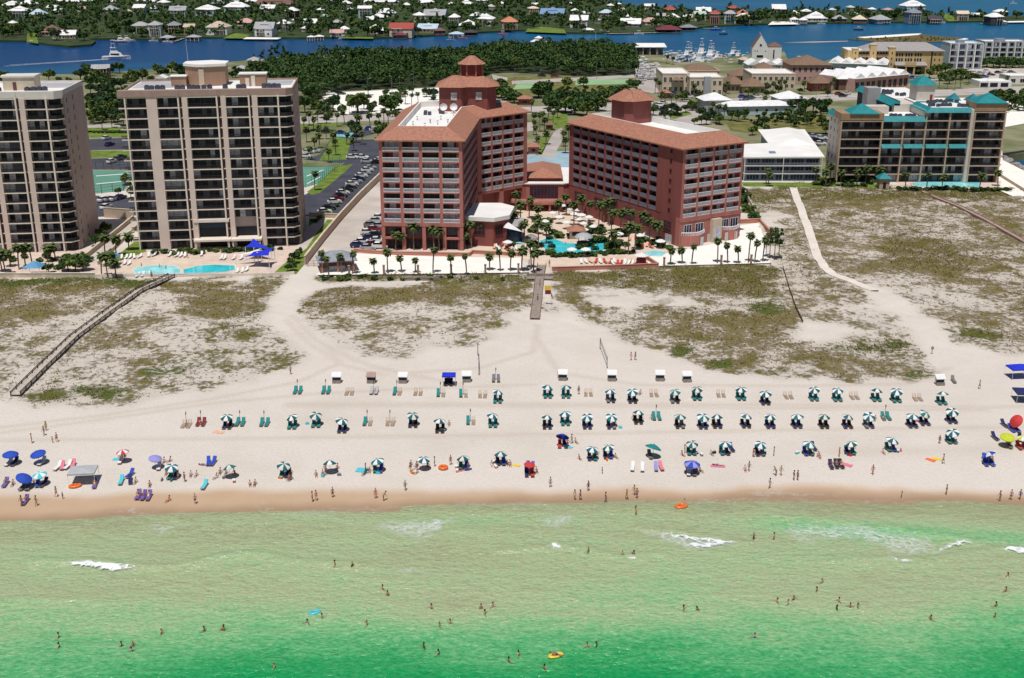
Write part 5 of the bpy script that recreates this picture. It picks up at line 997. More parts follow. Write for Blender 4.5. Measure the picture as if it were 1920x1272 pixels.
for g, lab, L_ in (
    ('palms on the west sand court', 'slim palm standing on the white sand court before the west hotel block', [(602, 513, 5), (617, 522, 5.4), (641, 512, 4.6), (661, 514, 5.6), (702, 513, 3.2), (727, 513, 5.6), (753, 511, 3.6), (779, 511, 3.4), (812, 513, 5.8), (846, 519, 4.6), (875, 517, 5.2), (918, 508, 3.8), (938, 509, 5), (957, 509, 4.6)]),
    ('palms on the east sand court', 'slim palm standing on the white sand court before the east hotel block', [(1257, 496, 3.8), (1279, 495, 3.5), (1297, 496, 5.0), (1345, 494, 6), (1364, 494, 5.3), (1384, 494, 4), (1403, 493, 7), (1415, 493, 5.2), (1430, 491, 5.8)]),
    ('palms in the hotel courtyard', 'palm growing among the pools in the hotel courtyard', [(966, 402, 6), (976, 416, 5), (984, 456, 5.5), (1007, 440, 5), (1010, 466, 7), (1024, 458, 5), (1048, 412, 5), (1062, 405, 6), (1076, 424, 6), (1092, 408, 6.5), (1104, 418, 6), (1112, 400, 7), (1122, 432, 7), (1132, 418, 6), (1146, 436, 6), (1153, 472, 5.2), (1163, 446, 7), (1178, 478, 7.5), (1190, 470, 6), (1204, 450, 7), (1218, 455, 6.5), (1236, 458, 6), (1180, 440, 6.5), (1142, 424, 7), (960, 440, 6), (945, 436, 6), (1190, 430, 6), (1172, 420, 7), (1160, 412, 6), (1085, 396, 5), (1228, 462, 6), (1010, 424, 5), (992, 410, 6)]),
    ('palms at the foot of the west hotel block', 'bushy palm at the foot of the west hotel block front', [(758, 468, 4), (776, 469, 6.5), (814, 470, 6.5), (824, 471, 5), (872, 468, 4), (884, 466, 6), (897, 460, 6.5), (910, 452, 6), (922, 444, 5.5), (742, 470, 4)]),
    ('palms by the hotel boardwalk head', 'palm beside the head of the pale hotel boardwalk', [(978, 508, 5), (996, 504, 6.5), (1000, 512, 5)]),
    ('palms on the plaza of the cut-off tower', 'palm on the plaza below the cut-off beige tower', [(11, 516, 5.2), (4, 510, 4.8), (36, 506, 6), (48, 500, 5.2), (61, 500, 5), (20, 500, 4), (90, 492, 3.4), (104, 486, 3.4)]),
    ('palms between the two beige towers', 'palm beside the ramp between the two beige towers', [(191, 519, 5), (202, 521, 5.2), (218, 521, 4), (197, 478, 4.4), (218, 480, 4.4), (242, 470, 3.8), (208, 505, 4)]),
    ('palms along the coast road west', 'palm along the coast road behind the beige tower', [(580, 236, 5.5), (596, 233, 5.8), (588, 244, 5), (570, 250, 6), (632, 238, 5.5), (646, 234, 6), (676, 250, 7), (668, 240, 5.5), (694, 240, 6.2), (720, 232, 6), (728, 236, 5), (712, 238, 5), (210, 240, 5.4), (228, 238, 5.4), (192, 244, 5), (240, 236, 5), (760, 196, 5.5), (772, 200, 5.5), (784, 194, 5)]),
    ('palms around the tower car park', 'palm in the green strips round the beige tower car park', [(625, 276, 5.5), (650, 272, 4.5), (630, 292, 5.6), (617, 306, 5), (590, 285, 5), (600, 278, 5.4), (668, 268, 5), (680, 272, 5), (597, 262, 5), (590, 358, 5.6), (584, 300, 4.6), (575, 268, 6), (664, 284, 4.6), (612, 262, 5)]),
    ('palms at the hotel entrance', 'palm beside the entrance drive between the hotel blocks', [(1020, 258, 7.5), (1012, 248, 7), (1006, 268, 6.5), (1000, 240, 6), (1037, 234, 6), (1056, 276, 5.4), (1060, 288, 5.5), (1010, 282, 5), (1028, 226, 5.5), (996, 212, 5.5), (1045, 222, 5), (1016, 236, 6), (1000, 254, 6), (1024, 272, 5.5), (1066, 262, 5)]),
    ('palms in the shopping street', 'palm in front of the tan shops by the marina', [(1235, 182, 8), (1228, 176, 7), (1247, 204, 6), (1258, 204, 6), (1267, 202, 5.6), (1240, 196, 6), (1300, 182, 6.2), (1306, 178, 5.5), (1342, 180, 6.2), (1355, 180, 6), (1449, 176, 6), (1460, 174, 6), (1472, 174, 6), (1362, 176, 5.4), (1438, 178, 5.5), (1250, 120, 5), (1262, 122, 5), (1508, 172, 5), (1562, 170, 6), (1556, 176, 6)]),
    ('palms by the white-roofed shop', 'palm beside the long white-roofed shop east of the hotel', [(1336, 216, 5.6), (1357, 226, 6.5), (1346, 224, 6), (1330, 222, 4.5)]),
    ('palms before the turquoise-roofed condominium', 'palm before the turquoise-roofed condominium', [(1548, 350, 5), (1556, 346, 6), (1576, 350, 5), (1622, 346, 5.5), (1642, 342, 4.8), (1650, 344, 4.4), (1697, 356, 5), (1737, 356, 5.4), (1765, 358, 5), (1836, 356, 5), (1870, 350, 5), (1436, 346, 5), (1440, 350, 4.4), (1530, 346, 5), (1606, 350, 4.5)]),
    ('palms by the yellow hotel', 'palm in the forecourt between the yellow hotel and the grey apartments', [(1790, 170, 7), (1776, 168, 6), (1800, 166, 6), (1760, 166, 5.5), (1888, 162, 5), (1815, 160, 5)])):
    for px, py, h in L_: palm(px, py, h * R.uniform(.92, 1.08), lab, g, s=R.uniform(.72, .98) if 'sand court' in g else R.uniform(1.0, 1.35))
def trees(lab, group, kind, L_, z=3.0, wide=1.0):
    for px, py, h in L_: x, y = G(px, py, z); tree(kind, x, y, z, h, lab, group, wide=wide * R.uniform(.9, 1.15))
trees('big round dark oak on the edge of the gravel lot behind the west hotel', 'roadside oaks by the gravel lot', 'oak', [(671, 213, 11.5), (733, 211, 11)], wide=1.15)
trees('green tree along the coast road east of the hotels', 'trees along the east road', 'round', [(R.uniform(1210, 1500), R.uniform(205, 246), R.uniform(4, 7)) for _ in range(26)])
trees('tree between the parked cars and drives behind the west hotel', 'trees behind the west hotel', 'round', [(R.uniform(570, 840), R.uniform(178, 262), R.uniform(4, 7.5)) for _ in range(34)])
trees('tree along the marina street', 'trees along the marina street', 'round', [(R.uniform(1240, 1560), R.uniform(150, 192), R.uniform(4, 6.5)) for _ in range(24)])
trees('rough green tree by the gravel lot behind the beige tower', 'trees by the gravel lot', 'round', [(625, 210, 9), (608, 222, 8), (596, 214, 9), (640, 216, 6), (584, 205, 9), (572, 212, 10), (616, 226, 5), (812, 188, 7), (800, 182, 6)])
trees('dark spreading oak in the clump behind the two hotel blocks', 'oaks behind the hotel blocks', 'oak', [(1010, 184, 9), (1024, 178, 9.5), (1040, 198, 10), (1056, 192, 10), (1072, 200, 10.5), (1088, 208, 10.5), (1104, 206, 10), (1118, 196, 9), (1134, 190, 8.5), (1150, 184, 8), (1166, 182, 7.5), (1180, 180, 7), (1060, 212, 9), (1078, 216, 9), (1046, 210, 8), (1030, 204, 8), (1100, 218, 8), (1120, 208, 8), (940, 184, 9), (928, 190, 8.5), (952, 188, 8), (964, 194, 7), (936, 172, 8), (1064, 166, 7), (1094, 162, 6), (1186, 168, 7)])
trees('green tree in the dense clump between the two beige towers', 'trees between the beige towers', 'round', [(176, 232, 9), (186, 226, 9), (196, 222, 10), (208, 220, 10), (220, 218, 10), (232, 216, 10), (243, 214, 10), (180, 212, 9), (200, 205, 9), (216, 202, 9), (234, 200, 9), (172, 200, 8), (190, 194, 8), (250, 190, 8), (226, 188, 8), (262, 205, 9), (206, 184, 8), (170, 176, 7), (240, 180, 7)])
trees('tree between the bay and the beige towers', 'trees by the bay', 'round', [(R.uniform(160, 480), R.uniform(134, 158), R.uniform(5, 9)) for _ in range(34)] + [(R.uniform(165, 262), R.uniform(158, 236), R.uniform(6, 10)) for _ in range(26)])
trees('tree on the bay shore behind the beige towers', 'shore trees behind the beige towers', 'round', [(8, 156, 9), (92, 152, 8), (152, 154, 9.5), (268, 152, 9), (306, 150, 10), (338, 146, 10), (3, 166, 8), (20, 160, 6), (370, 140, 8), (250, 160, 6), (286, 158, 6), (130, 158, 5), (110, 158, 5), (400, 138, 6), (440, 136, 5)])
trees('tall thin pine rising over the wood by the bay', 'tall pines above the wood', 'pine', [(478, 126, 9), (494, 124, 11), (510, 122, 13), (522, 120, 14), (534, 120, 13), (546, 120, 9), (580, 118, 8), (560, 122, 9), (603, 116, 7)])
trees('dark tree on the meadow behind the low grey apartment block', 'meadow trees', 'round', [(1470, 206, 8), (1484, 214, 8), (1496, 208, 9), (1510, 216, 9), (1524, 212, 9), (1538, 218, 8), (1550, 210, 8), (1500, 226, 7), (1520, 232, 6.5), (1540, 236, 6.5), (1476, 224, 6), (1372, 226, 6), (1384, 228, 6), (1396, 224, 6), (1420, 246, 6), (1434, 252, 5), (1410, 254, 5), (1324, 234, 5.5), (1332, 226, 6), (1548, 252, 6)])
trees('bushy tree in the thicket right of the turquoise-roofed condominium', 'thicket by the sand spit', 'round', [(1846, 206, 8), (1858, 200, 8.5), (1870, 208, 8.5), (1884, 198, 9), (1896, 206, 9), (1908, 202, 8), (1918, 208, 8), (1876, 190, 8), (1862, 188, 7), (1894, 186, 7), (1914, 184, 6)])
trees('tree round the forecourt of the yellow hotel', 'trees by the yellow hotel', 'oak', [(1742, 146, 6), (1756, 140, 7), (1772, 138, 8), (1790, 150, 7.5), (1806, 148, 7), (1820, 156, 7), (1832, 158, 6.5), (1780, 158, 6), (1764, 152, 6), (1600, 132, 5), (1640, 136, 4), (1700, 138, 4.5), (1720, 140, 4)])
trees('dark tree in the belt before the grey-blue apartments', 'trees before the grey-blue apartments', 'oak', [(1838, 128, 7), (1850, 126, 7.5), (1862, 128, 8), (1874, 126, 8), (1886, 128, 8), (1898, 126, 7.5), (1910, 128, 7.5), (1922, 126, 7)])
trees('dark-trunked pine in the clump on the dunes by the east sand court', 'pines on the dunes', 'pine', [(1443, 486, 9), (1452, 488, 9.5), (1460, 486, 8.5), (1436, 482, 7)], wide=.9)
trees('green bushy tree on the plaza of the cut-off tower', 'plaza trees', 'round', [(128, 508, 4.4), (142, 510, 5.2), (156, 508, 4.8), (118, 514, 3.4), (150, 500, 4.6), (92, 512, 3.2)], wide=1.2)
trees('dark shrubby tree beside the lawn wall right of the beige tower', 'trees by the tower lawn', 'round', [(545, 502, 3.6), (553, 494, 4), (560, 486, 3.8), (550, 508, 3), (540, 510, 2.6)], wide=.85)
trees('tree in the green yard beside the cut-off tower', 'yard trees by the tower', 'round', [(200, 440, 4.4), (190, 448, 4), (180, 462, 4), (235, 348, 5), (222, 366, 3), (246, 372, 4), (252, 364, 4), (243, 354, 3)])
def shrubs(lab, group, L_, z=3.0):
    for px, py, h in L_: x, y = G(px, py, z); tree('bush', x, y, z, h, lab, group, wide=R.uniform(1, 1.4))
shrubs('low shrub in the planted bed at the foot of the beige tower', 'shrubs below the beige tower', [(290 + i * 13 + R.uniform(-4, 4), 478 - i * .55 + R.uniform(-2, 3), R.uniform(1.2, 2.3)) for i in range(19)])
shrubs('low shrub in a bed on the plaza of the cut-off tower', 'shrubs on the plaza', [(R.uniform(0, 170), R.uniform(482, 492), R.uniform(1, 2)) for i in range(18)] + [(92, 484, 2.4), (130, 486, 2), (165, 488, 2)])
shrubs('shrub in the planted edge along the hotel pool', 'shrubs along the hotel pool', [(1000 + i * 8.2, 480 - abs(i - 10) * .3 + R.uniform(-3, 3), R.uniform(1.2, 2.2)) for i in range(24)] + [(R.uniform(1090, 1240), R.uniform(425, 470), R.uniform(1.4, 3)) for i in range(34)] + [(R.uniform(925, 1060), R.uniform(415, 470), R.uniform(1.2, 2.6)) for i in range(14)] + [(956, 462, 2.2), (930, 440, 2), (1040, 440, 2.2), (1052, 444, 2.2), (1066, 446, 2), (1015, 420, 1.8), (1000, 430, 1.8), (1240, 462, 2), (1254, 466, 1.6), (1225, 458, 2)])
shrubs('clipped shrub in the row before the pool of the turquoise-roofed condominium', 'clipped shrub row', [(1688 + i * 9.6, 357.5 + R.uniform(-1, 1), R.uniform(1.4, 2.2)) for i in range(22)])
shrubs('shrub on the grass bank under the west sand court bulkhead', 'shrubs under the bulkhead', [(R.uniform(600, 990), R.uniform(518, 526), R.uniform(.7, 1.5)) for i in range(26)])
shrubs('green shrub beside the low grey apartment block', 'shrubs by the low apartment block', [(R.uniform(1530, 1665), R.uniform(340, 352), R.uniform(1.6, 3)) for i in range(20)])
shrubs('hedge shrub along the coast road behind the beige towers', 'hedge shrubs by the coast road', [(176 + i * 7.5, 250, R.uniform(1.2, 2)) for i in range(10)] + [(570 + i * 8, 247 + R.uniform(-1, 2), R.uniform(1.2, 2)) for i in range(8)] + [(1290 + i * 6, 203, 1.6) for i in range(6)])
shrubs('small shrub in the beds before the tan shops by the marina', 'shrubs before the shops', [(R.uniform(1280, 1480), R.uniform(182, 192), R.uniform(1, 2)) for i in range(14)])
shrubs('shrub along the hotel driveway wall by the car park', 'shrubs along the driveway wall', [(590 + i * 10, 412 - i * 7.5 + (-6 if i > 4 else 6), R.uniform(1, 1.8)) for i in range(10)])
shrubs('round bush between the dunes and the east hotel wall', 'bushes by the east hotel wall', [(1394, 372, 3), (1398, 386, 3.4), (1402, 398, 3.6), (1408, 408, 3), (1414, 414, 2.4), (1392, 362, 2.6)])
# the wood by the bay reads as one mass
def wood(name, poly, n, h0, h1, per, z, m, size, avoid=()):
    P = [G(*q, z) for q in poly]; xs = [p[0] for p in P]; ys = [p[1] for p in P]; out = []
    while len(out) < n:
        x = prs.uniform(min(xs), max(xs), 4000); y = prs.uniform(min(ys), max(ys), 4000); k = inpoly(x, y, P)
        for ax, ay, ar in avoid: k &= (np.hypot(x - ax, (y - ay)) > ar)
        out += list(zip(x[k], y[k]))
    Qs = []
    for x, y in out[:n]:
        h = prs.uniform(h0, h1) * (.6 + .8 * fbm(x * .02, y * .02, 4)) * (1.25 if prs.rand() < .12 else 1); r = h * prs.uniform(.22, .5); q = crown_quads(per, r, r, h * .42, size * prs.uniform(.8, 1.2), 5, prs, h * .62)
        Qs.append(q + np.array([x, y, z]))
    o = link(name, quad_mesh(name, np.concatenate(Qs), m), kind='stuff'); return o
WOODP = [(470, 142), (520, 122), (700, 111), (960, 101), (1188, 99), (1192, 141), (1100, 144), (962, 137), (925, 138), (840, 162), (640, 171), (578, 196), (565, 172), (480, 152)]
wood('wood_foliage', WOODP, 900, 7, 12.5, 100, 3, M['leaf_dark'], .62); wood('wood_foliage', WOODP, 420, 6, 12, 90, 3, M['leaf_a'], .62); wood('wood_foliage', WOODP, 200, 6, 11, 80, 3, M['leaf_b'], .55)
tkm = MB()
wood('undergrowth', [(1008, 172), (1190, 170), (1190, 182), (1110, 214), (1030, 208)], 120, 2, 4.5, 60, 3, M['leaf_dark'], .5); wood('undergrowth', [(168, 236), (250, 218), (264, 185), (168, 180)], 90, 2, 5, 60, 3, M['leaf_a'], .5)
wood('undergrowth', [(1840, 212), (1925, 212), (1925, 182), (1860, 186)], 60, 2, 5, 60, 3, M['leaf_b'], .5); wood('undergrowth', [(1370, 232), (1470, 216), (1552, 212), (1552, 236), (1500, 240)], 60, 1.5, 3.5, 50, 3, M['leaf_dark'], .5)
wood('bay_islet_scrub', [(1592, 75), (1700, 79), (1800, 76), (1740, 70), (1660, 71)], 70, .6, 1.6, 40, .4, M['leaf_b'], .4)
# ------------------------------------------------------------------ island houses
HOUSES = '''34 33 38 white paleblue 2|20 15 40 white grey 1|50 13 30 white cream 1|69 40 34 paleblue grey 2|110 28 20 white grey 1|98 20 22 white white 1|142 8 34 white grey 1|115 7 30 white cream 1|176 8 20 green grey 1|152 22 17 pink white 1|22 50 14 white white 1|95 67 44 brown maroon 1|106 73 14 cream white 1|126 73 30 white cream 1|208 8 16 white cream 1|262 27 26 white paleblue 2|290 22 22 white green 1|306 16 22 white green 2|284 8 18 white grey 1|264 7 18 white grey 1|262 63 34 grey white 2|290 69 26 grey white 3|205 24 26 grey slate 1|240 28 14 tan tan 1|28 62 16 maroon maroon 1
333 32 34 grey paleblue 2|388 30 46 white paleblue 2|442 25 50 white green 2|502 22 30 white grey 1|441 8 26 grey grey 1|417 6 18 white grey 1|408 12 30 grey slate 1|472 8 24 white grey 1|512 13 90 brown brown 1|547 33 25 white dark 2|602 24 18 white grey 1|608 38 22 green paleblue 1|581 50 26 white dark 1|555 44 14 white cream 1|532 59 26 white white 2|496 69 40 grey white 2|459 49 36 pink cream 1|408 66 44 tan white 2|355 66 22 tan tan 2|325 62 28 slate maroon 2|574 60 18 white cream 1|631 69 28 pink white 1|631 49 20 grey slate 1|612 5 28 white grey 1
645 62 20 white cream 1|704 64 38 white brown 1|753 69 50 red cream 2|684 34 28 white paleblue 3|723 30 40 white grey 1|709 39 34 white grey 1|695 44 20 white grey 1|712 9 76 white cream 1|797 10 38 white grey 1|762 15 16 white cream 1|786 42 24 white cream 2|816 42 46 grey paleblue 2|803 61 42 paleblue cream 1|824 65 22 brown brown 1|852 46 22 white grey 2|878 54 40 white slate 1|896 36 34 white green 1|912 49 34 white white 2|955 55 34 orange pink 2|874 13 28 white grey 1|904 6 24 white grey 1|846 13 12 white grey 1|655 26 24 white grey 1|648 12 22 white grey 1|940 12 14 white cream 1|922 24 12 white white 2
1037 32 50 blue slate 1|1087 52 37 white white 2|1097 31 21 white brown 1|1137 37 28 paleblue slate 2|1170 37 16 white grey 1|1184 51 42 white slate 1|1220 47 34 pink cream 1|1218 14 20 white white 2|1257 21 22 red red 2|1000 28 22 cream tan 2|1070 12 10 white cream 1|1161 13 9 white grey 1|1168 27 24 tan tan 1|1263 39 24 white grey 1|1290 39 20 white grey 1|1145 22 12 white blue 2|1078 26 14 white grey 1|1240 36 18 grey slate 1|1004 14 14 white grey 1|1120 44 14 grey slate 1
1320 18 30 white slate 1|1376 18 22 red maroon 2|1312 40 24 green cream 2|1341 45 22 red red 3|1369 45 24 grey paleblue 3|1395 45 26 white brown 2|1394 24 30 orange maroon 1|1461 20 28 white dark 2|1512 25 20 white grey 2|1532 41 44 white white 1|1490 31 18 white white 1|1490 43 16 white white 1|1507 44 16 white grey 1|1575 42 26 grey brown 1|1562 22 12 white white 2|1595 17 14 green green 2|1414 36 10 white white 1
1614 43 28 cream brown 1|1653 43 36 grey slate 1|1713 43 28 slate slate 3|1755 43 26 dark dark 1|1713 14 46 white white 2|1805 39 24 cream tan 2|1828 26 24 white dark 1|1866 45 32 white dark 2|1878 28 26 white slate 1|1665 22 18 pink tan 2|1621 12 16 dark slate 1|1603 23 12 green green 1|1636 14 14 white slate 1'''
HPOS = []
def house(px, py, wpx, roof, wall_, st, label, group='houses on the island', z=1.6, d=None, kind=None, name='island_house', cat='house'):
    x, y = G(px, py, z); dep = (y * c_ - (z - H) * s_); w = wpx * dep / F; d = d or min(max(w * R.uniform(.6, .85), 7), 15)
    hs = 3.0; pil = .9 if st > 1 else .3; wh = pil + hs * st; w *= .88
    rz = R.uniform(-.22, .22); T = thing(name, label, cat, (x, y + d / 2, z), rz, group); HPOS.append((x, y + d / 2, max(w, d) * .62 + 1))
    W_ = MB().box(-w / 2, w / 2, -d / 2, d / 2, -1, wh)
    wing = w > 14 and R.random() < .7
    if wing: ww = w * .4; sx = R.choice([-1, 1]) * w * .28; W_.box(sx - ww / 2, sx + ww / 2, -d / 2 - 3, -d / 2, -1, wh - .3)
    obj('wall', W_, M['siding_' + wall_], T)
    k = kind or R.choice(['hip', 'hip', 'hip', 'gable']); rh = min(w, d) * R.uniform(.25, .36)
    rm = MB().hip(-w / 2, w / 2, -d / 2, d / 2, wh, rh, .7, ridge=None if k == 'hip' else .05)
    if wing: rm.hip(sx - ww / 2, sx + ww / 2, -d / 2 - 3, -d / 2 + d * .3, wh - .3 + .02, rh * .66, .5, ridge=None)
    if w > 15 and R.random() < .6: rm.hip(-w * .2, w * .2, -d * .25, d * .25, wh + rh * .62, rh * .6, .5)
    obj('roof', rm, M['shingle_' + roof], T)
    nw = max(2, min(5, int(w / 4.2)))
    for s in range(st):
        for i in range(nw):
            if wing and abs(-w / 2 + (i + .5) * w / nw - sx) < ww / 2 + .6: continue
            link('window', cached('hwin', lambda: MB().box(-.75, .75, -.04, .04, 0, 1.6, 0).box(-.85, .85, -.06, -.0, -.12, 0, 1).box(-.85, .85, -.06, 0, 1.6, 1.72, 1).mesh('window', [M['glass_dark'], M['slab_white']])), T, (-w / 2 + (i + .5) * w / nw, -d / 2 - .03, pil + s * hs + .8))
    if wing:
        link('window', cached('hwin', None), T, (sx, -d / 2 - 3.03, pil + .8))
    if st > 1 or R.random() < .5:
        pm = MB().box(-w * .38, w * .38, -d / 2 - 2.4, -d / 2, wh - hs - .1, wh - hs + .1)
        for i in range(5): xx = -w * .37 + i * w * .74 / 4; pm.box(xx - .12, xx + .12, -d / 2 - 2.35, -d / 2 - 2.1, -1, wh - .3)
        pm.box(-w * .4, w * .4, -d / 2 - 2.6, -d / 2, wh - .3, wh - .12); obj('porch', pm, M['slab_white'], T)
    obj('door', MB().box(-.5, .5, -d / 2 - .06, -d / 2, pil, pil + 2.1), M['wood_dark'], T)
    return T
RW = dict(white='white', grey='grey', paleblue='pale blue', green='pale green', pink='pink', brown='brown', cream='cream', slate='slate', tan='tan', red='red', orange='orange', maroon='dark maroon', dark='dark', blue='blue')
SW = {1: 'low', 2: 'two-storey', 3: 'three-storey'}
for ln in HOUSES.replace('\n', '|').split('|'):
    a, b_, w, rf, wl, st = ln.split(); a, b_, w, st = float(a), float(b_), float(w), int(st)
    if a > 1180 and b_ < 27: b_ += 9
    row = 'island waterfront' if b_ > np.interp(a, [0, 300, 700, 960, 1300, 1900], [60, 58, 58, 48, 40, 36]) else 'among island trees' if b_ > 14 else 'far island side'
    size = 'small ' if w < 19 else 'large ' if w > 37 else ''
    house(a, b_, w, rf, wl, st, '%s%s %s house, %s roof, %s' % (size, SW[st], RW[wl], RW[rf], row))
# island trees: the nearer ones one by one, the rest as one mass
def clear(x, y, r=1.0): return all((x - a) ** 2 + (y - b_) ** 2 > (c * r) ** 2 for a, b_, c in HPOS)
ISH = [(-900, 108), (0, 77), (172, 84), (186, 76), (450, 71), (700, 72), (860, 64), (980, 58), (1140, 63), (1240, 60), (1340, 50), (1500, 44.5), (1880, 41), (2500, 35)]
n_ = 0
while n_ < 190:
    px = R.uniform(-20, 1940); sh = np.interp(px, [q[0] for q in ISH], [q[1] for q in ISH]); py = sh - abs(R.gauss(0, 1)) * 15 - 1.0; back = np.interp(px, [0, 900, 1100, 1180, 1500, 1700, 1800, 1940], [-10, -8, -2, 14, 25, 28, 32, 34])
    if py < back: continue
    x, y = G(px, py, 1.6)
    if not clear(x, y, .9): continue
    if any(abs(px - a) < 10 and py > 44 for a in (60, 436, 490, 1022)): continue
    kd = R.choice(['oak', 'round', 'round', 'pine']); land = min(((abs(px - a), t) for a, t in ((60, 'the small lawn point'), (275, 'the pair of white pavilions'), (496, 'the white bank of sand'), (753, 'the red-roofed house'), (955, 'the orange-roofed house'), (1037, 'the blue-roofed house'), (1253, 'the dark red boathouse'), (1341, 'the red house'), (1461, 'the sandy cove'), (1532, 'the wide white-roofed house'), (1713, 'the white modern house'), (1866, 'the paired white pavilions'))))[1]
    tree(kd, x, y, 1.6, R.uniform(7, 12) if kd != 'pine' else R.uniform(10, 15), '%s on the island shore near %s' % (dict(oak='spreading dark oak', round='round leafy tree', pine='tall thin-crowned pine')[kd], land), 'island trees'); n_ += 1
av = [(a, b_, c * .8) for a, b_, c in HPOS]
IW = [(-60, 74), (172, 80), (186, 72), (450, 68), (700, 68), (860, 60), (980, 54), (1140, 58), (1240, 55), (1340, 47), (1500, 42), (1880, 38), (1960, 37), (1960, 35), (1880, 34), (1790, 32), (1700, 29), (1560, 26), (1300, 23), (1200, 16), (1150, 7), (1100, -4), (900, -16), (-60, -20)]
wood('island_wood', IW, 1900, 5, 11, 42, 1.6, M['leaf_dark'], .95, av); wood('island_wood', IW, 1300, 5, 10, 42, 1.6, M['leaf_a'], .95, av); wood('island_wood', IW, 600, 4, 9, 40, 1.6, M['leaf_b'], .9, av)
# ------------------------------------------------------------------ boathouses and docks
def boathouse(px, py, wpx, roof, post, label, h=3.4):
    x, y = G(px, py, 0); dep = y * c_ + H * s_; w = wpx * dep / F; d = w * .8; T = thing('boathouse', label, 'boathouse', (x, y, 0), R.uniform(-.1, .1), 'boathouses along the island')
    obj('roof', MB().hip(-w / 2, w / 2, -d / 2, d / 2, h, w * .16, .5), M['shingle_' + roof], T)
    for i in range(4):
        for yy in (-d / 2, d / 2): obj('post', MB().box(-.18, .18, -.18, .18, -1, h), M['wood_dark' if post == 'dark' else 'slab_white'], T, (-w / 2 + i * w / 3, yy, 0))
    obj('deck', MB().box(-w / 2, w / 2, -d / 2, d / 2, .6, .85), M['wood_grey'], T)
    if post == 'dark': obj('back_wall', MB().box(-w / 2, w / 2, d / 2 - .2, d / 2, .8, h), M['siding_dark'], T)
for q in ((315, 78, 25, 'grey', 'dark', 'grey-roofed open boathouse on the water by a sloping dock'), (364, 77, 24, 'grey', 'white', 'boathouse with three white openings at the island dock'), (599, 76, 16, 'white', 'white', 'white pyramid-roofed boathouse standing in the water'), (584, 77, 14, 'white', 'white', 'small white boathouse beside the pyramid-roofed one'), (856, 71, 26, 'paleblue', 'white', 'pale blue long-roofed boathouse on the island shore'), (882, 68, 24, 'dark', 'dark', 'dark boathouse below the long white roof'), (1103, 63, 20, 'white', 'white', 'white boathouse by the square white house'), (1253, 62, 46, 'maroon', 'dark', 'large dark red boathouse jutting into the water'), (1290, 58, 30, 'slate', 'dark', 'dark slate boathouse beside the dark red one'), (1866, 47, 34, 'white', 'dark', 'white hip-roofed boathouse at the island east end'), (752, 73, 26, 'maroon', 'dark', 'brown boathouse in front of the red-roofed house')): boathouse(*q)
def dock(label, pts, w=2.0, z0=0, h=1.0, key='wood_grey', cat='dock', grp='docks'):
    P = [G(*q, 0) for q in pts]; B = P[0]; T = thing('dock', label, cat, (*B, z0), 0, grp); dk = MB()
    for (xa, ya), (xb, yb) in zip(P, P[1:]):
        a, Ln = frame((xa, ya), (xb, yb)); dk.M = Matrix.Translation((xa - B[0], ya - B[1], 0)) @ Matrix.Rotation(a, 4, 'Z'); dk.box(0, Ln, -w / 2, w / 2, h - .2, h)
        n = max(1, int(Ln / 9))
        for i in range(n + 1):
            for s in (-1, 1): q = rot((Ln * i / n, s * w / 2), a); link('pile', cached('pile', lambda: MB().tube((0, 0, -1.5), (0, 0, 2.0), .2, n=6).mesh('pile', M['wood_dark'])), T, (xa - B[0] + q[0], ya - B[1] + q[1], 0))
    obj('deck', dk, M[key], T)
for l, p, w in (('long brown pier walkway beside the marina basin', [(1372, 136), (1392, 108)], 9), ('finger dock off the marina pier, nearest the basin mouth', [(1385, 116), (1352, 105)], 3), ('finger dock off the marina pier beside the big white boats', [(1379, 124), (1340, 113)], 3), ('boat ramp dock below the covered boat shed', [(1236, 112), (1262, 126)], 4), ('timber mooring posts walkway by the catamaran', [(1085, 94), (1160, 95)], 2), ('dock by the white boats at the left island shore', [(215, 80), (252, 79)], 2.5), ('short finger dock along the near side of the marina basin', [(1268, 122), (1290, 112)], 2.5), ('second finger dock along the near side of the marina basin', [(1256, 114), (1276, 105)], 2.5), ('sloping dock beside the grey boathouse', [(328, 80), (345, 74)], 2.5), ('pink dock at the long white-roofed house', [(1140, 65.5), (1240, 63)], 6), ('dock below the red house with moored boats', [(1318, 55), (1352, 56)], 4), ('dark dock under the white boathouse at the east end', [(1836, 46), (1888, 47)], 4)): dock(l, p, w)
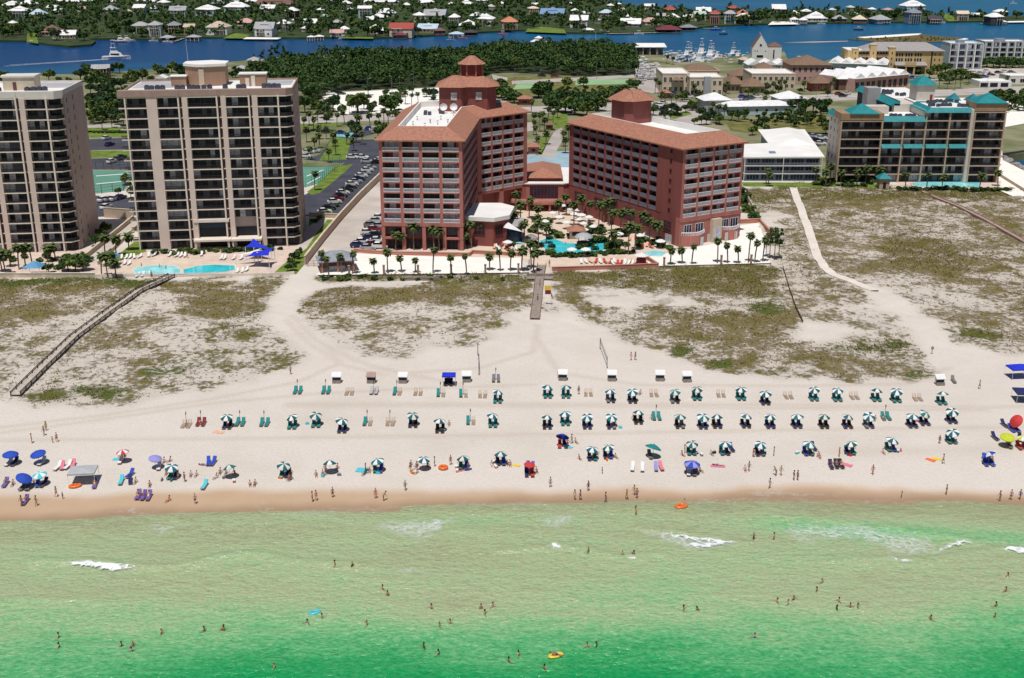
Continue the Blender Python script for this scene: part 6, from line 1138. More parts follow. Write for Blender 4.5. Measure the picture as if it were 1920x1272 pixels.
# ------------------------------------------------------------------ boats
def hull(Lh, B_, h, key, name='hull'):
    mb = MB(); st = [(-.5, .86, 1), (-.2, 1, 1), (.1, .98, 1.02), (.3, .78, 1.1), (.43, .4, 1.2), (.5, .03, 1.28)]
    R_ = [[(t * Lh, -b_ * B_ / 2, h * k), (t * Lh, -b_ * B_ / 2 * .72, -.35), (t * Lh, b_ * B_ / 2 * .72, -.35), (t * Lh, b_ * B_ / 2, h * k)] for t, b_, k in st]
    vs = [v for r in R_ for v in r]; fs = []
    for j in range(len(st) - 1):
        for i in range(4): fs.append((j * 4 + i, j * 4 + (i + 1) % 4, j * 4 + 4 + (i + 1) % 4, j * 4 + 4 + i))
    fs.append((3, 2, 1, 0)); mb.add(vs, [tuple(reversed(f)) for f in fs]); return mb
def sportfisher(loc, rz, label, L_=15.0, grp=None, tower=True):
    k = L_ / 15; T = thing('motor_yacht', label, 'boat', (*loc, 0), rz, grp); T.scale = (k, k, k)
    obj('hull', hull(15, 4.6, 1.5, 'white'), M['white_paint'], T)
    cb = obj('cabin', MB().loft([(-3.4, -1.8), (3.4, -1.5), (3.4, 1.5), (-3.4, 1.8)], 1.5, [(-3.2, -1.6), (1.8, -1.3), (1.8, 1.3), (-3.2, 1.6)], 3.5), M['white_paint'], T)
    obj('window', MB().box(-2.6, 1.9, -1.72, -1.6, 2.3, 3.0).box(-2.6, 1.9, 1.6, 1.72, 2.3, 3.0), M['glass_dark'], cb)
    obj('flybridge', MB().loft([(-2.8, -1.5), (1.0, -1.2), (1.0, 1.2), (-2.8, 1.5)], 3.5, [(-2.8, -1.3), (.4, -1, ), (.4, 1), (-2.8, 1.3)], 4.5).box(-2.9, .2, -1.3, 1.3, 5.9, 6.05), M['white_paint'], T)
    tw = MB()
    for x in (-2.6, 0):
        for y in (-1.1, 1.1): tw.tube((x, y, 4.4), (x * .6 - .5, y * .5, 8.2 if tower else 6), .07, .05, 5)
    if tower: tw.box(-2.2, -.2, -.6, .6, 8.1, 8.25).box(-2.4, 0, -.8, .8, 9.9, 10.0).tube((-2, -.5, 8.2), (-2, -.5, 9.9), .05, .05, 5).tube((-.4, .5, 8.2), (-.4, .5, 9.9), .05, .05, 5)
    obj('tower', tw, M['rail_white'], T); obj('bow_rail', MB().tube((3.5, -1.6, 2.4), (7.3, 0, 2.7), .05, n=4).tube((3.5, 1.6, 2.4), (7.3, 0, 2.7), .05, n=4), M['chrome'], T); return T
def small_boat(loc, rz, label, L_=6.5, col='white', grp=None, z=0):
    T = thing('motor_boat', label, 'boat', (*loc, z), rz, grp); k = L_ / 6.5; T.scale = (k, k, k)
    obj('hull', hull(6.5, 2.3, .8, col), M['paint_' + col if col != 'white' else 'white_paint'], T); obj('deck', MB().box(-3, 1.6, -.85, .85, .55, .62), M['tan_trim'], T)
    obj('console', MB().box(-.6, .3, -.4, .4, .6, 1.6), M['white_paint'], T); obj('canopy', MB().box(-1.2, .9, -.9, .9, 2.3, 2.4).tube((-1, -.8, .6), (-1, -.8, 2.3), .05, n=4).tube((-1, .8, .6), (-1, .8, 2.3), .05, n=4).tube((.7, -.8, .6), (.7, -.8, 2.3), .05, n=4).tube((.7, .8, .6), (.7, .8, 2.3), .05, n=4), M['white_paint'], T)
    obj('outboard_motor', MB().box(-3.6, -3.2, -.25, .25, .2, 1.2), M['rubber'], T); return T
sportfisher(G(219, 111, 0), .05, 'white motor yacht with tall tuna tower under way in the bay', 20)
mb = MB()
for i in range(60):
    t = i / 60; x, y = G(205 - 190 * t, 111.5 + 12 * t, 0); 
    for s in (-1, 1): mb.add([(x + 1.5, y + s * (1 + 3 * t) - .35 - t, .06), (x - 2.6, y + s * (1.2 + 3 * t) - .3, .06), (x - 2.2, y + s * (1.2 + 3 * t) + .3 * (1 - t), .06)], [(0, 1, 2)] if s > 0 else [(2, 1, 0)])
obj('boat_wake', mb, M['foam'], kind='stuff')
for px, py, rz, L_, lab in ((1291, 106, .9, 16, 'big white motor yacht moored at the marina, leftmost of the tall ones'), (1316, 103, 1.2, 18, 'big white motor yacht with tower moored in the marina middle berth'), (1332, 106, 1.3, 17, 'big white motor yacht with tower moored against the marina pier'), (1312, 114, 1.0, 13, 'white cruiser moored in front of the tall yachts'), (1500, 120, .3, 13, 'white cruiser moored beyond the zigzag-roofed restaurant'), (228, 79, .2, 13, 'white cruiser moored at the left island dock'), (240, 78, .3, 12, 'second white cruiser moored at the left island dock')): sportfisher(G(px, py, 0), rz, lab, L_, None, L_ > 14)
BL = [(R.uniform(1238, 1275), R.uniform(100, 126), .6) for _ in range(12)] + [(R.uniform(1290, 1345), R.uniform(112, 122), .9) for _ in range(10)] + [(1243, 106, .7), (1249, 111, .7), (1254, 114, .7), (1260, 118, .6), (1266, 121, .5), (1272, 124, .4), (1252, 104, .8), (1262, 109, .7), (1322, 119, 1), (1330, 121, 1.1), (1308, 121, .8), (1352, 112, 1), (1360, 118, 1.2), (1400, 116, .5), (1410, 112, .5)]
for px, py in [(R.uniform(1200, 1232), R.uniform(116, 150)) for _ in range(14)]: small_boat(G(px, py), R.uniform(0, 1.5), 'white boat stored on land beside the marina road', R.uniform(6, 9), 'white', 'boats stored on land', 3.9)
for px, py, rz in BL: small_boat(G(px, py, 0), rz, 'small white motor boat moored in the marina basin', R.uniform(7, 10), 'white', 'small boats in the marina')
for i in range(14): q = G(1296 + i * 8.2 + R.uniform(-2, 2), 104 + (i % 5) * 5.5 + R.uniform(-1, 1), 0); sportfisher(q, R.uniform(.8, 1.3), 'white cabin cruiser moored among the marina docks', R.uniform(10, 14), 'marina cruisers', R.random() < .4)
for px, py, lab, col in ((1198, 65, 'small white boat under way past the dark red boathouse', 'white'), (1357, 65, 'dark blue motor boat under way in the bay', 'navy'), (845, 76.5, 'grey motor boat passing the pale blue boathouse', 'silver'), (868, 73, 'small boat leaving the island boathouses', 'pink'), (943, 65.5, 'pinkish skiff before the orange-roofed house', 'pink'), (288, 78, 'white motor boat at the two white pavilions', 'white'), (1128, 63.5, 'white boat moored beside the white boathouse', 'white'), (1610, 57, 'dark skiff on the open bay', 'navy'), (1540, 46, 'white boat below the wide white-roofed house', 'white'), (1764, 44, 'white boat below the dark low house', 'white'), (1342, 57, 'blue-hulled boat at the dock of the red house', 'royal'), (1400, 48.5, 'white boat moored right of the red house', 'white'), (1425, 47.5, 'second white boat moored right of the red house', 'white'), (60, 83, 'grey skiff by the small lawn point', 'silver'), (315, 80, 'white boat beneath the grey-roofed boathouse', 'white'), (706, 70, 'white boat lying at the lawn by the white-roofed house', 'white'), (645, 74, 'white boat at the shore left of the red-roofed house', 'white'), (1268, 63, 'white boat moored by the dark red boathouse', 'white'), (1140, 64.8, 'white boat at the pink dock', 'white'), (1899, 8, 'tiny white sailing skiff on the far bay', 'white')): small_boat(G(px, py, 0), R.uniform(-.2, .3), lab, R.uniform(7.5, 10), col)
x, y = G(1114, 94, 0); T = thing('catamaran', 'beige catamaran with single mast moored off the wood', 'boat', (x, y, 0), .05)
for s in (-1, 1): obj('hull', hull(21, 2.4, 1.6, 'cream'), M['cream'], T, (0, s * 3, 0))
obj('deck', MB().box(-8, 5, -3.6, 3.6, 1.3, 1.7).loft([(-6, -3), (3, -2.6), (3, 2.6), (-6, 3)], 1.7, [(-5.5, -2.6), (1.6, -2.2), (1.6, 2.2), (-5.5, 2.6)], 3.2), M['cream'], T); obj('mast', MB().tube((1, 0, 1.7), (1, 0, 14), .14, .08), M['rail_white'], T)
for px, py, lab, w, rk in ((1010, 92, 'white two-tier gazebo standing over the wood by the bay', 9, 'white'),):
    x, y = G(px, py, 1); T = thing('gazebo', lab, 'gazebo', (x, y, 1)); obj('roof', MB().loft(ngon(0, 0, 7), 5.6, ngon(0, 0, 3), 7.4, top=False).loft(ngon(0, 0, 3.6), 8.2, ngon(0, 0, .4), 9.8), M['shingle_white'], T)
    for i in range(8): a = pi / 8 + i * pi / 4; obj('post', MB().tube((6 * math.cos(a), 6 * math.sin(a), -1), (6 * math.cos(a), 6 * math.sin(a), 5.6), .2), M['slab_white'], T)
    obj('cupola_wall', MB().prism(ngon(0, 0, 2.8), 7, 8.2), M['blue_grey'], T)
# ------------------------------------------------------------------ marina side buildings
def block(label, px0, px1, py, hpx, depth, wallk, name, cat, roofk='roof_white', win=None, ang=0.0, par=.6, grp=None):
    xa, y = G(px0, py); xb, _ = G(px1, py); w = xb - xa; ptop = py - hpx; hh = max(2.8, hgt((px0 + px1) / 2, ptop, y) - 3.0)
    T = thing(name, label, cat, (xa, y, 3.0), ang, grp)
    obj('wall', MB().box(0, w, 0, depth, -.5, hh), M[wallk], T); obj('roof', MB().box(.3, w - .3, .3, depth - .3, hh, hh + .12), M[roofk], T)
    if par: obj('parapet', MB().box(-.1, w + .1, -.1, .3, hh, hh + par).box(-.1, w + .1, depth - .3, depth + .1, hh, hh + par).box(-.1, .3, .3, depth - .3, hh, hh + par).box(w - .3, w + .1, .3, depth - .3, hh, hh + par), M[wallk], T)
    if win:
        nx, nz = win
        for j in range(nz):
            for i in range(nx): link('window', window_me(w / nx * .5, hh / nz * .5, 'glass_dark', 'slab_white', 2, 1), T, (w / nx * (i + .25), -.04, hh / nz * (j + .22)))
    return T, w, hh
def addroof(T, w, d, hh, rh, key, o=.8, ridge=None): obj('hip_roof', MB().hip(0, w, 0, d, hh, rh, o, ridge=ridge), M[key], T)
T, w, hh = block('long tan two-storey shop block with flat white roofs by the marina', 1241, 1292, 176, 36, 30, 'cream', 'shop_block', 'shop building', win=(5, 2)); obj('brown_awning', MB().hip(w * .35, w * .75, -2, 5, hh * .72, 1.6, .4), M['brown_roof'], T)
T, w, hh = block('tan two-storey shop block with pale cornice, right of the long one', 1292, 1354, 181, 34, 22, 'cream', 'shop_block', 'shop building', win=(6, 2)); obj('entrance_pavilion', MB().box(w * .42, w * .62, -2.4, 0, 0, hh + .9), M['siding_grey'], T)
T, w, hh = block('tan penthouse-topped shop block behind the others with brown hip roof', 1276, 1348, 150, 16, 18, 'cream', 'shop_block', 'shop building', win=(6, 1)); addroof(T, w, 18, hh, 3.2, 'brown_roof')
for l, a, b_, p, hp, d, rh in (('brown-roofed tan shop right of the flat-roofed blocks', 1362, 1394, 174, 16, 16, 4), ('brown-roofed tan shop with white parasols in front', 1392, 1434, 176, 14, 14, 4), ('dark brown-roofed shop behind the parasol terrace', 1372, 1424, 156, 14, 16, 3.5)):
    T, w, hh = block(l, a, b_, p, hp, d, 'siding_tan', 'brown_roofed_shop', 'shop', win=(4, 1), par=0); addroof(T, w, d, hh, rh, 'brown_roof', 1.2)
block('cream flat-roofed shop row left of the brown two-storey inn', 1408, 1490, 168, 28, 26, 'cream', 'shop_row', 'shop building', win=(8, 2))
T, w, hh = block('cream cottage with brown hip roof below the white chapel', 1420, 1452, 140, 12, 14, 'cream', 'brown_roofed_shop', 'shop', win=(4, 1), par=0); addroof(T, w, 14, hh, 3, 'brown_roof')
for i, (a, b_) in enumerate(((1403, 1429), (1430, 1455), (1456, 1481))):
    T, w, hh = block('white gabled cottage in front of the tall white chapel', a, b_, 132, 10, 16, 'siding_paleblue', 'gabled_cottage', 'cottage', win=(3, 1), par=0, grp='white gabled cottages'); obj('gable_roof', MB().hip(0, w, 0, 16, hh, w * .33, .5, ridge=.05), M['shingle_white'], T)
T, w, hh = block('grey two-storey inn with a broad brown hip roof', 1482, 1556, 156, 34, 24, 'siding_pink', 'roadside_inn', 'inn', win=(7, 2), par=0); addroof(T, w, 24, hh, 4.5, 'brown_roof', 1.0)
T, w, hh = block('small red-walled brown-roofed restaurant before the inn', 1522, 1556, 172, 16, 12, 'siding_red', 'restaurant', 'restaurant', win=(4, 1), par=0); addroof(T, w, 12, hh, 4, 'brown_roof', 1.4)
# white chapel-like hall
x, y = G(1409, 116); T = thing('tall_hall', 'tall white hall with steep gable and dark roof on the bay shore', 'hall', (x, y, 2.5), math.radians(-8)); w, d, hh, ap_ = 10.8, 19, 9.5, 18
obj('wall', MB().add([(0, 0, -1), (w, 0, -1), (w, 0, hh), (w / 2, 0, ap_), (0, 0, hh), (0, d, -1), (w, d, -1), (w, d, hh), (w / 2, d, ap_), (0, d, hh)], [(0, 1, 2, 3, 4), (9, 8, 7, 6, 5), (1, 6, 7, 2), (5, 0, 4, 9)]), M['white_paint'], T)
obj('roof', MB().add([(w + .2, .5, hh - .2), (w + .2, d - .5, hh - .2), (w / 2, d - .5, ap_ + .1), (w / 2, .5, ap_ + .1), (-.2, .5, hh - .2), (-.2, d - .5, hh - .2)], [(0, 1, 2, 3), (3, 2, 5, 4)]), M['shingle_brown'], T)
obj('side_wing', MB().box(w, w + 9, 3, d - 3, -1, 10.5), M['white_paint'], T); obj('side_wing_roof', MB().hip(w, w + 9, 3, d - 3, 10.5, 2.5, .2), M['shingle_brown'], T)
for xx, zz, ww, h2 in ((w / 2 - .6, 10.6, 1.5, 1.7), (1.6, 7.2, .7, .9), (3.2, 7.2, .7, .9), (8.6, 7.2, .7, .9), (3.2, 3.2, 4.4, 1.8)): link('window', window_me(ww, h2, 'glass_dark', 'white_paint'), T, (xx, -.03, zz))
link('window', window_me(1.0, 6, 'glass_dark', 'white_paint'), T, (w + 3.4, 2.97, 2.4)); obj('parapet_gable', MB().add([(w / 2, d - .4, ap_ + .9), (w + .4, d - .4, hh + .5), (w + .4, d, hh + .5), (w / 2, d, ap_ + .9), (w / 2, d - .4, ap_ - .6), (w + .4, d - .4, hh - .8)], [(0, 3, 2, 1), (4, 0, 1, 5)]), M['white_paint'], T)
# zigzag-roofed white restaurants
def zigzag(label, px0, px1, py0, py1, n, hpx, wallk, d):
    xa, ya = G(px0, py0); xb, yb = G(px1, py1); a, Ln = frame((xa, ya), (xb, yb)); hh = hgt(px0, py0 - hpx, ya) - 3
    T = thing('zigzag_roofed_hall', label, 'restaurant', (xa, ya, 3.0), a); obj('wall', MB().box(0, Ln, 0, d, -.4, hh), M[wallk], T); s = Ln / n
    for i in range(n):
        obj('gable_roof', MB().hip(i * s, (i + 1) * s - .02, -.3, d, hh, s * .3, .01, ridge=.05).box(i * s, (i + 1) * s - .05, -1.3, -.3, hh - .1, hh + .05), M['shingle_white'], T)
        obj('gable_wall', MB().add([(i * s + .3, -.25, hh), ((i + 1) * s - .3, -.25, hh), (i * s + s / 2, -.25, hh + s * .27)], [(0, 1, 2)]), M[wallk], T)
        for j in range(2): link('window', window_me(s * .3, hh * .62, 'glass_dark', 'siding_pink' if wallk != 'siding_paleblue' else 'white_paint', 2, 2), T, (i * s + s * (.12 + j * .46), -.05, .5))
    return T
zigzag('white zigzag-roofed hall with pale blue gables, behind the pinkish one', 1552, 1662, 142, 146, 5, 24, 'siding_paleblue', 26); zigzag('white zigzag-roofed hall with pink timber gables facing the street', 1600, 1702, 172, 162, 5, 24, 'siding_pink', 26)
obj('side_wall', MB(), M['siding_brown']) if False else None
T, w, hh = block('brown wing of the pink zigzag-roofed hall with white hip roof', 1572, 1602, 170, 22, 20, 'siding_brown', 'restaurant_wing', 'restaurant', par=0); addroof(T, w, 20, hh, 3.4, 'shingle_white', 1.2)
# yellow hotel
x0_, y0_ = G(1586, 137); w = G(1762, 137)[0] - x0_; T = thing('yellow_hotel', 'long yellow hotel with grey roof and three square towers by the bay', 'hotel', (x0_, y0_, 3.0), math.radians(-3)); hh = 13.6
obj('wall', MB().box(0, w, 0, 18, -.5, hh), M['yellow_stucco'], T); obj('roof', MB().hip(9, w, 0, 18, hh, 4.6, 1.0), M['grey_tile'], T); obj('flat_roof', MB().box(0, 11, .3, 17.7, hh, hh + .5), M['roof_white'], T)
for xx, ww, h2 in ((2.8, 3.6, 14.6), (13.4, 4.0, 17.2), (25.0, 4.0, 15.6)):
    t_ = obj('tower', MB().box(xx, xx + ww, -1.2, 3, -.5, h2), M['yellow_stucco'], T); obj('tower_roof', MB().box(xx - .2, xx + ww + .2, -1.4, 3.2, h2, h2 + .4), M['cap'], t_)
    for f in range(4): link('tower_window', window_me(.8, 1.3, 'glass_dark', 'yellow_stucco'), t_, (xx + ww / 2 - .4, -1.25, 1.5 + f * 3.4))
for a, b_, n in ((6.8, 13, 3), (17.8, 24.6, 4)):
    for f in range(4):
        for i in range(n): s = (b_ - a) / n; link('loggia', cached(('log', n), lambda: MB().box(.15, s - .15, 0, .08, 0, 2.4, 0).box(.1, s - .1, -.7, 0, -.25, 0, 1).box(.1, s - .1, -.75, -.65, 0, .9, 2).mesh('loggia', [M['black_opening'], M['tan_stone'], M['brown_roof']])), T, (a + i * s, -.06, .5 + f * 3.35))
for f in (2, 3):
    for i in range(9): link('arched_window', window_me(1.1, 2.1, 'glass_dark', 'tan_trim'), T, (29.8 + i * 1.62 + (i // 3) * .8, -.05, .9 + f * 3.1))
for i in range(2):
    for f in range(4): link('window', window_me(.8, 1.4, 'glass_dark', 'yellow_stucco'), T, (w - 5.4 + i * 2.8, -.05, 1.2 + f * 3.2))
pt = obj('portico', MB().box(28.8, w - 11, -6, 0, 4.6, 5.4).box(28.8, 29.6, -6, -5, 0, 4.6).box(w - 11.8, w - 11, -6, -5, 0, 4.6).box(34.6, 35.6, -6, -5, 0, 4.6).box(39.6, 40.6, -6, -5, 0, 4.6).box(34.2, 41, -6.3, -5.9, 4.6, 7.4), M['yellow_stucco'], T); obj('portico_roof', MB().loft([(28.4, -6.4), (w - 10.6, -6.4), (w - 10.6, 0), (28.4, 0)], 5.4, [(29, -2), (w - 11, -2), (w - 11, 0), (29, 0)], 7.0), M['grey_tile'], pt)
for xx in (29.7, 35.7, 40.7): obj('arch', MB().prism([(xx, -5.4), (xx + 3.9, -5.4), (xx + 3.9, -5.2), (xx, -5.2)], 0, 4.2), M['black_opening'], pt)
obj('dark_downpipe', MB().box(w - 7.4, w - 6.6, -.12, 0, 0, hh), M['black_opening'], T)
# grey-blue apartments
for l, a, b_, p, hp, d, nb in (('grey-blue apartment block with projecting balcony bay, behind the forecourt trees', 1776, 1838, 130, 47, 16, 4), ('pale grey apartment block with wide dark balconies by the bay', 1842, 1926, 118, 38, 18, 6)):
    T, w, hh = block(l, a, b_, p, hp, d, 'siding_paleblue' if nb == 4 else 'siding_grey', 'bay_apartment_block', 'apartment building', par=.8); s = w / nb
    for f in range(4):
        for i in range(nb):
            B = link('balcony', slab_me(s * .72, 1.6, .3, 'white_paint'), T, (i * s + s * .14, -1.5, hh / 4 * f + .2)); link('sliding_door', door_me(s * .72, hh / 4 - .5, 20 + i % 3), B, (0, 1.42, .02)); link('railing', panel_me(s * .7, .95, 'blue_grey'), B, (.03, .1, 0))
    for i in range(nb + 1): obj('pier', MB().box(max(0, i * s - .4), min(w, i * s + .4), -1.6, 0, 0, hh), M['white_paint'], T)
    obj('roof_house', MB().box(w * .3, w * .5, 4, 9, hh, hh + 2.2), M['blue_grey'], T)
# white-roofed shop with two pavilions
xa, ya = G(1352, 217); T = thing('white_roofed_shop', 'long white-roofed shop with two small pyramid-roofed pavilions', 'shop', (xa, ya, 3.0), math.radians(8)); obj('wall', MB().box(0, 36, 0, 12, -.3, 4.2), M['siding_paleblue'], T); obj('roof', MB().hip(0, 36, 0, 12, 4.2, 1.8, .8), M['shingle_white'], T)
for xx, yy in ((-6, 8), (32, 9)):
    pv = obj('pavilion_wall', MB().box(xx, xx + 13, yy, yy + 12, -.3, 6.2), M['siding_grey'], T); obj('pavilion_roof', MB().hip(xx, xx + 13, yy, yy + 12, 6.2, 3, .8), M['shingle_white'], pv)
for i in range(7): link('window', window_me(1.4, 1.3, 'glass_dark', 'white_paint'), T, (2.5 + i * 4.8, -.04, 1.4))
T, w, hh = block('low white carport building beside the coast road', 1836, 1896, 164, 11, 14, 'white_paint', 'low_pavilion', 'pavilion', win=None, par=0); [obj('bay_opening', MB().box(w * t, w * (t + .24), -.05, .02, .2, hh - .8), M['black_opening'], T) for t in (.03, .33, .66)]
block('low white store beyond the carport building', 1890, 1960, 158, 14, 14, 'white_paint', 'low_pavilion', 'pavilion', win=(4, 1))
# boat shed, gatehouse, kiosk, other roofs
x, y = G(1192, 106, 2); T = thing('boat_shed', 'open-sided boat shed with a curved white roof at the marina', 'boat shed', (x, y, 2)); obj('roof', MB().loft([(-1, -1), (22, -1), (22, 15), (-1, 15)], 6.6, [(0, 5), (21, 5), (21, 9), (0, 9)], 8.6).box(-1, 22, -1, 15, 6.3, 6.6), M['shingle_white'], T)
for i in range(5):
    for yy in (0, 14): obj('post', MB().box(i * 5, i * 5 + .4, yy, yy + .4, -1, 6.3), M['slab_white'], T)
obj('back_wall', MB().box(0, 21, 12, 13, 0, 5.6), M['siding_slate'], T)
for i in range(3): small_boat((x + 4 + i * 6, y + 6), 1.57, 'boat stored under the curved white roof of the boat shed', 7, 'white', 'boats stored in the shed', 3)
for px, py, w, rk, wk, lab, h in ((984, 196, 6.5, 'tile', 'red_wall', 'small red gatehouse with tile roof on the hotel drive', 3.2), (1000, 288, 4, 'tile', 'red_pilaster', 'small red round-roofed kiosk on the hotel entrance court', 3), (1030, 244, 3, 'brown_roof', 'siding_brown', 'tiny brown guard hut beside the entrance drive', 2.6), (1247, 184, 5, 'tile', 'siding_brown', 'small orange-brown hut at the marina road corner', 3)):
    x, y = G(px, py); T = thing('kiosk', lab, 'kiosk', (x, y, 3)); obj('wall', MB().box(-w / 2, w / 2, -w / 2, w / 2, 0, h), M[wk], T); obj('roof', MB().hip(-w / 2, w / 2, -w / 2, w / 2, h, 1.5, .8), M[rk], T); link('window', window_me(w * .4, 1.2, 'glass_dark', 'soffit'), T, (-w * .2, -w / 2 - .04, 1))
house(188, 150, 34, 'grey', 'brown', 2, 'brown house with pale gable roof on the mainland shore behind the towers', None, 3.0, kind='gable', name='shore_house'); house(476, 134, 26, 'grey', 'slate', 2, 'slate-roofed house on the mainland shore left of the wood', None, 3.0, name='shore_house'); house(452, 138, 18, 'grey', 'slate', 1, 'small grey-roofed house beside the slate-roofed one on the shore', None, 3.0, name='shore_house'); house(8, 160, 40, 'white', 'white', 1, 'white-roofed house behind the cut-off tower at the photo edge', None, 3.0, name='shore_house'); house(1396, 122, 16, 'tan', 'grey', 1, 'tan-roofed dock house beside the marina pier', None, 3.0, name='shore_house')
house(300, 158, 22, 'white', 'white', 1, 'white-roofed house on the shore behind the brown penthouse tower', None, 3.0, name='shore_house')
# ------------------------------------------------------------------ beach furniture
def canopy_me(cols, key):
    def f():
        n = 8; mb = MB(); mats = [M['cloth_' + c] for c in cols]; sub = 3
        prof = [(.06, .42), (.55, .30), (1.0, .06), (1.18, -.06), (1.18, -.2)]
        N_ = n * sub
        def rr(i, r, z): a = 2 * pi * i / N_; ph_ = abs(((i % sub) / sub) - .5); return (r * math.cos(a), r * math.sin(a), z)
        for i in range(N_):
            mi = (i // sub) % len(cols)
            for (r0, z0), (r1, z1) in zip(prof, prof[1:]):
                q = [rr(i, r0, z0), rr(i + 1, r0, z0), rr(i + 1, r1, z1), rr(i, r1, z1)]; mb.add(q, [(0, 3, 2, 1)], mi)
        mb.lathe([(.05, .40), (.06, .50), (0, .56)], 6)
        for i in range(0, N_, sub): a = 2 * pi * i / N_; mb.tube((.05 * math.cos(a), .05 * math.sin(a), .36), (1.14 * math.cos(a), 1.14 * math.sin(a), -.09), .012, n=3)
        return mb.mesh('canopy', mats)
    return cached(('canopy', key), f)
POLE = MB().tube((0, 0, -.3), (0, 0, 2.05), .028, .024).mesh('pole', M['wood_tan'])
def umbrella(px, py, cols, label, group=None, tilt=None, r=1.0, rz=None):
    x, y = G(px, py, float(at(px, py + 14)[2]) + 2.1); z = float(gz(x, y)); r *= R.uniform(.86, .97); T = thing('beach_umbrella', label, 'umbrella', (x, y, z), R.uniform(0, .78) if rz is None else 0, group)
    link('pole', POLE, T); c = link('canopy', canopy_me(cols, '-'.join(cols)), T, (0, 0, 1.9)); c.scale = (r, r, r)
    if cols == ('green', 'white'): recol(c, M['cloth_' + R.choice(['green', 'sea', 'bottle'])], 0); recol(c, M['cloth_' + R.choice(['white', 'white', 'cream'])], 1)
    if tilt: c.rotation_euler = tilt
    else: c.rotation_euler = (R.gauss(.1, .16), R.gauss(0, .18), 0)
    return x, y, z
def lounger_me():
    fr = MB()
    for s in (-.31, .27): fr.box(s, s + .05, -1.0, .55, .26, .32)
    for s in (-.3, .25):
        for y in (-.85, .45): fr.box(s, s + .05, y, y + .05, -.1, .27)
    for i in range(8): y = -.98 + i * .19; fr.box(-.3, .3, y, y + .11, .32, .34)
    for i in range(5): t = i / 5; fr.box(-.3, .3, .55 + .14 * i, .64 + .14 * i, .35 + .13 * i, .37 + .13 * i)
    fr.tube((-.28, .55, .3), (-.28, 1.2, .95), .025, n=4).tube((.28, .55, .3), (.28, 1.2, .95), .025, n=4).tube((-.28, .95, -.05), (-.28, 1.1, .85), .02, n=4).tube((.28, .95, -.05), (.28, 1.1, .85), .02, n=4)
    cu = MB().box(-.29, .29, -.98, .53, .34, .43).add([(-.29, .53, .36), (.29, .53, .36), (.29, 1.2, .99), (-.29, 1.2, .99), (-.29, .48, .45), (.29, .48, .45), (.29, 1.14, 1.07), (-.29, 1.14, 1.07)], [(3, 2, 1, 0), (4, 5, 6, 7), (0, 1, 5, 4), (1, 2, 6, 5), (2, 3, 7, 6), (3, 0, 4, 7)])
    return fr.mesh('frame', M['wood_tan']), cu.mesh('cushion', M['cloth_teal'])
LFR, LCU = lounger_me()
def lounger(x, y, cush, label, group, rz=0.0, z=None):
    T = thing('beach_lounger', label, 'lounger', (x, y, float(gz(x, y)) if z is None else z), rz, group); link('frame', LFR, T)
    if cush: c = link('cushion', LCU, T); cush != 'teal' and recol(c, M['cloth_' + cush])
    return T
GW = ('green', 'white')
ROWS = [('back', [(1026.7, 724), (1061, 724), (1145, 732), (1186, 733), (1265.7, 733), (1307, 728), (1390, 728), (1435.5, 736), (1526.8, 729), (1571, 730), (1644, 730), (1681.5, 732), (1767, 736), (933, 733)]),
        ('middle', [(425, 780), (547, 780), (592, 777), (641, 787), (774, 777), (824.7, 787), (924, 777), (1026, 780), (1060, 773.6), (1101, 780), (1146.7, 780), (1197, 771), (1275, 779), (1318.5, 780), (1345, 778.6), (1399, 778), (1445, 779), (1495, 778.6), (1545.7, 779), (1590, 779), (1630, 778.6), (1711.7, 778), (1735, 773.6), (1786, 770)]),
        ('third', [(1111, 840), (1141, 836.5), (1298, 830), (1360, 830), (1426.7, 831.5), (1517.5, 831), (1596.5, 829.5), (1673.5, 823.4), (1786.7, 809)]),
        ('front', [(321.5, 874), (430, 873), (531.6, 870.5), (618, 864.7), (707.7, 861.7), (794.5, 859), (868.7, 856.6), (939, 848.6)])]
SPOTS = {}
RN = dict(back='back row by the dunes', middle='second row from the dunes', third='third row', front='row nearest the water')
for row, L_ in ROWS:
    for px, py in L_:
        x, y, z = umbrella(px, py, GW, 'green and white panelled umbrella in the ' + RN[row], 'green and white rental umbrellas'); SPOTS.setdefault(row, []).append((x, y, px))
        if row in ('back', 'middle'):
            for s in (-.48, .48): cu_ = 'teal' if round(px) in (1027, 1061, 1307, 1390, 1527, 1571, 1644, 1682, 1767, 933, 924, 1060, 547, 592) else R.choice(['navy', 'black', 'grey', 'navy']); lounger(x + s, y - .35, cu_, cu_ + '-toned lounger shaded by a green and white umbrella, ' + ('back row' if row == 'back' else 'second row'), 'rental loungers', R.uniform(-.05, .05))  # navy, black and grey cushions put the umbrella's dark shade into the colour
        elif row == 'third' or R.random() < .6:
            for s in (-.48, .48): lounger(x + s, y + .1, R.choice(['navy', 'teal', 'blue']), 'lounger shaded by a green-white umbrella, ' + ('third row' if row == 'third' else 'front row'), 'rental loungers', R.uniform(-.1, .1))
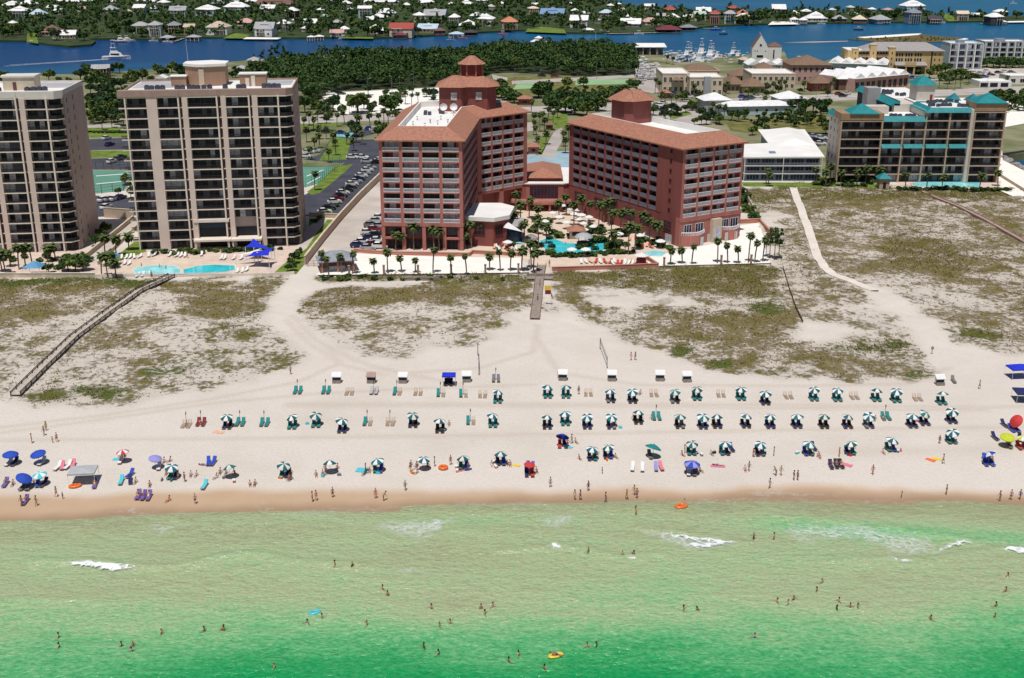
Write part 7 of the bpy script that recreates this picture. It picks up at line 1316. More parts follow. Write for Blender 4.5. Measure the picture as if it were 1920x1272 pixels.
for px, py, kind, pole in [(558, 737, 'teal', 1), (611, 737, 'teal', 1), (655, 739, '', 0), (701, 738, 'silver', 1), (744.6, 739, 'mix', 1), (783.6, 739.6, '', 0), (826.4, 742, 'mix', 1), (868.7, 743, 'mix', 1), (904.6, 744, '', 0), (1103, 741, '', 0), (1226, 742, '', 0), (1351.7, 743, '', 0), (1478.5, 746, '', 0), (1602, 747, '', 0), (1720.5, 750, '', 0), (349, 800, '', 1), (376.6, 797, 'maroon', 1), (450, 797, 'teal', 1), (495.6, 797.5, 'teal', 1), (689, 796, 'mix', 1), (731.6, 796, '', 1), (882.5, 794, 'mix', 1), (1231, 786, 'teal', 1), (1661, 786, 'teal', 1), (930, 715, 'grey', 1)]:
    x, y, z = at(px, py); rw = 'back row' if py < 760 else 'second row'
    for s in (-.48, .48):
        cu = {'mix': 'teal' if s < 0 else '', }.get(kind, kind); lab = {'': 'bare tan wooden', 'teal': 'teal-cushioned', 'silver': 'silver-cushioned', 'maroon': 'maroon-covered', 'grey': 'grey-cushioned'}[cu]
        lounger(x + s, y, cu, '%s lounger standing in the open sun, %s' % (lab, rw), 'loungers in the open', R.uniform(-.06, .06))
    if pole: tag(obj('umbrella_pole', MB().tube((0, 0, -.3), (-.12, 0, 2.6), .04, .03).lathe([(.05, 2.0), (.07, 2.3), (.03, 2.62)], 6), M['wood_dark'], None, (x, y + .6, z)), 'bare umbrella pole standing between two loungers, ' + rw, 'umbrella pole', 'bare umbrella poles')
for px, py, cols, lab, tilt, r in [(19, 849, ('blue',), 'plain blue umbrella, left one of the blue pair', None, 1.15), (70.5, 848, ('blue',), 'plain blue umbrella, right one of the blue pair', None, 1.15), (45, 893, ('blue',), 'plain blue tilted umbrella nearest the water at the left photo edge', (.1, .45, 0), 1.15), (73.5, 887, ('aqua', 'white'), 'aqua and white umbrella beside the tilted blue one', None, 1.05), (229.5, 845, ('red', 'white'), 'red and white panelled umbrella alone with an aqua towel', None, .95), (291, 856.6, ('lilac',), 'lilac umbrella left of the first green and white front umbrella', (.1, .2, 0), 1.0), (1055, 816, ('navy', 'royal'), 'navy umbrella tilted away above two sitting people', (-.7, .25, 0), 1.1), (1225.4, 836, ('teal',), 'plain teal umbrella in the third row', None, 1.2), (993, 868, ('red',), 'small flat red umbrella with a yellow toy beside it', None, .85), (1298, 866.7, ('lilac', 'blue'), 'blue-violet umbrella on the wet side of the beach', None, 1.15), (1905, 787, ('red',), 'red umbrella tipped on its side at the right edge', (.3, -.9, 0), 1.1), (1890, 817, ('lime',), 'lime yellow umbrella at the right edge', None, 1.2), (1919, 819, ('lime', 'white'), 'lime and white umbrella cut off by the right photo edge', None, 1.0), (1856, 849, ('blue', 'white'), 'blue and white umbrella tilted over near the right edge', (-.5, -.5, 0), 1.1)]:
    x, y, z = umbrella(px, py, cols, lab, None, tilt, r, 0)
    for s in (-.5, .45):
        if R.random() < .85: lounger(x + s, y - .1, R.choice(['navy', 'blue', 'grey', 'red', 'white']), 'low chair beside the ' + ' '.join(lab.split(',')[0].split(' ')[:4]), 'visitors own chairs', R.uniform(-.2, .2))
# canopied double seats behind the loungers
def cabana_parts():
    h = MB().box(-.85, .85, .0, .06, .35, 1.55).box(-.85, -.79, -.5, .0, .35, 1.5).box(.79, .85, -.5, .0, .35, 1.5).add([(-.95, .15, 1.75), (.95, .15, 1.75), (.95, -1.0, 1.2), (-.95, -1.0, 1.2), (-.95, .15, 1.68), (.95, .15, 1.68), (.95, -1.0, 1.1), (-.95, -1.0, 1.1)], [(3, 2, 1, 0), (4, 5, 6, 7), (2, 3, 7, 6), (0, 1, 5, 4), (1, 2, 6, 5), (3, 0, 4, 7)])
    s = MB().box(-.8, .8, -1.05, -.02, .0, .42); c = MB().box(-.76, -.02, -1.0, -.1, .42, .54).box(.02, .76, -1.0, -.1, .42, .54).box(-.76, -.02, -.18, -.02, .5, 1.1).box(.02, .76, -.18, -.02, .5, 1.1)
    return h.mesh('hood', M['white_paint']), s.mesh('seat_box', M['wood_grey']), c.mesh('cushion', M['cloth_grey'])
CB = cabana_parts()
for px, py, lab, br in [(632, 716, 'white-hooded double beach seat, first from left', 0), (697, 716, 'brown-hooded double beach seat without white cover', 1), (756, 716, 'white-hooded double beach seat left of the blue canopy', 0), (875, 714, 'white-hooded double beach seat right of the blue canopy', 0), (1055, 711, 'white-hooded double beach seat above the first right-hand umbrellas', 0), (1147, 712, 'white-hooded double beach seat at the foot of the net', 0), (1237, 712, 'white-hooded double beach seat right of the net', 0), (1287, 714, 'white-hooded double beach seat, right of the pair', 0), (1760, 720, 'white-hooded double beach seat alone by the right dune path', 0)]:
    x, y, z = at(px, py); T = thing('hooded_beach_seat', lab, 'beach seat', (x, y, z), R.uniform(-.08, .08), 'hooded beach seats'); T.scale = (1.0, 1.0, 1.15)
    for n_, me in zip(('hood', 'seat_box', 'cushion'), CB): o = link(n_, me, T); (n_ == 'hood' and br) and recol(o, M['wood_pink'])
def popup(px, py, w, d, h, col, label, rz=0.0, peak=.5):
    x, y, z = at(px, py); T = thing('canopy_tent', label, 'canopy tent', (x, y, z), rz); hw, hd = w / 2, d / 2
    obj('canopy', MB().loft([(-hw, -hd), (hw, -hd), (hw, hd), (-hw, hd)], h, [(-.15, -.15), (.15, -.15), (.15, .15), (-.15, .15)], h + peak).loft([(-hw, -hd), (hw, -hd), (hw, hd), (-hw, hd)], h - .25, [(-hw, -hd), (hw, -hd), (hw, hd), (-hw, hd)], h, top=False), M[col], T)
    for a in (-1, 1):
        for b_ in (-1, 1): link('leg', cached(('tl', h), lambda: MB().tube((0, 0, -.1), (0, 0, h), .03).mesh('leg', M['rail_white'])), T, (a * (hw - .05), b_ * (hd - .05), 0))
popup(842, 722, 2.6, 2.2, 2.2, 'cloth_royal', 'blue canopy tent between hooded beach seats with dark chairs beneath', peak=.35); popup(158, 904, 4.2, 3.2, 2.2, 'cloth_silver', 'large silver-grey canopy tent near the water, left part of beach', .12, .25)
popup(1908, 708, 4, 3, 2.2, 'cloth_royal', 'bright blue canopy tent at the right photo edge', .1, .6); popup(1922, 752, 4.2, 3.4, 2.0, 'cloth_navy', 'dark navy canopy tent cut off by the right photo edge', -.1, .3)
for px, py in ((836, 722), (846, 722), (841, 719)): lounger(*at(px, py)[:2], 'black', 'dark chair beneath the blue canopy tent', 'chairs under the blue tent')
for px, py, c in [(108, 880, 'white'), (117, 879, 'pink'), (127, 878, 'white'), (137, 876, 'pink'), (391, 871, 'blue'), (399.5, 871, 'blue'), (243, 894, 'blue'), (244.5, 905, 'navy'), (227, 906.5, 'aqua'), (383, 915, 'aqua'), (47, 944, 'purple'), (10, 911, 'purple'), (178, 913, 'purple'), (1186, 881, 'white'), (1204.5, 882, 'white'), (1230, 881, 'lilac'), (1240, 880, 'pink'), (1372, 845, 'navy'), (1526, 843, 'navy'), (1848, 865, 'blue'), (1856, 866, 'navy'), (1884, 800, 'navy'), (1866, 824, 'navy'), (1890, 828, 'black'), (1912, 826, 'black'), (259, 934, 'purple'), (269, 935, 'purple'), (279, 935.5, 'purple'), (1788, 717, 'grey'), (1558, 877, 'navy'), (1568, 876, 'black'), (1577, 876, 'black'), (989, 880, 'purple'), (997, 881, 'purple'), (1290, 881, 'purple'), (1304, 881, 'purple')]:
    x, y, z = at(px, py); lounger(x, y, c, '%s low beach chair on the open sand by the water' % c, 'visitors own chairs', R.uniform(-.3, .3))
def towel(px, py, col, lab, rz, w=.9, l=1.8):
    x, y, z = at(px, py); mb = MB(); n = 7
    for i in range(n):
        y0_, y1_ = -l / 2 + l * i / n, -l / 2 + l * (i + 1) / n; z0_, z1_ = .05 + .02 * math.sin(i * 2.1), .05 + .02 * math.sin((i + 1) * 2.1)
        mb.add([(-w / 2, y0_, z0_), (w / 2, y0_, z0_ + .015), (w / 2, y1_, z1_ + .015), (-w / 2, y1_, z1_)] + [(-w / 2, y0_, 0), (w / 2, y0_, 0), (w / 2, y1_, 0), (-w / 2, y1_, 0)], [(0, 1, 2, 3), (1, 0, 4, 5), (3, 2, 6, 7), (0, 3, 7, 4), (2, 1, 5, 6)])
    tag(obj('beach_towel', mb, M['cloth_' + col], None, (x, y, z), rz), lab, 'towel')
for q in [(680.5, 882, 'aqua', 'large aqua towel spread on the sand left of a front-row umbrella', 1.4, 1.6, 2.2), (224, 862, 'aqua', 'aqua towel below the red and white umbrella', 1.5, .9, 2.2), (1588, 872, 'pink', 'pink towel beside three sitting people', .9, 1, 1.8), (1346, 874.5, 'pink', 'pale pink towel with a sunbather near the blue-violet umbrella', 1.5, .9, 2.4), (410, 811, 'peach', 'orange towel below the leftmost second-row umbrella', 1.3, 1.1, 1.9), (1745, 863, 'orange', 'orange towel by yellow things on the right front sand', .8, .9, 1.6), (1757, 861, 'yellow', 'yellow towel beside the orange one on the right front sand', 1.2, .9, 1.6), (968, 873, 'yellow', 'yellow towel left of the small flat red umbrella', 1.2, .8, 1.3), (1065, 838, 'aqua', 'pale blue towel below the navy tilted umbrella', .8, .8, 1.8), (862, 880, 'pink', 'red-pink towel below the last but one front umbrella', .5, .9, 1.7)]: towel(*q)
def ring(px, py, col, lab, r, z0=None, cat='inflatable', name='swim_ring', el=1.0):
    x, y = at(px, py)[:2] if z0 is None else G(px, py, 0); mb = MB(); n, m_ = 18, 8; t = r * .3
    vs = [((r - t + t * math.cos(b_)) * math.cos(a) * el, (r - t + t * math.cos(b_)) * math.sin(a), t + t * math.sin(b_)) for a in [2 * pi * i / n for i in range(n)] for b_ in [2 * pi * j / m_ for j in range(m_)]]
    mb.add(vs, [(i * m_ + j, ((i + 1) % n) * m_ + j, ((i + 1) % n) * m_ + (j + 1) % m_, i * m_ + (j + 1) % m_) for i in range(n) for j in range(m_)])
    T = thing(name, lab, cat, (x, y, float(gz(x, y)) if z0 is None else z0), .4); obj('tube', mb, M['paint_' + col], T, smooth=True)
    if el != 1.0: obj('floor', MB().box(-r * .8, r * .8, -r * .7, r * .7, .06, .12), M['cloth_' + col], T)
ring(831, 879, 'orange', 'orange swim ring lying on sand between two front umbrellas', .85); ring(141, 913, 'orange', 'orange inflatable boat on sand before the silver tent', .7, None, 'inflatable', 'inflatable_boat', 1.5); ring(1277, 951, 'orange', 'orange inflatable boat floating at the waterline', .75, -.05, 'inflatable', 'inflatable_boat', 1.5); ring(589.7, 1149.5, 'aqua', 'aqua swim float on the green sea', .55, -.08, 'inflatable', 'swim_float', 1.6); ring(1042, 1230, 'yellow', 'yellow air bed carrying a lying person on the green sea', .55, -.08, 'inflatable', 'air_bed', 2.0)
x, y = G(1184, 1047, 0); tag(obj('bodyboard', MB().prism([(-.35, -.6), (.35, -.6), (.4, .2), (.25, .6), (-.25, .6), (-.4, .2)], .02, .1), M['white_paint'], None, (x, y, .1), 1.2), 'white bodyboard floating before a bather in the shallows', 'bodyboard')
# volleyball net, flag poles, sign
def net(a, b_, lab, h=2.4):
    A, B_ = at(*a), at(*b_); T = thing('volleyball_net', lab, 'volleyball net', A); d = (B_[0] - A[0], B_[1] - A[1], B_[2] - A[2])
    for q in ((0, 0, 0), d): obj('post', MB().tube((q[0], q[1], q[2] - .3), (q[0], q[1], q[2] + h + .1), .07), M['wood_dark'], T)
    mb = MB(); n = 40
    for z0_, t in ((h, .06), (h - .9, .05), (h - .45, .015), (h - .22, .015), (h - .68, .015)): mb.tube((0, 0, z0_), (d[0], d[1], d[2] + z0_), t / 2, n=4)
    for i in range(n + 1): t = i / n; mb.tube((d[0] * t, d[1] * t, d[2] * t + h - .9), (d[0] * t, d[1] * t, d[2] * t + h), .008, n=3)
    obj('net', mb, M['netting'], T)
net((1125, 655), (1138, 691), 'volleyball net on two posts running down the beach'); net((896, 667), (898, 704), 'thin volleyball net seen end on, between two tall posts', 2.6)
x, y, z = at(1033, 572); T = thing('flag', 'yellow over maroon flag on a pole beside the pale boardwalk', 'flag', (x, y, z)); obj('pole', MB().tube((0, 0, -.4), (0, 0, 5.6), .06, .04), M['rail_white'], T); obj('flag_cloth', MB().box(-1.5, -.05, -.02, .02, 3.6, 4.7, 0).box(-1.4, -.05, -.02, .02, 2.6, 3.58, 1), [M['cloth_yellow'], M['cloth_maroon']], T)
x, y, z = at(1747, 664); T = thing('path_sign', 'small sign on a post beside the right dune path', 'sign', (x, y, z)); obj('post', MB().box(-.05, .05, -.05, .05, -.3, 1.7), M['wood_dark'], T); obj('board', MB().box(-.3, .3, -.09, -.05, 1.0, 1.6), M['wood_pink'], T)
x, y, z = at(990, 575); T = thing('notice_board', 'pale notice board by the foot of the hotel boardwalk', 'notice board', (x, y, z)); obj('board', MB().box(-.7, .7, -.05, .05, .8, 1.7), M['tan_trim'], T); obj('leg', MB().box(-.6, -.5, -.04, .04, -.3, .8), M['wood_dark'], T); obj('leg', MB().box(.5, .6, -.04, .04, -.3, .8), M['wood_dark'], T)
for px, py in ((1000, 524), (1024, 524)): x, y, z = at(px, py); tag(obj('boardwalk_bench', MB().box(-1.6, 1.6, -1.0, 1.0, .25, .5).box(-1.6, 1.6, .9, 1.05, .5, 1.2), M['wood_grey'], None, (x, y, z)), 'grey timber bench platform beside the pale boardwalk', 'bench', 'boardwalk benches')
x, y, z = at(790, 525); T = thing('timber_pile', 'long low pile of grey slatted sand fencing by the bulkhead', 'timber pile', (x, y, z)); mb = MB()
for i in range(22): mb.M = Matrix.Translation((R.uniform(-.2, .2), R.uniform(-.5, .5), R.uniform(0, .7))) @ Matrix.Rotation(R.uniform(-.06, .06), 4, 'Z'); mb.box(-4.6, 4.6, -.08, .08, 0, .12)
obj('slat', mb, M['wood_grey'], T)
# ------------------------------------------------------------------ around the pools
POOL = [(x, y) for x, y in ((228, 486), (236, 486), (244, 485), (252, 485), (262, 484), (279, 482), (288, 481), (318, 481), (331, 482), (339, 482), (347, 482), (378, 480), (415, 487), (421, 487), (438, 487), (452, 487), (234, 496), (242, 497), (258, 520), (268, 519), (282, 518), (445, 512), (455, 511), (462, 509))]
for px, py in POOL: x, y = G(px, py); lounger(x, y, 'white', 'white sunbed on the pool deck of the beige tower', 'sunbeds at the tower pool', R.uniform(-.4, .4), 3.05)
for px, py in [(1090 + i * 9, 494 + R.uniform(-1, 1)) for i in range(11)] + [(1150 + i * 7, 497) for i in range(6)] + [(960 + i * 9, 470 + R.uniform(-3, 3)) for i in range(5)] + [(R.uniform(925, 960), R.uniform(460, 474)) for i in range(9)] + [(1056 + i * 9, 446) for i in range(5)] + [(R.uniform(1110, 1200), R.uniform(448, 455)) for i in range(10)] + [(1205 + i * 8, 464 + R.uniform(-2, 2)) for i in range(5)]:
    x, y = G(px, py); lounger(x, y, R.choice(['white', 'peach', 'white', 'red']), 'sunbed on the hotel pool terrace', 'sunbeds at the hotel pool', R.uniform(-.5, .5), 3.05)
def parasol(px, py, col, lab, grp, r=1.4):
    x, y = G(px, py); T = thing('parasol', lab, 'parasol', (x, y, 3.03), R.uniform(0, 1), grp); p = link('pole', POLE, T); p.scale = (1, 1, 1.15); c = link('canopy', canopy_me((col,), col), T, (0, 0, 2.1)); c.scale = (r, r, 1.1)
for px, py in ((1022, 428), (1036, 412), (1048, 420), (1062, 430), (1076, 414), (1084, 424), (1094, 432), (1068, 404), (1082, 406), (1096, 444), (1112, 438), (1024, 442), (1160, 452), (1200, 455), (1214, 452), (1238, 466), (1098, 482), (1072, 482), (952, 468), (938, 455), (1104, 420), (1055, 398), (1090, 416)): parasol(px, py, 'white', 'white parasol on the hotel courtyard terrace', 'white courtyard parasols', R.uniform(.95, 1.25))
x, y = G(1202, 496); T = thing('thatched_bar_hut', 'round maroon-sided hut with white top on the hotel pool terrace', 'bar hut', (x, y, 3.04)); obj('counter', MB().prism(ngon(0, 0, 1.3, 10), 0, 1.5), M['cloth_maroon'], T); obj('roof', MB().loft(ngon(0, 0, 1.9, 10), 2.4, ngon(0, 0, .2, 10), 3.1), M['white_paint'], T); obj('post', MB().tube((0, 0, 1.5), (0, 0, 2.5), .1), M['wood_dark'], T)
x, y = G(1094, 462); T = thing('pool_bar_hut', 'dark round pool bar with pale domed roof by the hotel pool', 'bar hut', (x, y, 3.04)); obj('counter', MB().prism(ngon(0, 0, 1.9, 10), 0, 1.2), M['wood_dark'], T); obj('roof', MB().lathe([(2.6, 2.6), (2.2, 3.1), (1.2, 3.6), (0, 3.8)], 12), M['paint_silver'], T)
for i in range(5): a = i * 1.257; obj('post', MB().tube((1.7 * math.cos(a), 1.7 * math.sin(a), 1.2), (1.9 * math.cos(a), 1.9 * math.sin(a), 2.7), .07), M['wood_dark'], T)
x, y = G(1080, 446); T = thing('tiled_pool_hut', 'small hut with red tile roof among courtyard parasols', 'hut', (x, y, 3.04)); obj('wall', MB().box(-1.9, 1.9, -1.7, 1.7, 0, 2.4), M['cream'], T); obj('roof', MB().hip(-1.9, 1.9, -1.7, 1.7, 2.4, 1.3, .8), M['tile'], T); obj('hatch', MB().box(-1.2, 1.2, -1.75, -1.7, .9, 2.0), M['black_opening'], T)
x, y = G(995, 452); T = thing('rock_waterfall', 'grey rock waterfall mound between the two hotel pools', 'rock feature', (x, y, 3.0)); mb = MB()
for i in range(9): s = R.uniform(.7, 1.5); mb.M = Matrix.Translation((R.uniform(-1.8, 1.8), R.uniform(-1.2, 1.2), R.uniform(0, .9))); mb.lathe([(0, -.4), (s, -.1), (s * .9, .5), (s * .4, 1.0), (0, 1.05)], 7)
obj('rock', mb, M['rock'], T)
x, y = G(966, 455); T = thing('water_slide', 'grey-blue pool slide structure between annex and small pool', 'water slide', (x - 2, y + 8, 3.0)); obj('tower', MB().box(-2.2, 2.2, -1, 3, 0, 4.4), M['blue_grey'], T); obj('slide_chute', MB().add([(-.6, -1, 4.0), (.6, -1, 4.0), (1.6, -6, .5), (.4, -6, .5), (-.6, -1, 4.5), (.6, -1, 4.5), (1.6, -6, 1), (.4, -6, 1)], [(0, 1, 2, 3), (0, 3, 7, 4), (1, 5, 6, 2)]), M['blue_paving'], T); [link('window', window_me(3, .8, 'glass_blue', 'white_paint', 3, 1), T, (-1.5, -1.04, z_)) for z_ in (.8, 2.0, 3.2)]
def sail(px, py, col, lab, pts):
    x, y = G(px, py); T = thing('shade_sail', lab, 'shade sail', (x, y, 3.04)); n = len(pts); c = (sum(p[0] for p in pts) / n, sum(p[1] for p in pts) / n, sum(p[2] for p in pts) / n - .25)
    vs = []; 
    for i in range(n):
        p, q = Vector(pts[i]), Vector(pts[(i + 1) % n]); vs += [tuple(p), tuple((p + q) / 2 * .82 + Vector(c) * .18)]
    k = len(vs); obj('cloth', MB().add(vs + [c], [(i, (i + 1) % k, k) for i in range(k)]), M[col], T)
    for p in pts: obj('mast', MB().tube((p[0], p[1], 0), tuple(p), .09), M['rail_white'], T)
sail(484, 500, 'cloth_royal', 'royal blue shade sail by the tower pool, nearer one', [(-3.2, -1.5, 2.9), (3.4, -2.2, 3.5), (3.8, 3.2, 4.2), (-1.5, 2.8, 3.2)]); sail(482, 486, 'cloth_royal', 'royal blue shade sail by the tower pool, farther one', [(-2.6, -1.2, 3.6), (4.2, -1.5, 3.0), (-1.6, 4.0, 4.6)]); sail(470, 494, 'white_paint', 'white shade sail between the two blue ones', [(-3.6, -1.4, 2.4), (2.4, -1.6, 3.3), (2.6, 1.6, 3.6)])
for px, py, w, lab in ((208, 498, 4.2, 'pale blue pyramid canopy on the beige tower pool deck'), (66, 516, 4.6, 'pale blue canopy over white furniture on the left plaza')):
    x, y = G(px, py); T = thing('canopy_tent', lab, 'canopy tent', (x, y, 3.04)); obj('canopy', MB().loft([(-w / 2, -w / 2), (w / 2, -w / 2), (w / 2, w / 2), (-w / 2, w / 2)], 2.3, [(-.1, -.1), (.1, -.1), (.1, .1), (-.1, .1)], 3.6), mat('pale blue canvas', (.10, .30, .50)), T)
    for a in (-1, 1):
        for b_ in (-1, 1): obj('leg', MB().tube((a * w * .47, b_ * w * .47, 0), (a * w * .47, b_ * w * .47, 2.3), .06), M['rail_white'], T)
x, y = G(632, 506); T = thing('pavilion_shelter', 'shelter with grey-blue roof at the sand court corner by the driveway', 'shelter', (x, y, 3.0), .25); obj('roof', MB().loft([(-5, -3), (5, -3), (5, 4), (-5, 4)], 3.0, [(-1.5, -.2), (1.5, -.2), (1.5, .6), (-1.5, .6)], 5.0).box(-5, 5, -3, 4, 2.8, 3.0), mat('grey metal roof', (.27, .29, .33)), T)
for a in (-4, 0, 4):
    for b_ in (-2.4, 3.4): obj('post', MB().box(a - .2, a + .2, b_ - .2, b_ + .2, 0, 2.8), M['wall_red'], T)
obj('back_wall', MB().box(-4, 4, 2.6, 3.0, 0, 2.8), M['wall_red'], T); obj('counter', MB().box(-2, 2, -.5, .5, 0, 1), M['white_paint'], T)
x, y = G(1655, 352); T = thing('pool_gazebo', 'small teal-roofed gazebo by the pool of the turquoise condominium', 'gazebo', (x, y, 3.0)); obj('wall', MB().box(-1.7, 1.7, -1.7, 1.7, 0, 3.4), M['tq_beige'], T); obj('roof', MB().hip(-1.7, 1.7, -1.7, 1.7, 3.4, 1.8, .6), M['teal_roof'], T); obj('door', MB().box(-.5, .5, -1.75, -1.7, 0, 2.1), M['black_opening'], T)

# coolers and bags lying by the front umbrellas
def cooler_me(): return MB().box(-.35, .35, -.2, .2, 0, .36, 0).box(-.37, .37, -.22, .22, .36, .44, 1).box(-.4, -.37, -.05, .05, .2, .3, 1).box(.37, .4, -.05, .05, .2, .3, 1).mesh('cool_box', [M['cloth_blue'], M['cloth_white']])
def bag_me():
    mb = MB().loft([(-.3, -.14), (.3, -.14), (.3, .14), (-.3, .14)], 0, [(-.36, -.1), (.36, -.1), (.36, .1), (-.36, .1)], .38)
    for y in (-.1, .1): mb.tube((-.18, y, .36), (-.1, y, .6), .015, n=4).tube((.18, y, .36), (.1, y, .6), .015, n=4).tube((-.1, y, .6), (.1, y, .6), .015, n=4)
    return mb.mesh('beach_bag', [M['cloth_navy']])
CO, BA = cooler_me(), bag_me()
for row in ('front', 'third', 'middle'):
    for (x, y, px) in SPOTS[row]:
        for _ in range(R.choice([1, 2, 2, 3]) if row != 'middle' else R.choice([0, 0, 1])):
            k = R.choice(['cool_box', 'beach_bag']); c = R.choice(['red', 'blue', 'navy', 'teal', 'pink', 'orange', 'grey', 'white', 'aqua', 'black']); xx, yy = x + R.uniform(-1.9, 1.9), y + R.uniform(-1.4, 1.0)
            o = link(k, CO if k == 'cool_box' else BA, None, (xx, yy, float(gz(xx, yy))), R.uniform(0, 3)); recol(o, M['cloth_' + c]); tag(o, '%s %s by a green-white umbrella, %s' % (c, k.replace('_', ' '), dict(front='front row', third='third row', middle='second row')[row]), k.replace('_', ' '), 'bags and coolers')
# ------------------------------------------------------------------ people: one continuous skin per pose, hair and clothes as children
DG = bpy.context.evaluated_depsgraph_get()
def skin_mesh(name, pts, edges, m, sub=1):
    me = bpy.data.meshes.new(name + '_cage'); me.from_pydata([p[:3] for p in pts], edges, []); o = bpy.data.objects.new('cage', me); C.objects.link(o)
    o.modifiers.new('s', 'SKIN'); 
    for i, p in enumerate(pts):
        v = me.skin_vertices[0].data[i]; v.radius = (p[3], p[4] if len(p) > 4 else p[3]); v.use_root = (i == 0)
    ss = o.modifiers.new('u', 'SUBSURF'); ss.levels = sub; ss.render_levels = sub
    dg = bpy.context.evaluated_depsgraph_get(); r = bpy.data.meshes.new_from_object(o.evaluated_get(dg)); r.name = name
    C.objects.unlink(o); bpy.data.objects.remove(o); r.materials.clear(); r.materials.append(m); r.polygons.foreach_set('use_smooth', [True] * len(r.polygons)); return r
def body(pose):
    """joints for a 1.72 m person facing -y; returns body points, edges and key joints"""
    hip = Vector((0, 0, .92)); lean = 0.0; P = {}
    if pose == 'sit': hip = Vector((0, 0, .46)); lean = .45
    if pose == 'ground': hip = Vector((0, 0, .12)); lean = .35
    if pose == 'lie': hip = Vector((0, 0, .12)); lean = 1.45
    if pose == 'bend': lean = -.6
    up = Vector((0, math.sin(lean), math.cos(lean))); fw = Vector((0, -math.cos(lean), math.sin(lean)))
    ch = hip + up * .42; nk = hip + up * .56; hd = nk + up * .17 + fw * .02
    if pose in ('sit', 'lie'): hd = nk + (up * .8 + Vector((0, 0, .35 if pose == 'sit' else .1))).normalized() * .17
    pts = [(*hip, .125, .10), (*(hip + up * .2), .115, .09), (*ch, .145, .10), (*nk, .052, .052), (*(hd - (hd - nk) * .25), .062, .07), (*(hd + (hd - nk) * .25), .082, .098), (*(hd + (hd - nk) * .75), .05, .06)]
    ed = [(0, 1), (1, 2), (2, 3), (3, 4), (4, 5), (5, 6)]
    pts.append((*(hd + fw * .115 + (hd - nk) * .05), .014)); ed.append((5, 7))
    K = dict(hip=hip, up=up, fw=fw, ch=ch, nk=nk, hd=hd)
    for s in (-1, 1):
        sh = ch + up * .07 + Vector((s * .185, 0, 0))
        if pose == 'arms': el = sh + Vector((s * .2, -.05, .2)); wr = el + Vector((s * .02, -.05, .25))
        elif pose == 'wade': el = sh + Vector((s * .2, -.05, -.2)); wr = el + Vector((s * .14, -.16, -.04))
        elif pose == 'walk': el = sh + Vector((s * .06, .12 * s, -.27)); wr = el + Vector((0, -.10 + .05 * s, -.23))
        elif pose == 'sit': el = sh + Vector((s * .08, -.12, -.24)); wr = el + Vector((-s * .05, -.22, -.05))
        elif pose == 'ground': el = sh + Vector((s * .08, .12, -.24)); wr = el + Vector((s * .03, .12, -.18))
        elif pose == 'lie': el = sh + Vector((s * .1, -.22, 0)); wr = el + Vector((s * .04, -.22, 0))
        elif pose == 'bend': el = sh + Vector((s * .04, -.08, -.26)); wr = el + Vector((0, -.12, -.22))
        else: el = sh + Vector((s * .06, .03, -.27)); wr = el + Vector((s * .02, -.07, -.24))
        d = (wr - el).normalized(); b0 = len(pts)
        pts += [(*sh, .058), (*el, .042), (*wr, .027), (*(wr + d * .075), .034, .016)]; ed += [(2, b0), (b0, b0 + 1), (b0 + 1, b0 + 2), (b0 + 2, b0 + 3)]
        side = d.cross(Vector((0, 1, 0)) if abs(d.y) < .8 else Vector((1, 0, 0))).normalized(); pn = d.cross(side)
        for f, (off, ln) in enumerate(((-.03, .062), (-.01, .075), (.011, .07), (.031, .055))):
            k = len(pts); q = wr + d * .095 + side * off; q2_ = q + d * ln * .55; q3 = q2_ + (d + pn * .5).normalized() * ln * .5
            pts += [(*q, .0095), (*q2_, .009), (*q3, .008)]; ed += [(b0 + 3, k), (k, k + 1), (k + 1, k + 2)]
        k = len(pts); q = wr + d * .04 - side * .04 * s; pts += [(*q, .011), (*(q + d * .04 - side * .025 * s), .010)]; ed += [(b0 + 2, k), (k, k + 1)]
        h0 = hip + Vector((s * .09, 0, -.03))
        if pose == 'sit': kn = h0 + Vector((s * .03, -.44, .04)); an = kn + Vector((0, -.12, -.40)); 
        elif pose == 'ground': kn = h0 + Vector((s * .05, -.40, .26)); an = kn + Vector((0, -.26, -.32))
        elif pose == 'lie': kn = h0 + Vector((s * .02, -.44, .02)); an = kn + Vector((0, -.42, -.04))
        elif pose == 'walk': kn = h0 + Vector((0, -.14 * s - .02, -.42)); an = kn + Vector((0, .10 - .06 * s, -.41))
        else: kn = h0 + Vector((s * .02, -.02, -.43)); an = kn + Vector((s * .01, .03, -.40))
        k = len(pts); pts += [(*h0, .085), (*kn, .054), (*(kn + (an - kn) * .35), .052), (*an, .033), (*(an + Vector((0, -.13, -.04)) if pose not in ('lie',) else an + Vector((0, -.03, .14))), .036, .022)]
        ed += [(0, k), (k, k + 1), (k + 1, k + 2), (k + 2, k + 3), (k + 3, k + 4)]; K['h%d' % s] = h0; K['k%d' % s] = kn
    return pts, ed, K
def hair_me(K, long_):
    hd, up, fw = K['hd'], (K['hd'] - K['nk']).normalized(), K['fw']; back = (-fw - up * fw.dot(-up) * 0).normalized()
    p = [(*(hd + up * .07 + back * .03), .095, .10), (*(hd + up * .13 + back * .02), .06)]
    p += [(*(hd - up * .05 + back * .075), .07)] + ([(*(hd - up * .2 + back * .09), .055)] if long_ else [])
    return skin_mesh('hair', p, [(0, 1), (0, 2)] + ([(2, 3)] if long_ else []), M['hair_dark'])
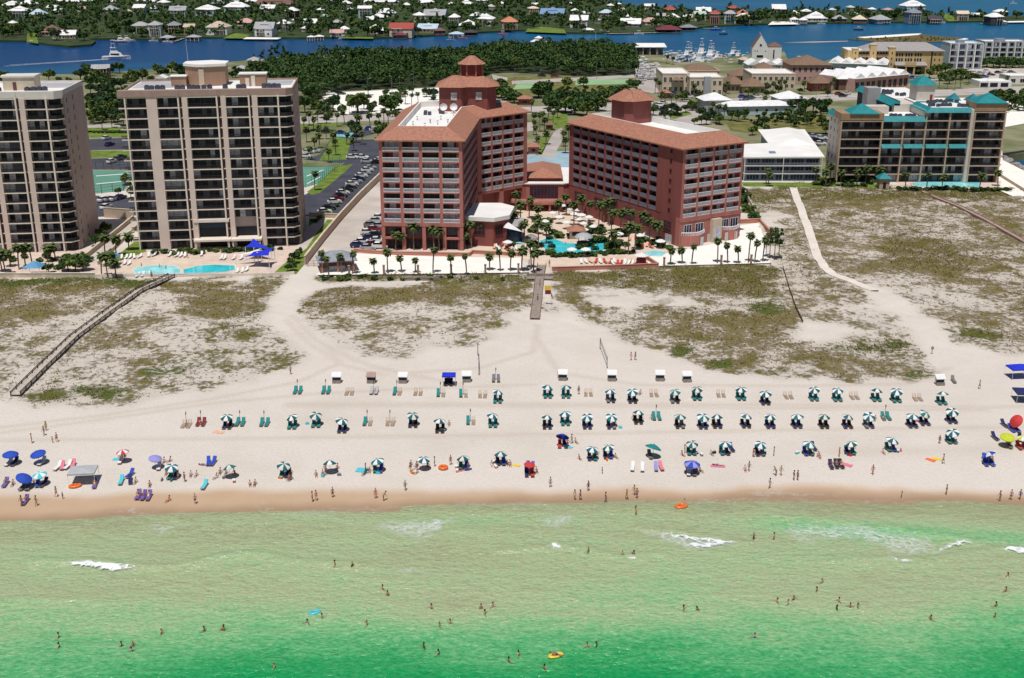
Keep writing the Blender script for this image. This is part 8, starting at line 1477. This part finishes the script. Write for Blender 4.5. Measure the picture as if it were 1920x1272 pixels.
def wear_me(K, kind):
    hip, up = K['hip'], K['up']; p = [(*(hip + up * .04), .145, .118), (*(hip - up * .03), .15, .12)]; e = [(0, 1)]
    for s in (-1, 1): h0, kn = K['h%d' % s], K['k%d' % s]; k = len(p); p += [(*h0, .102), (*(h0 + (kn - h0) * (.62 if kind == 'shorts' else .12)), .092 if kind == 'shorts' else .09)]; e += [(1, k), (k, k + 1)]
    if kind == 'suit': k = len(p); p += [(*(hip + up * .2), .13, .102), (*(K['ch'] + up * .02), .158, .115)]; e += [(0, k), (k, k + 1)]
    if kind == 'shirt':
        k = len(p); p += [(*(hip + up * .2), .14, .11), (*(K['ch'] + up * .03), .162, .122)]; e += [(0, k), (k, k + 1)]
    return skin_mesh('swimwear', p, e, M['cloth_black'])
POSE = {}
for ps in ('stand', 'walk', 'wade', 'arms', 'bend', 'sit', 'ground', 'lie'):
    pts, ed, K = body(ps); POSE[ps] = (skin_mesh('person', pts, ed, M['skin_fair']), {l: hair_me(K, l) for l in (0, 1)}, {w: wear_me(K, w) for w in ('shorts', 'suit')})
LANDM = [('the silver tent', 158, 895), ('the blue pair of umbrellas', 45, 850), ('the red and white umbrella', 229, 850), ('the lilac umbrella', 291, 866), ('the aqua towel', 680, 882), ('the orange swim ring', 831, 879), ('the small red umbrella', 993, 876), ('the navy tilted umbrella', 1055, 826), ('the plain teal umbrella', 1225, 846), ('the blue-violet umbrella', 1298, 876), ('the pink towel', 1588, 871), ('the lime yellow umbrella', 1890, 825), ('the volleyball net', 1131, 672), ('the dark railed boardwalk end', 60, 745), ('the orange floating boat', 1277, 950), ('the long left wavelet', 185, 1060), ('the aqua float', 590, 1149), ('the yellow air bed', 1042, 1228), ('the white bodyboard', 1184, 1046), ('the lacy right-hand foam', 1650, 1005), ('the small right-hand wavelet', 1680, 1052), ('the dense middle foam', 1300, 1012), ('the left lacy foam', 790, 990), ('the orange and yellow towels', 1750, 862), ('the far right wavelet', 1890, 1036), ('the blue canopy tent', 842, 712), ('the small middle wavelet', 1042, 1026), ('the short left wavelet', 445, 1041), ('the thin near wavelet', 770, 1070), ('the hotel boardwalk', 1010, 560)]
PCNT = {}
def person(px, py, pose, sx, col, where, h=1.0, skin=None, z=None, rz=None, water=False):
    if water: x, y = G(px, py, 0.0); z = max(float(gz(x, y)), -1.02) if z is None else z
    elif z is None: x, y, z = at(px, py)
    else: x, y = G(px, py, z)
    male = sx == 'm'; lm = min(LANDM, key=lambda q: math.hypot(q[1] - px, (q[2] - py) * 1.6))[0]
    act = dict(stand='standing', walk='walking', wade='wading', arms='raising both arms', bend='stooping', sit='sitting', ground='sitting', lie='lying down')[pose]
    lab = '%s in %s %s %s %s, near %s' % ('child' if h < .8 else 'bather' if water else 'person', col, 'trunks' if male else 'swimsuit', act, where, lm)
    me, hr, wr = POSE[pose]; o = link('person', me, None, (x, y, z), (R.uniform(-.6, .6) if pose in ('sit', 'lie', 'ground') else R.uniform(0, 6.3)) if rz is None else rz); o.scale = (h * R.uniform(.96, 1.04), h, h); tag(o, lab, 'person', 'people at the beach')
    recol(o, M['skin_' + (skin or R.choice(['fair', 'tan', 'tan', 'fair', 'dark' if R.random() < .3 else 'tan']))])
    hh_ = link('hair', hr[0 if male else 1], o); R.random() < .25 and recol(hh_, M['hair_blond'])
    w = link('swimwear', wr['shorts' if male else 'suit'], o); recol(w, M['cloth_' + col]); return o
CL = ['navy', 'black', 'red', 'blue', 'teal', 'pink', 'white', 'green', 'purple', 'orange', 'grey', 'yellow']
def rc(): return R.choice(CL)
for px, py in [(60, 831), (83, 817), (87, 808), (107, 829), (545, 702), (1085, 740), (1183, 676), (1191, 675.5), (1404, 884), (1032, 914), (1103, 921), (1836, 729.6), (1455, 893), (1464, 892), (1488, 901), (1495, 901), (1636, 890.6), (1443, 916), (41, 949), (68.7, 949), (106, 932), (366.5, 945), (586, 941), (593, 939), (624, 933), (704.6, 935), (719, 939.5), (760, 920), (1077.6, 938), (1088, 938), (1135.5, 942.4), (1175, 937), (1189, 929), (1194, 935), (1774, 928), (1874, 940), (1895, 938), (1912, 937.5), (1768, 870), (1072, 832), (815, 875), (845, 872), (1008, 566), (1012, 540), (1047, 709)]:
    person(px, py, R.choice(['stand', 'walk', 'walk', 'stand', 'bend' if R.random() < .3 else 'walk']), R.choice('mf'), rc(), 'on wet sand' if py > 918 else 'on dry sand')
for px, py in [(99, 831), (1690, 934), (118, 936), (1129, 889)]: person(px, py, 'stand', R.choice('mf'), rc(), 'on the sand', .68)
for px, py in [(316, 940), (24.4, 910), (254, 906), (281, 912), (358, 893), (368, 893), (413, 888), (469, 911), (478, 910), (842, 798), (770, 874), (780, 876), (1064, 832), (1080, 831), (1150, 740), (1187, 787), (1203, 788), (1222, 787), (1585, 788), (1656, 788), (307, 868), (318, 866), (1006, 886), (1313, 884), (1397, 883), (541, 883), (545, 888), (610, 880), (632, 880), (700, 876), (716, 876), (802, 876), (862, 872), (876, 872), (932, 862), (945, 862), (312, 890), (328, 892), (424, 889), (440, 889), (1104, 850), (1120, 853), (1133, 850), (1600, 843), (1510, 845), (1640, 789), (1152, 792), (775, 795), (596, 793), (350, 799), (375, 796), (702, 738), (545, 796), (1200, 740), (1860, 862), (64, 908), (48, 910), (226, 856), (234, 857)]:
    person(px, py, 'ground', R.choice('mf'), rc(), 'on the sand', R.uniform(.92, 1.02))
for x, y, px in SPOTS['front'] + SPOTS['third']:
    for _ in range(R.choice([1, 2, 3])):
        q = proj(x + R.choice([-1, 1]) * R.uniform(.8, 2.4), y + R.uniform(-1.4, .5), float(gz(x, y))); person(q[0], q[1], R.choice(['ground', 'ground', 'stand', 'sit' if False else 'ground']), R.choice('mf'), rc(), 'on the sand', R.uniform(.85, 1.0))
for px, py in [(259, 933), (269, 934), (279, 934.5), (1558, 876), (1568, 875), (1577, 875), (178, 912), (989, 879), (1291, 880), (1304, 880), (10, 910), (47, 943)]:
    x, y, z = at(px, py); person(px, py, 'sit', R.choice('mf'), rc(), 'in a low chair', .98, z=z - .02)
for px, py in [(382, 873), (1346, 873.5)]: person(px, py, 'lie', 'f', rc(), 'on a towel', rz=1.4)
for px, py, ps in [(628, 1062, 'wade'), (661, 1065, 'stand'), (717.5, 1106, 'wade'), (727, 1117, 'stand'), (809, 1142, 'wade'), (902, 1142, 'stand'), (924, 1139, 'wade'), (909, 1153, 'wade'), (824, 1176, 'wade'), (844, 1171, 'arms'), (795, 1215, 'wade'), (822, 1228, 'wade'), (688, 1173, 'wade'), (604, 1160, 'stand'), (576.5, 1171, 'wade'), (514.5, 1253, 'wade'), (954, 1242, 'wade'), (110.6, 1215, 'wade'), (110, 1196, 'wade'), (228, 1213, 'stand'), (250, 1212, 'wade'), (247, 1223, 'wade'), (303, 1189, 'wade'), (383, 1184.7, 'wade'), (414, 1182, 'bend'), (420, 1183, 'wade'), (1192, 966, 'stand'), (1103, 1038.5, 'wade'), (1167, 1044.3, 'stand'), (1184.6, 1040, 'bend'), (1281.7, 1144, 'wade'), (1312, 1144, 'bend'), (1415, 1197, 'wade'), (1101, 1215, 'wade'), (1118, 1214, 'arms'), (972, 1230, 'wade'), (1021, 1256, 'wade'), (1413, 1012, 'wade'), (1451, 1012, 'wade'), (1541, 1094, 'wade'), (1531, 1110, 'stand'), (1457.5, 1131, 'wade'), (1478, 1133.5, 'wade'), (1488, 1126, 'wade'), (1569, 1144, 'stand'), (1573, 1130, 'wade'), (1594, 1140, 'wade'), (1608, 1141, 'arms'), (1745, 1163, 'wade'), (1889, 1083, 'stand'), (1885.5, 1110, 'wade'), (1867, 1138, 'wade'), (1865, 1158.4, 'stand')]:
    person(px, py, ps, R.choice('mmf'), 'yellow' if (px, py) == (1192, 966) else rc(), 'in the sea', water=True)
person(1043, 1228.5, 'lie', 'm', 'navy', 'on an air bed', z=.16, rz=1.2); person(1283, 947.5, 'ground', 'm', 'red', 'in an inflatable boat', z=.12)
for px, py in [(266, 506), (300, 508), (312, 511), (1060, 466), (1082, 468), (1094, 470), (1120, 466)]: person(px, py, 'wade', R.choice('mf'), rc(), 'in the pool', z=2.1)
for px, py in [(352, 484), (284, 520), (1030, 500), (992, 500), (960, 472), (1172, 470), (1100, 440), (940, 466)]: person(px, py, 'stand', R.choice('mf'), rc(), 'on the pool deck', z=3.06)
# ------------------------------------------------------------------ cars
def car_parts():
    def side(prof, w0, w1): pass
    prof = [(-2.2, .35), (-2.25, .75), (-2.1, 1.0), (-1.1, 1.05), (-1.0, 1.06), (1.0, 1.0), (1.9, .9), (2.2, .72), (2.25, .4), (2.2, .3)]
    b = MB(); n = len(prof)
    b.add([(x, -.86, z) for x, z in prof] + [(x, .86, z) for x, z in prof], [tuple(range(n)), tuple(range(2 * n - 1, n - 1, -1))] + [((i + 1) % n, i, n + i, n + (i + 1) % n) for i in range(n)])
    roof_ = [(-1.85, 1.02), (-1.35, 1.46), (.1, 1.5), (.95, 1.0)]
    b.add([(x * .92 - .05, -.62 if z > 1.2 else -.78, z + .02) for x, z in roof_[1:3]] + [(x * .92 - .05, .62, z + .02) for x, z in roof_[1:3]], [(0, 1, 3, 2)])
    g = MB().loft([(-1.85, -.78), (1.0, -.78), (1.0, .78), (-1.85, .78)], 1.0, [(-1.3, -.62), (.1, -.62), (.1, .62), (-1.3, .62)], 1.5, top=True)
    wh = MB(); wh.M = Matrix.Rotation(pi / 2, 4, 'X'); wh.lathe([(0, -.1), (.33, -.1), (.33, .1), (0, .1)], 12)
    rm = MB(); rm.M = Matrix.Rotation(pi / 2, 4, 'X'); rm.lathe([(0, -.115), (.2, -.115), (.2, .115), (0, .115)], 10)
    hl = MB().box(2.14, 2.24, -.18, .18, .62, .78); tl = MB().box(-2.27, -2.2, -.14, .14, .72, .9)
    rf = MB().loft([(-1.3, -.62), (.1, -.62), (.1, .62), (-1.3, .62)], 1.5, [(-1.2, -.56), (0, -.56), (0, .56), (-1.2, .56)], 1.55)
    return dict(body=b.mesh('body', M['paint_white']), window=g.mesh('window', M['glass_dark']), roof=rf.mesh('roof', M['paint_white']), wheel=wh.mesh('wheel', M['rubber']), rim=rm.mesh('rim', M['chrome']), headlight=hl.mesh('headlight', M['lamp_lens']), tail=tl.mesh('tail_light', M['cloth_red']))
CP = car_parts()
def car(px, py, rz, col, where, grp, sc_=1.0, tall=1.0):
    x, y = G(px, py, 3.02); T = thing('parked_car', '%s %s parked %s' % (col, 'van' if tall > 1.15 else 'car', where), 'car', (x, y, 3.03), rz, grp); T.scale = (sc_, sc_, sc_ * tall)
    for k in ('body', 'roof'): o = link(k, CP[k], T); recol(o, M['paint_' + col])
    link('window', CP['window'], T)
    for xx in (-1.35, 1.4):
        for yy in (-.8, .8): w = link('wheel', CP['wheel'], T, (xx, yy, .33)); link('rim', CP['rim'], w)
    for yy in (-.6, .6): link('headlight', CP['headlight'], T, (0, yy, 0)); link('tail_light', CP['tail'], T, (0, yy, 0))
CC = ['white', 'white', 'white', 'silver', 'black', 'grey', 'navy', 'maroon', 'silver', 'white', 'black']
for t in np.linspace(0, 1, 19):
    if R.random() < .93: car(602 + (704 - 602) * t + R.uniform(-1, 1) + 8, 401 - (401 - 302) * (t ** .93), .35 + R.uniform(-.05, .05), R.choice(CC), 'along the tan wall beside the beige tower', 'cars in the tower car park', 1, R.choice([1, 1.1, 1.2]))
for px, py in ((712, 466), (700, 462), (708, 454), (694, 450), (706, 444), (690, 440), (702, 434), (712, 428), (696, 426), (706, 418), (712, 412), (680, 458), (690, 468), (672, 464)): car(px, py, R.uniform(-.1, .1) + .1, R.choice(CC), 'in the hotel driveway beside the west block', 'cars by the west hotel block', 1, R.choice([1, 1.15, 1.2]))
for px, py, col in ((195, 378, 'white'), (205, 377, 'silver'), (216, 376, 'white'), (226, 374, 'navy'), (200, 392, 'white'), (210, 306, 'white'), (222, 301, 'grey'), (228, 298, 'black'), (200, 262, 'white'), (206, 274, 'navy')): car(px, py, 1.2, col, 'in the yard between the two beige towers', 'cars between the towers', 1.05, 1.1)
for px, py, col in ((578, 288, 'white'), (590, 286, 'silver'), (574, 296, 'white'), (660, 298, 'white'), (670, 297, 'silver'), (680, 298, 'white'), (702, 246, 'white'), (694, 244, 'blue'), (706, 250, 'silver'), (612, 250, 'black'), (640, 252, 'navy'), (688, 306, 'silver')): car(px, py, R.uniform(-.4, .4), col, 'on the lot behind the beige tower', 'cars behind the tower', 1.05, 1.1)
for px, py, col in ((620, 178, 'white'), (628, 186, 'silver'), (750, 180, 'maroon'), (800, 178, 'white'), (640, 178, 'black'), (746, 212, 'white'), (752, 211, 'silver'), (792, 200, 'white'), (812, 176, 'grey'), (1040, 145, 'maroon'), (1016, 144, 'black')): car(px, py, R.uniform(-.2, .5), col, 'on the gravel lot or drive by the wood', 'cars by the wood', 1.1, 1.1)
for px, py, col in ((1213, 216, 'white'), (1222, 196, 'white'), (1230, 198, 'silver'), (1238, 200, 'white'), (1244, 196, 'white'), (1270, 216, 'black'), (1244, 208, 'navy'), (1306, 206, 'black'), (1300, 204, 'grey'), (1225, 208, 'black'), (1262, 178, 'blue'), (1272, 182, 'navy'), (1280, 184, 'black'), (1292, 184, 'white'), (1310, 186, 'black'), (1320, 186, 'black'), (1392, 184, 'blue'), (1402, 186, 'navy'), (1410, 186, 'green'), (1420, 184, 'white'), (1580, 182, 'black'), (1588, 178, 'white'), (1572, 178, 'maroon'), (1205, 152, 'white'), (1212, 144, 'white'), (1200, 158, 'silver'), (1224, 140, 'white'), (1218, 134, 'white'), (1226, 128, 'white'), (1210, 128, 'white'), (1236, 146, 'silver')): car(px, py, R.uniform(-.4, 1.2), col, 'around the shops and marina road', 'cars by the shops', 1.1, R.choice([1, 1.15]))
for px, py, col in ((1826, 138, 'white'), (1838, 140, 'silver'), (1850, 136, 'white'), (1858, 142, 'black'), (1872, 138, 'black'), (1884, 136, 'white'), (1896, 138, 'grey'), (1906, 142, 'black'), (1846, 146, 'blue'), (1814, 134, 'white'), (1800, 144, 'white'), (1720, 148, 'white'), (1730, 150, 'silver'), (1740, 150, 'navy'), (1712, 148, 'blue'), (1750, 152, 'white'), (1540, 262, 'white'), (1532, 266, 'black'), (1526, 258, 'silver'), (1538, 272, 'white')): car(px, py, R.uniform(-.3, .3), col, 'on the lots around the yellow hotel and apartments', 'cars by the yellow hotel', 1.1, R.choice([1, 1.15]))
# street lamps
def lamp(px, py, h, lab, z=3.0):
    x, y = G(px, py, z); T = thing('street_lamp', lab, 'street lamp', (x, y, z), R.uniform(0, 6)); obj('pole', MB().tube((0, 0, -.2), (0, 0, h), .09, .06).tube((0, 0, h - .1), (1.2, 0, h + .2), .05), M['rail_grey'], T); obj('lamp_head', MB().box(.9, 1.7, -.18, .18, h + .12, h + .3), M['paint_silver'], T)
for px, py, h in ((648, 398, 8), (655, 215, 8), (668, 236, 8), (750, 178, 9), (735, 174, 9), (776, 172, 9), (690, 176, 8), (965, 160, 9), (1118, 148, 9), (1180, 142, 9), (1012, 160, 8), (612, 226, 8), (1300, 200, 8), (1400, 196, 8), (1530, 186, 8), (1850, 166, 8)): lamp(px, py, h, 'thin grey street lamp along the roads and lots behind the hotels')
finish_labels()
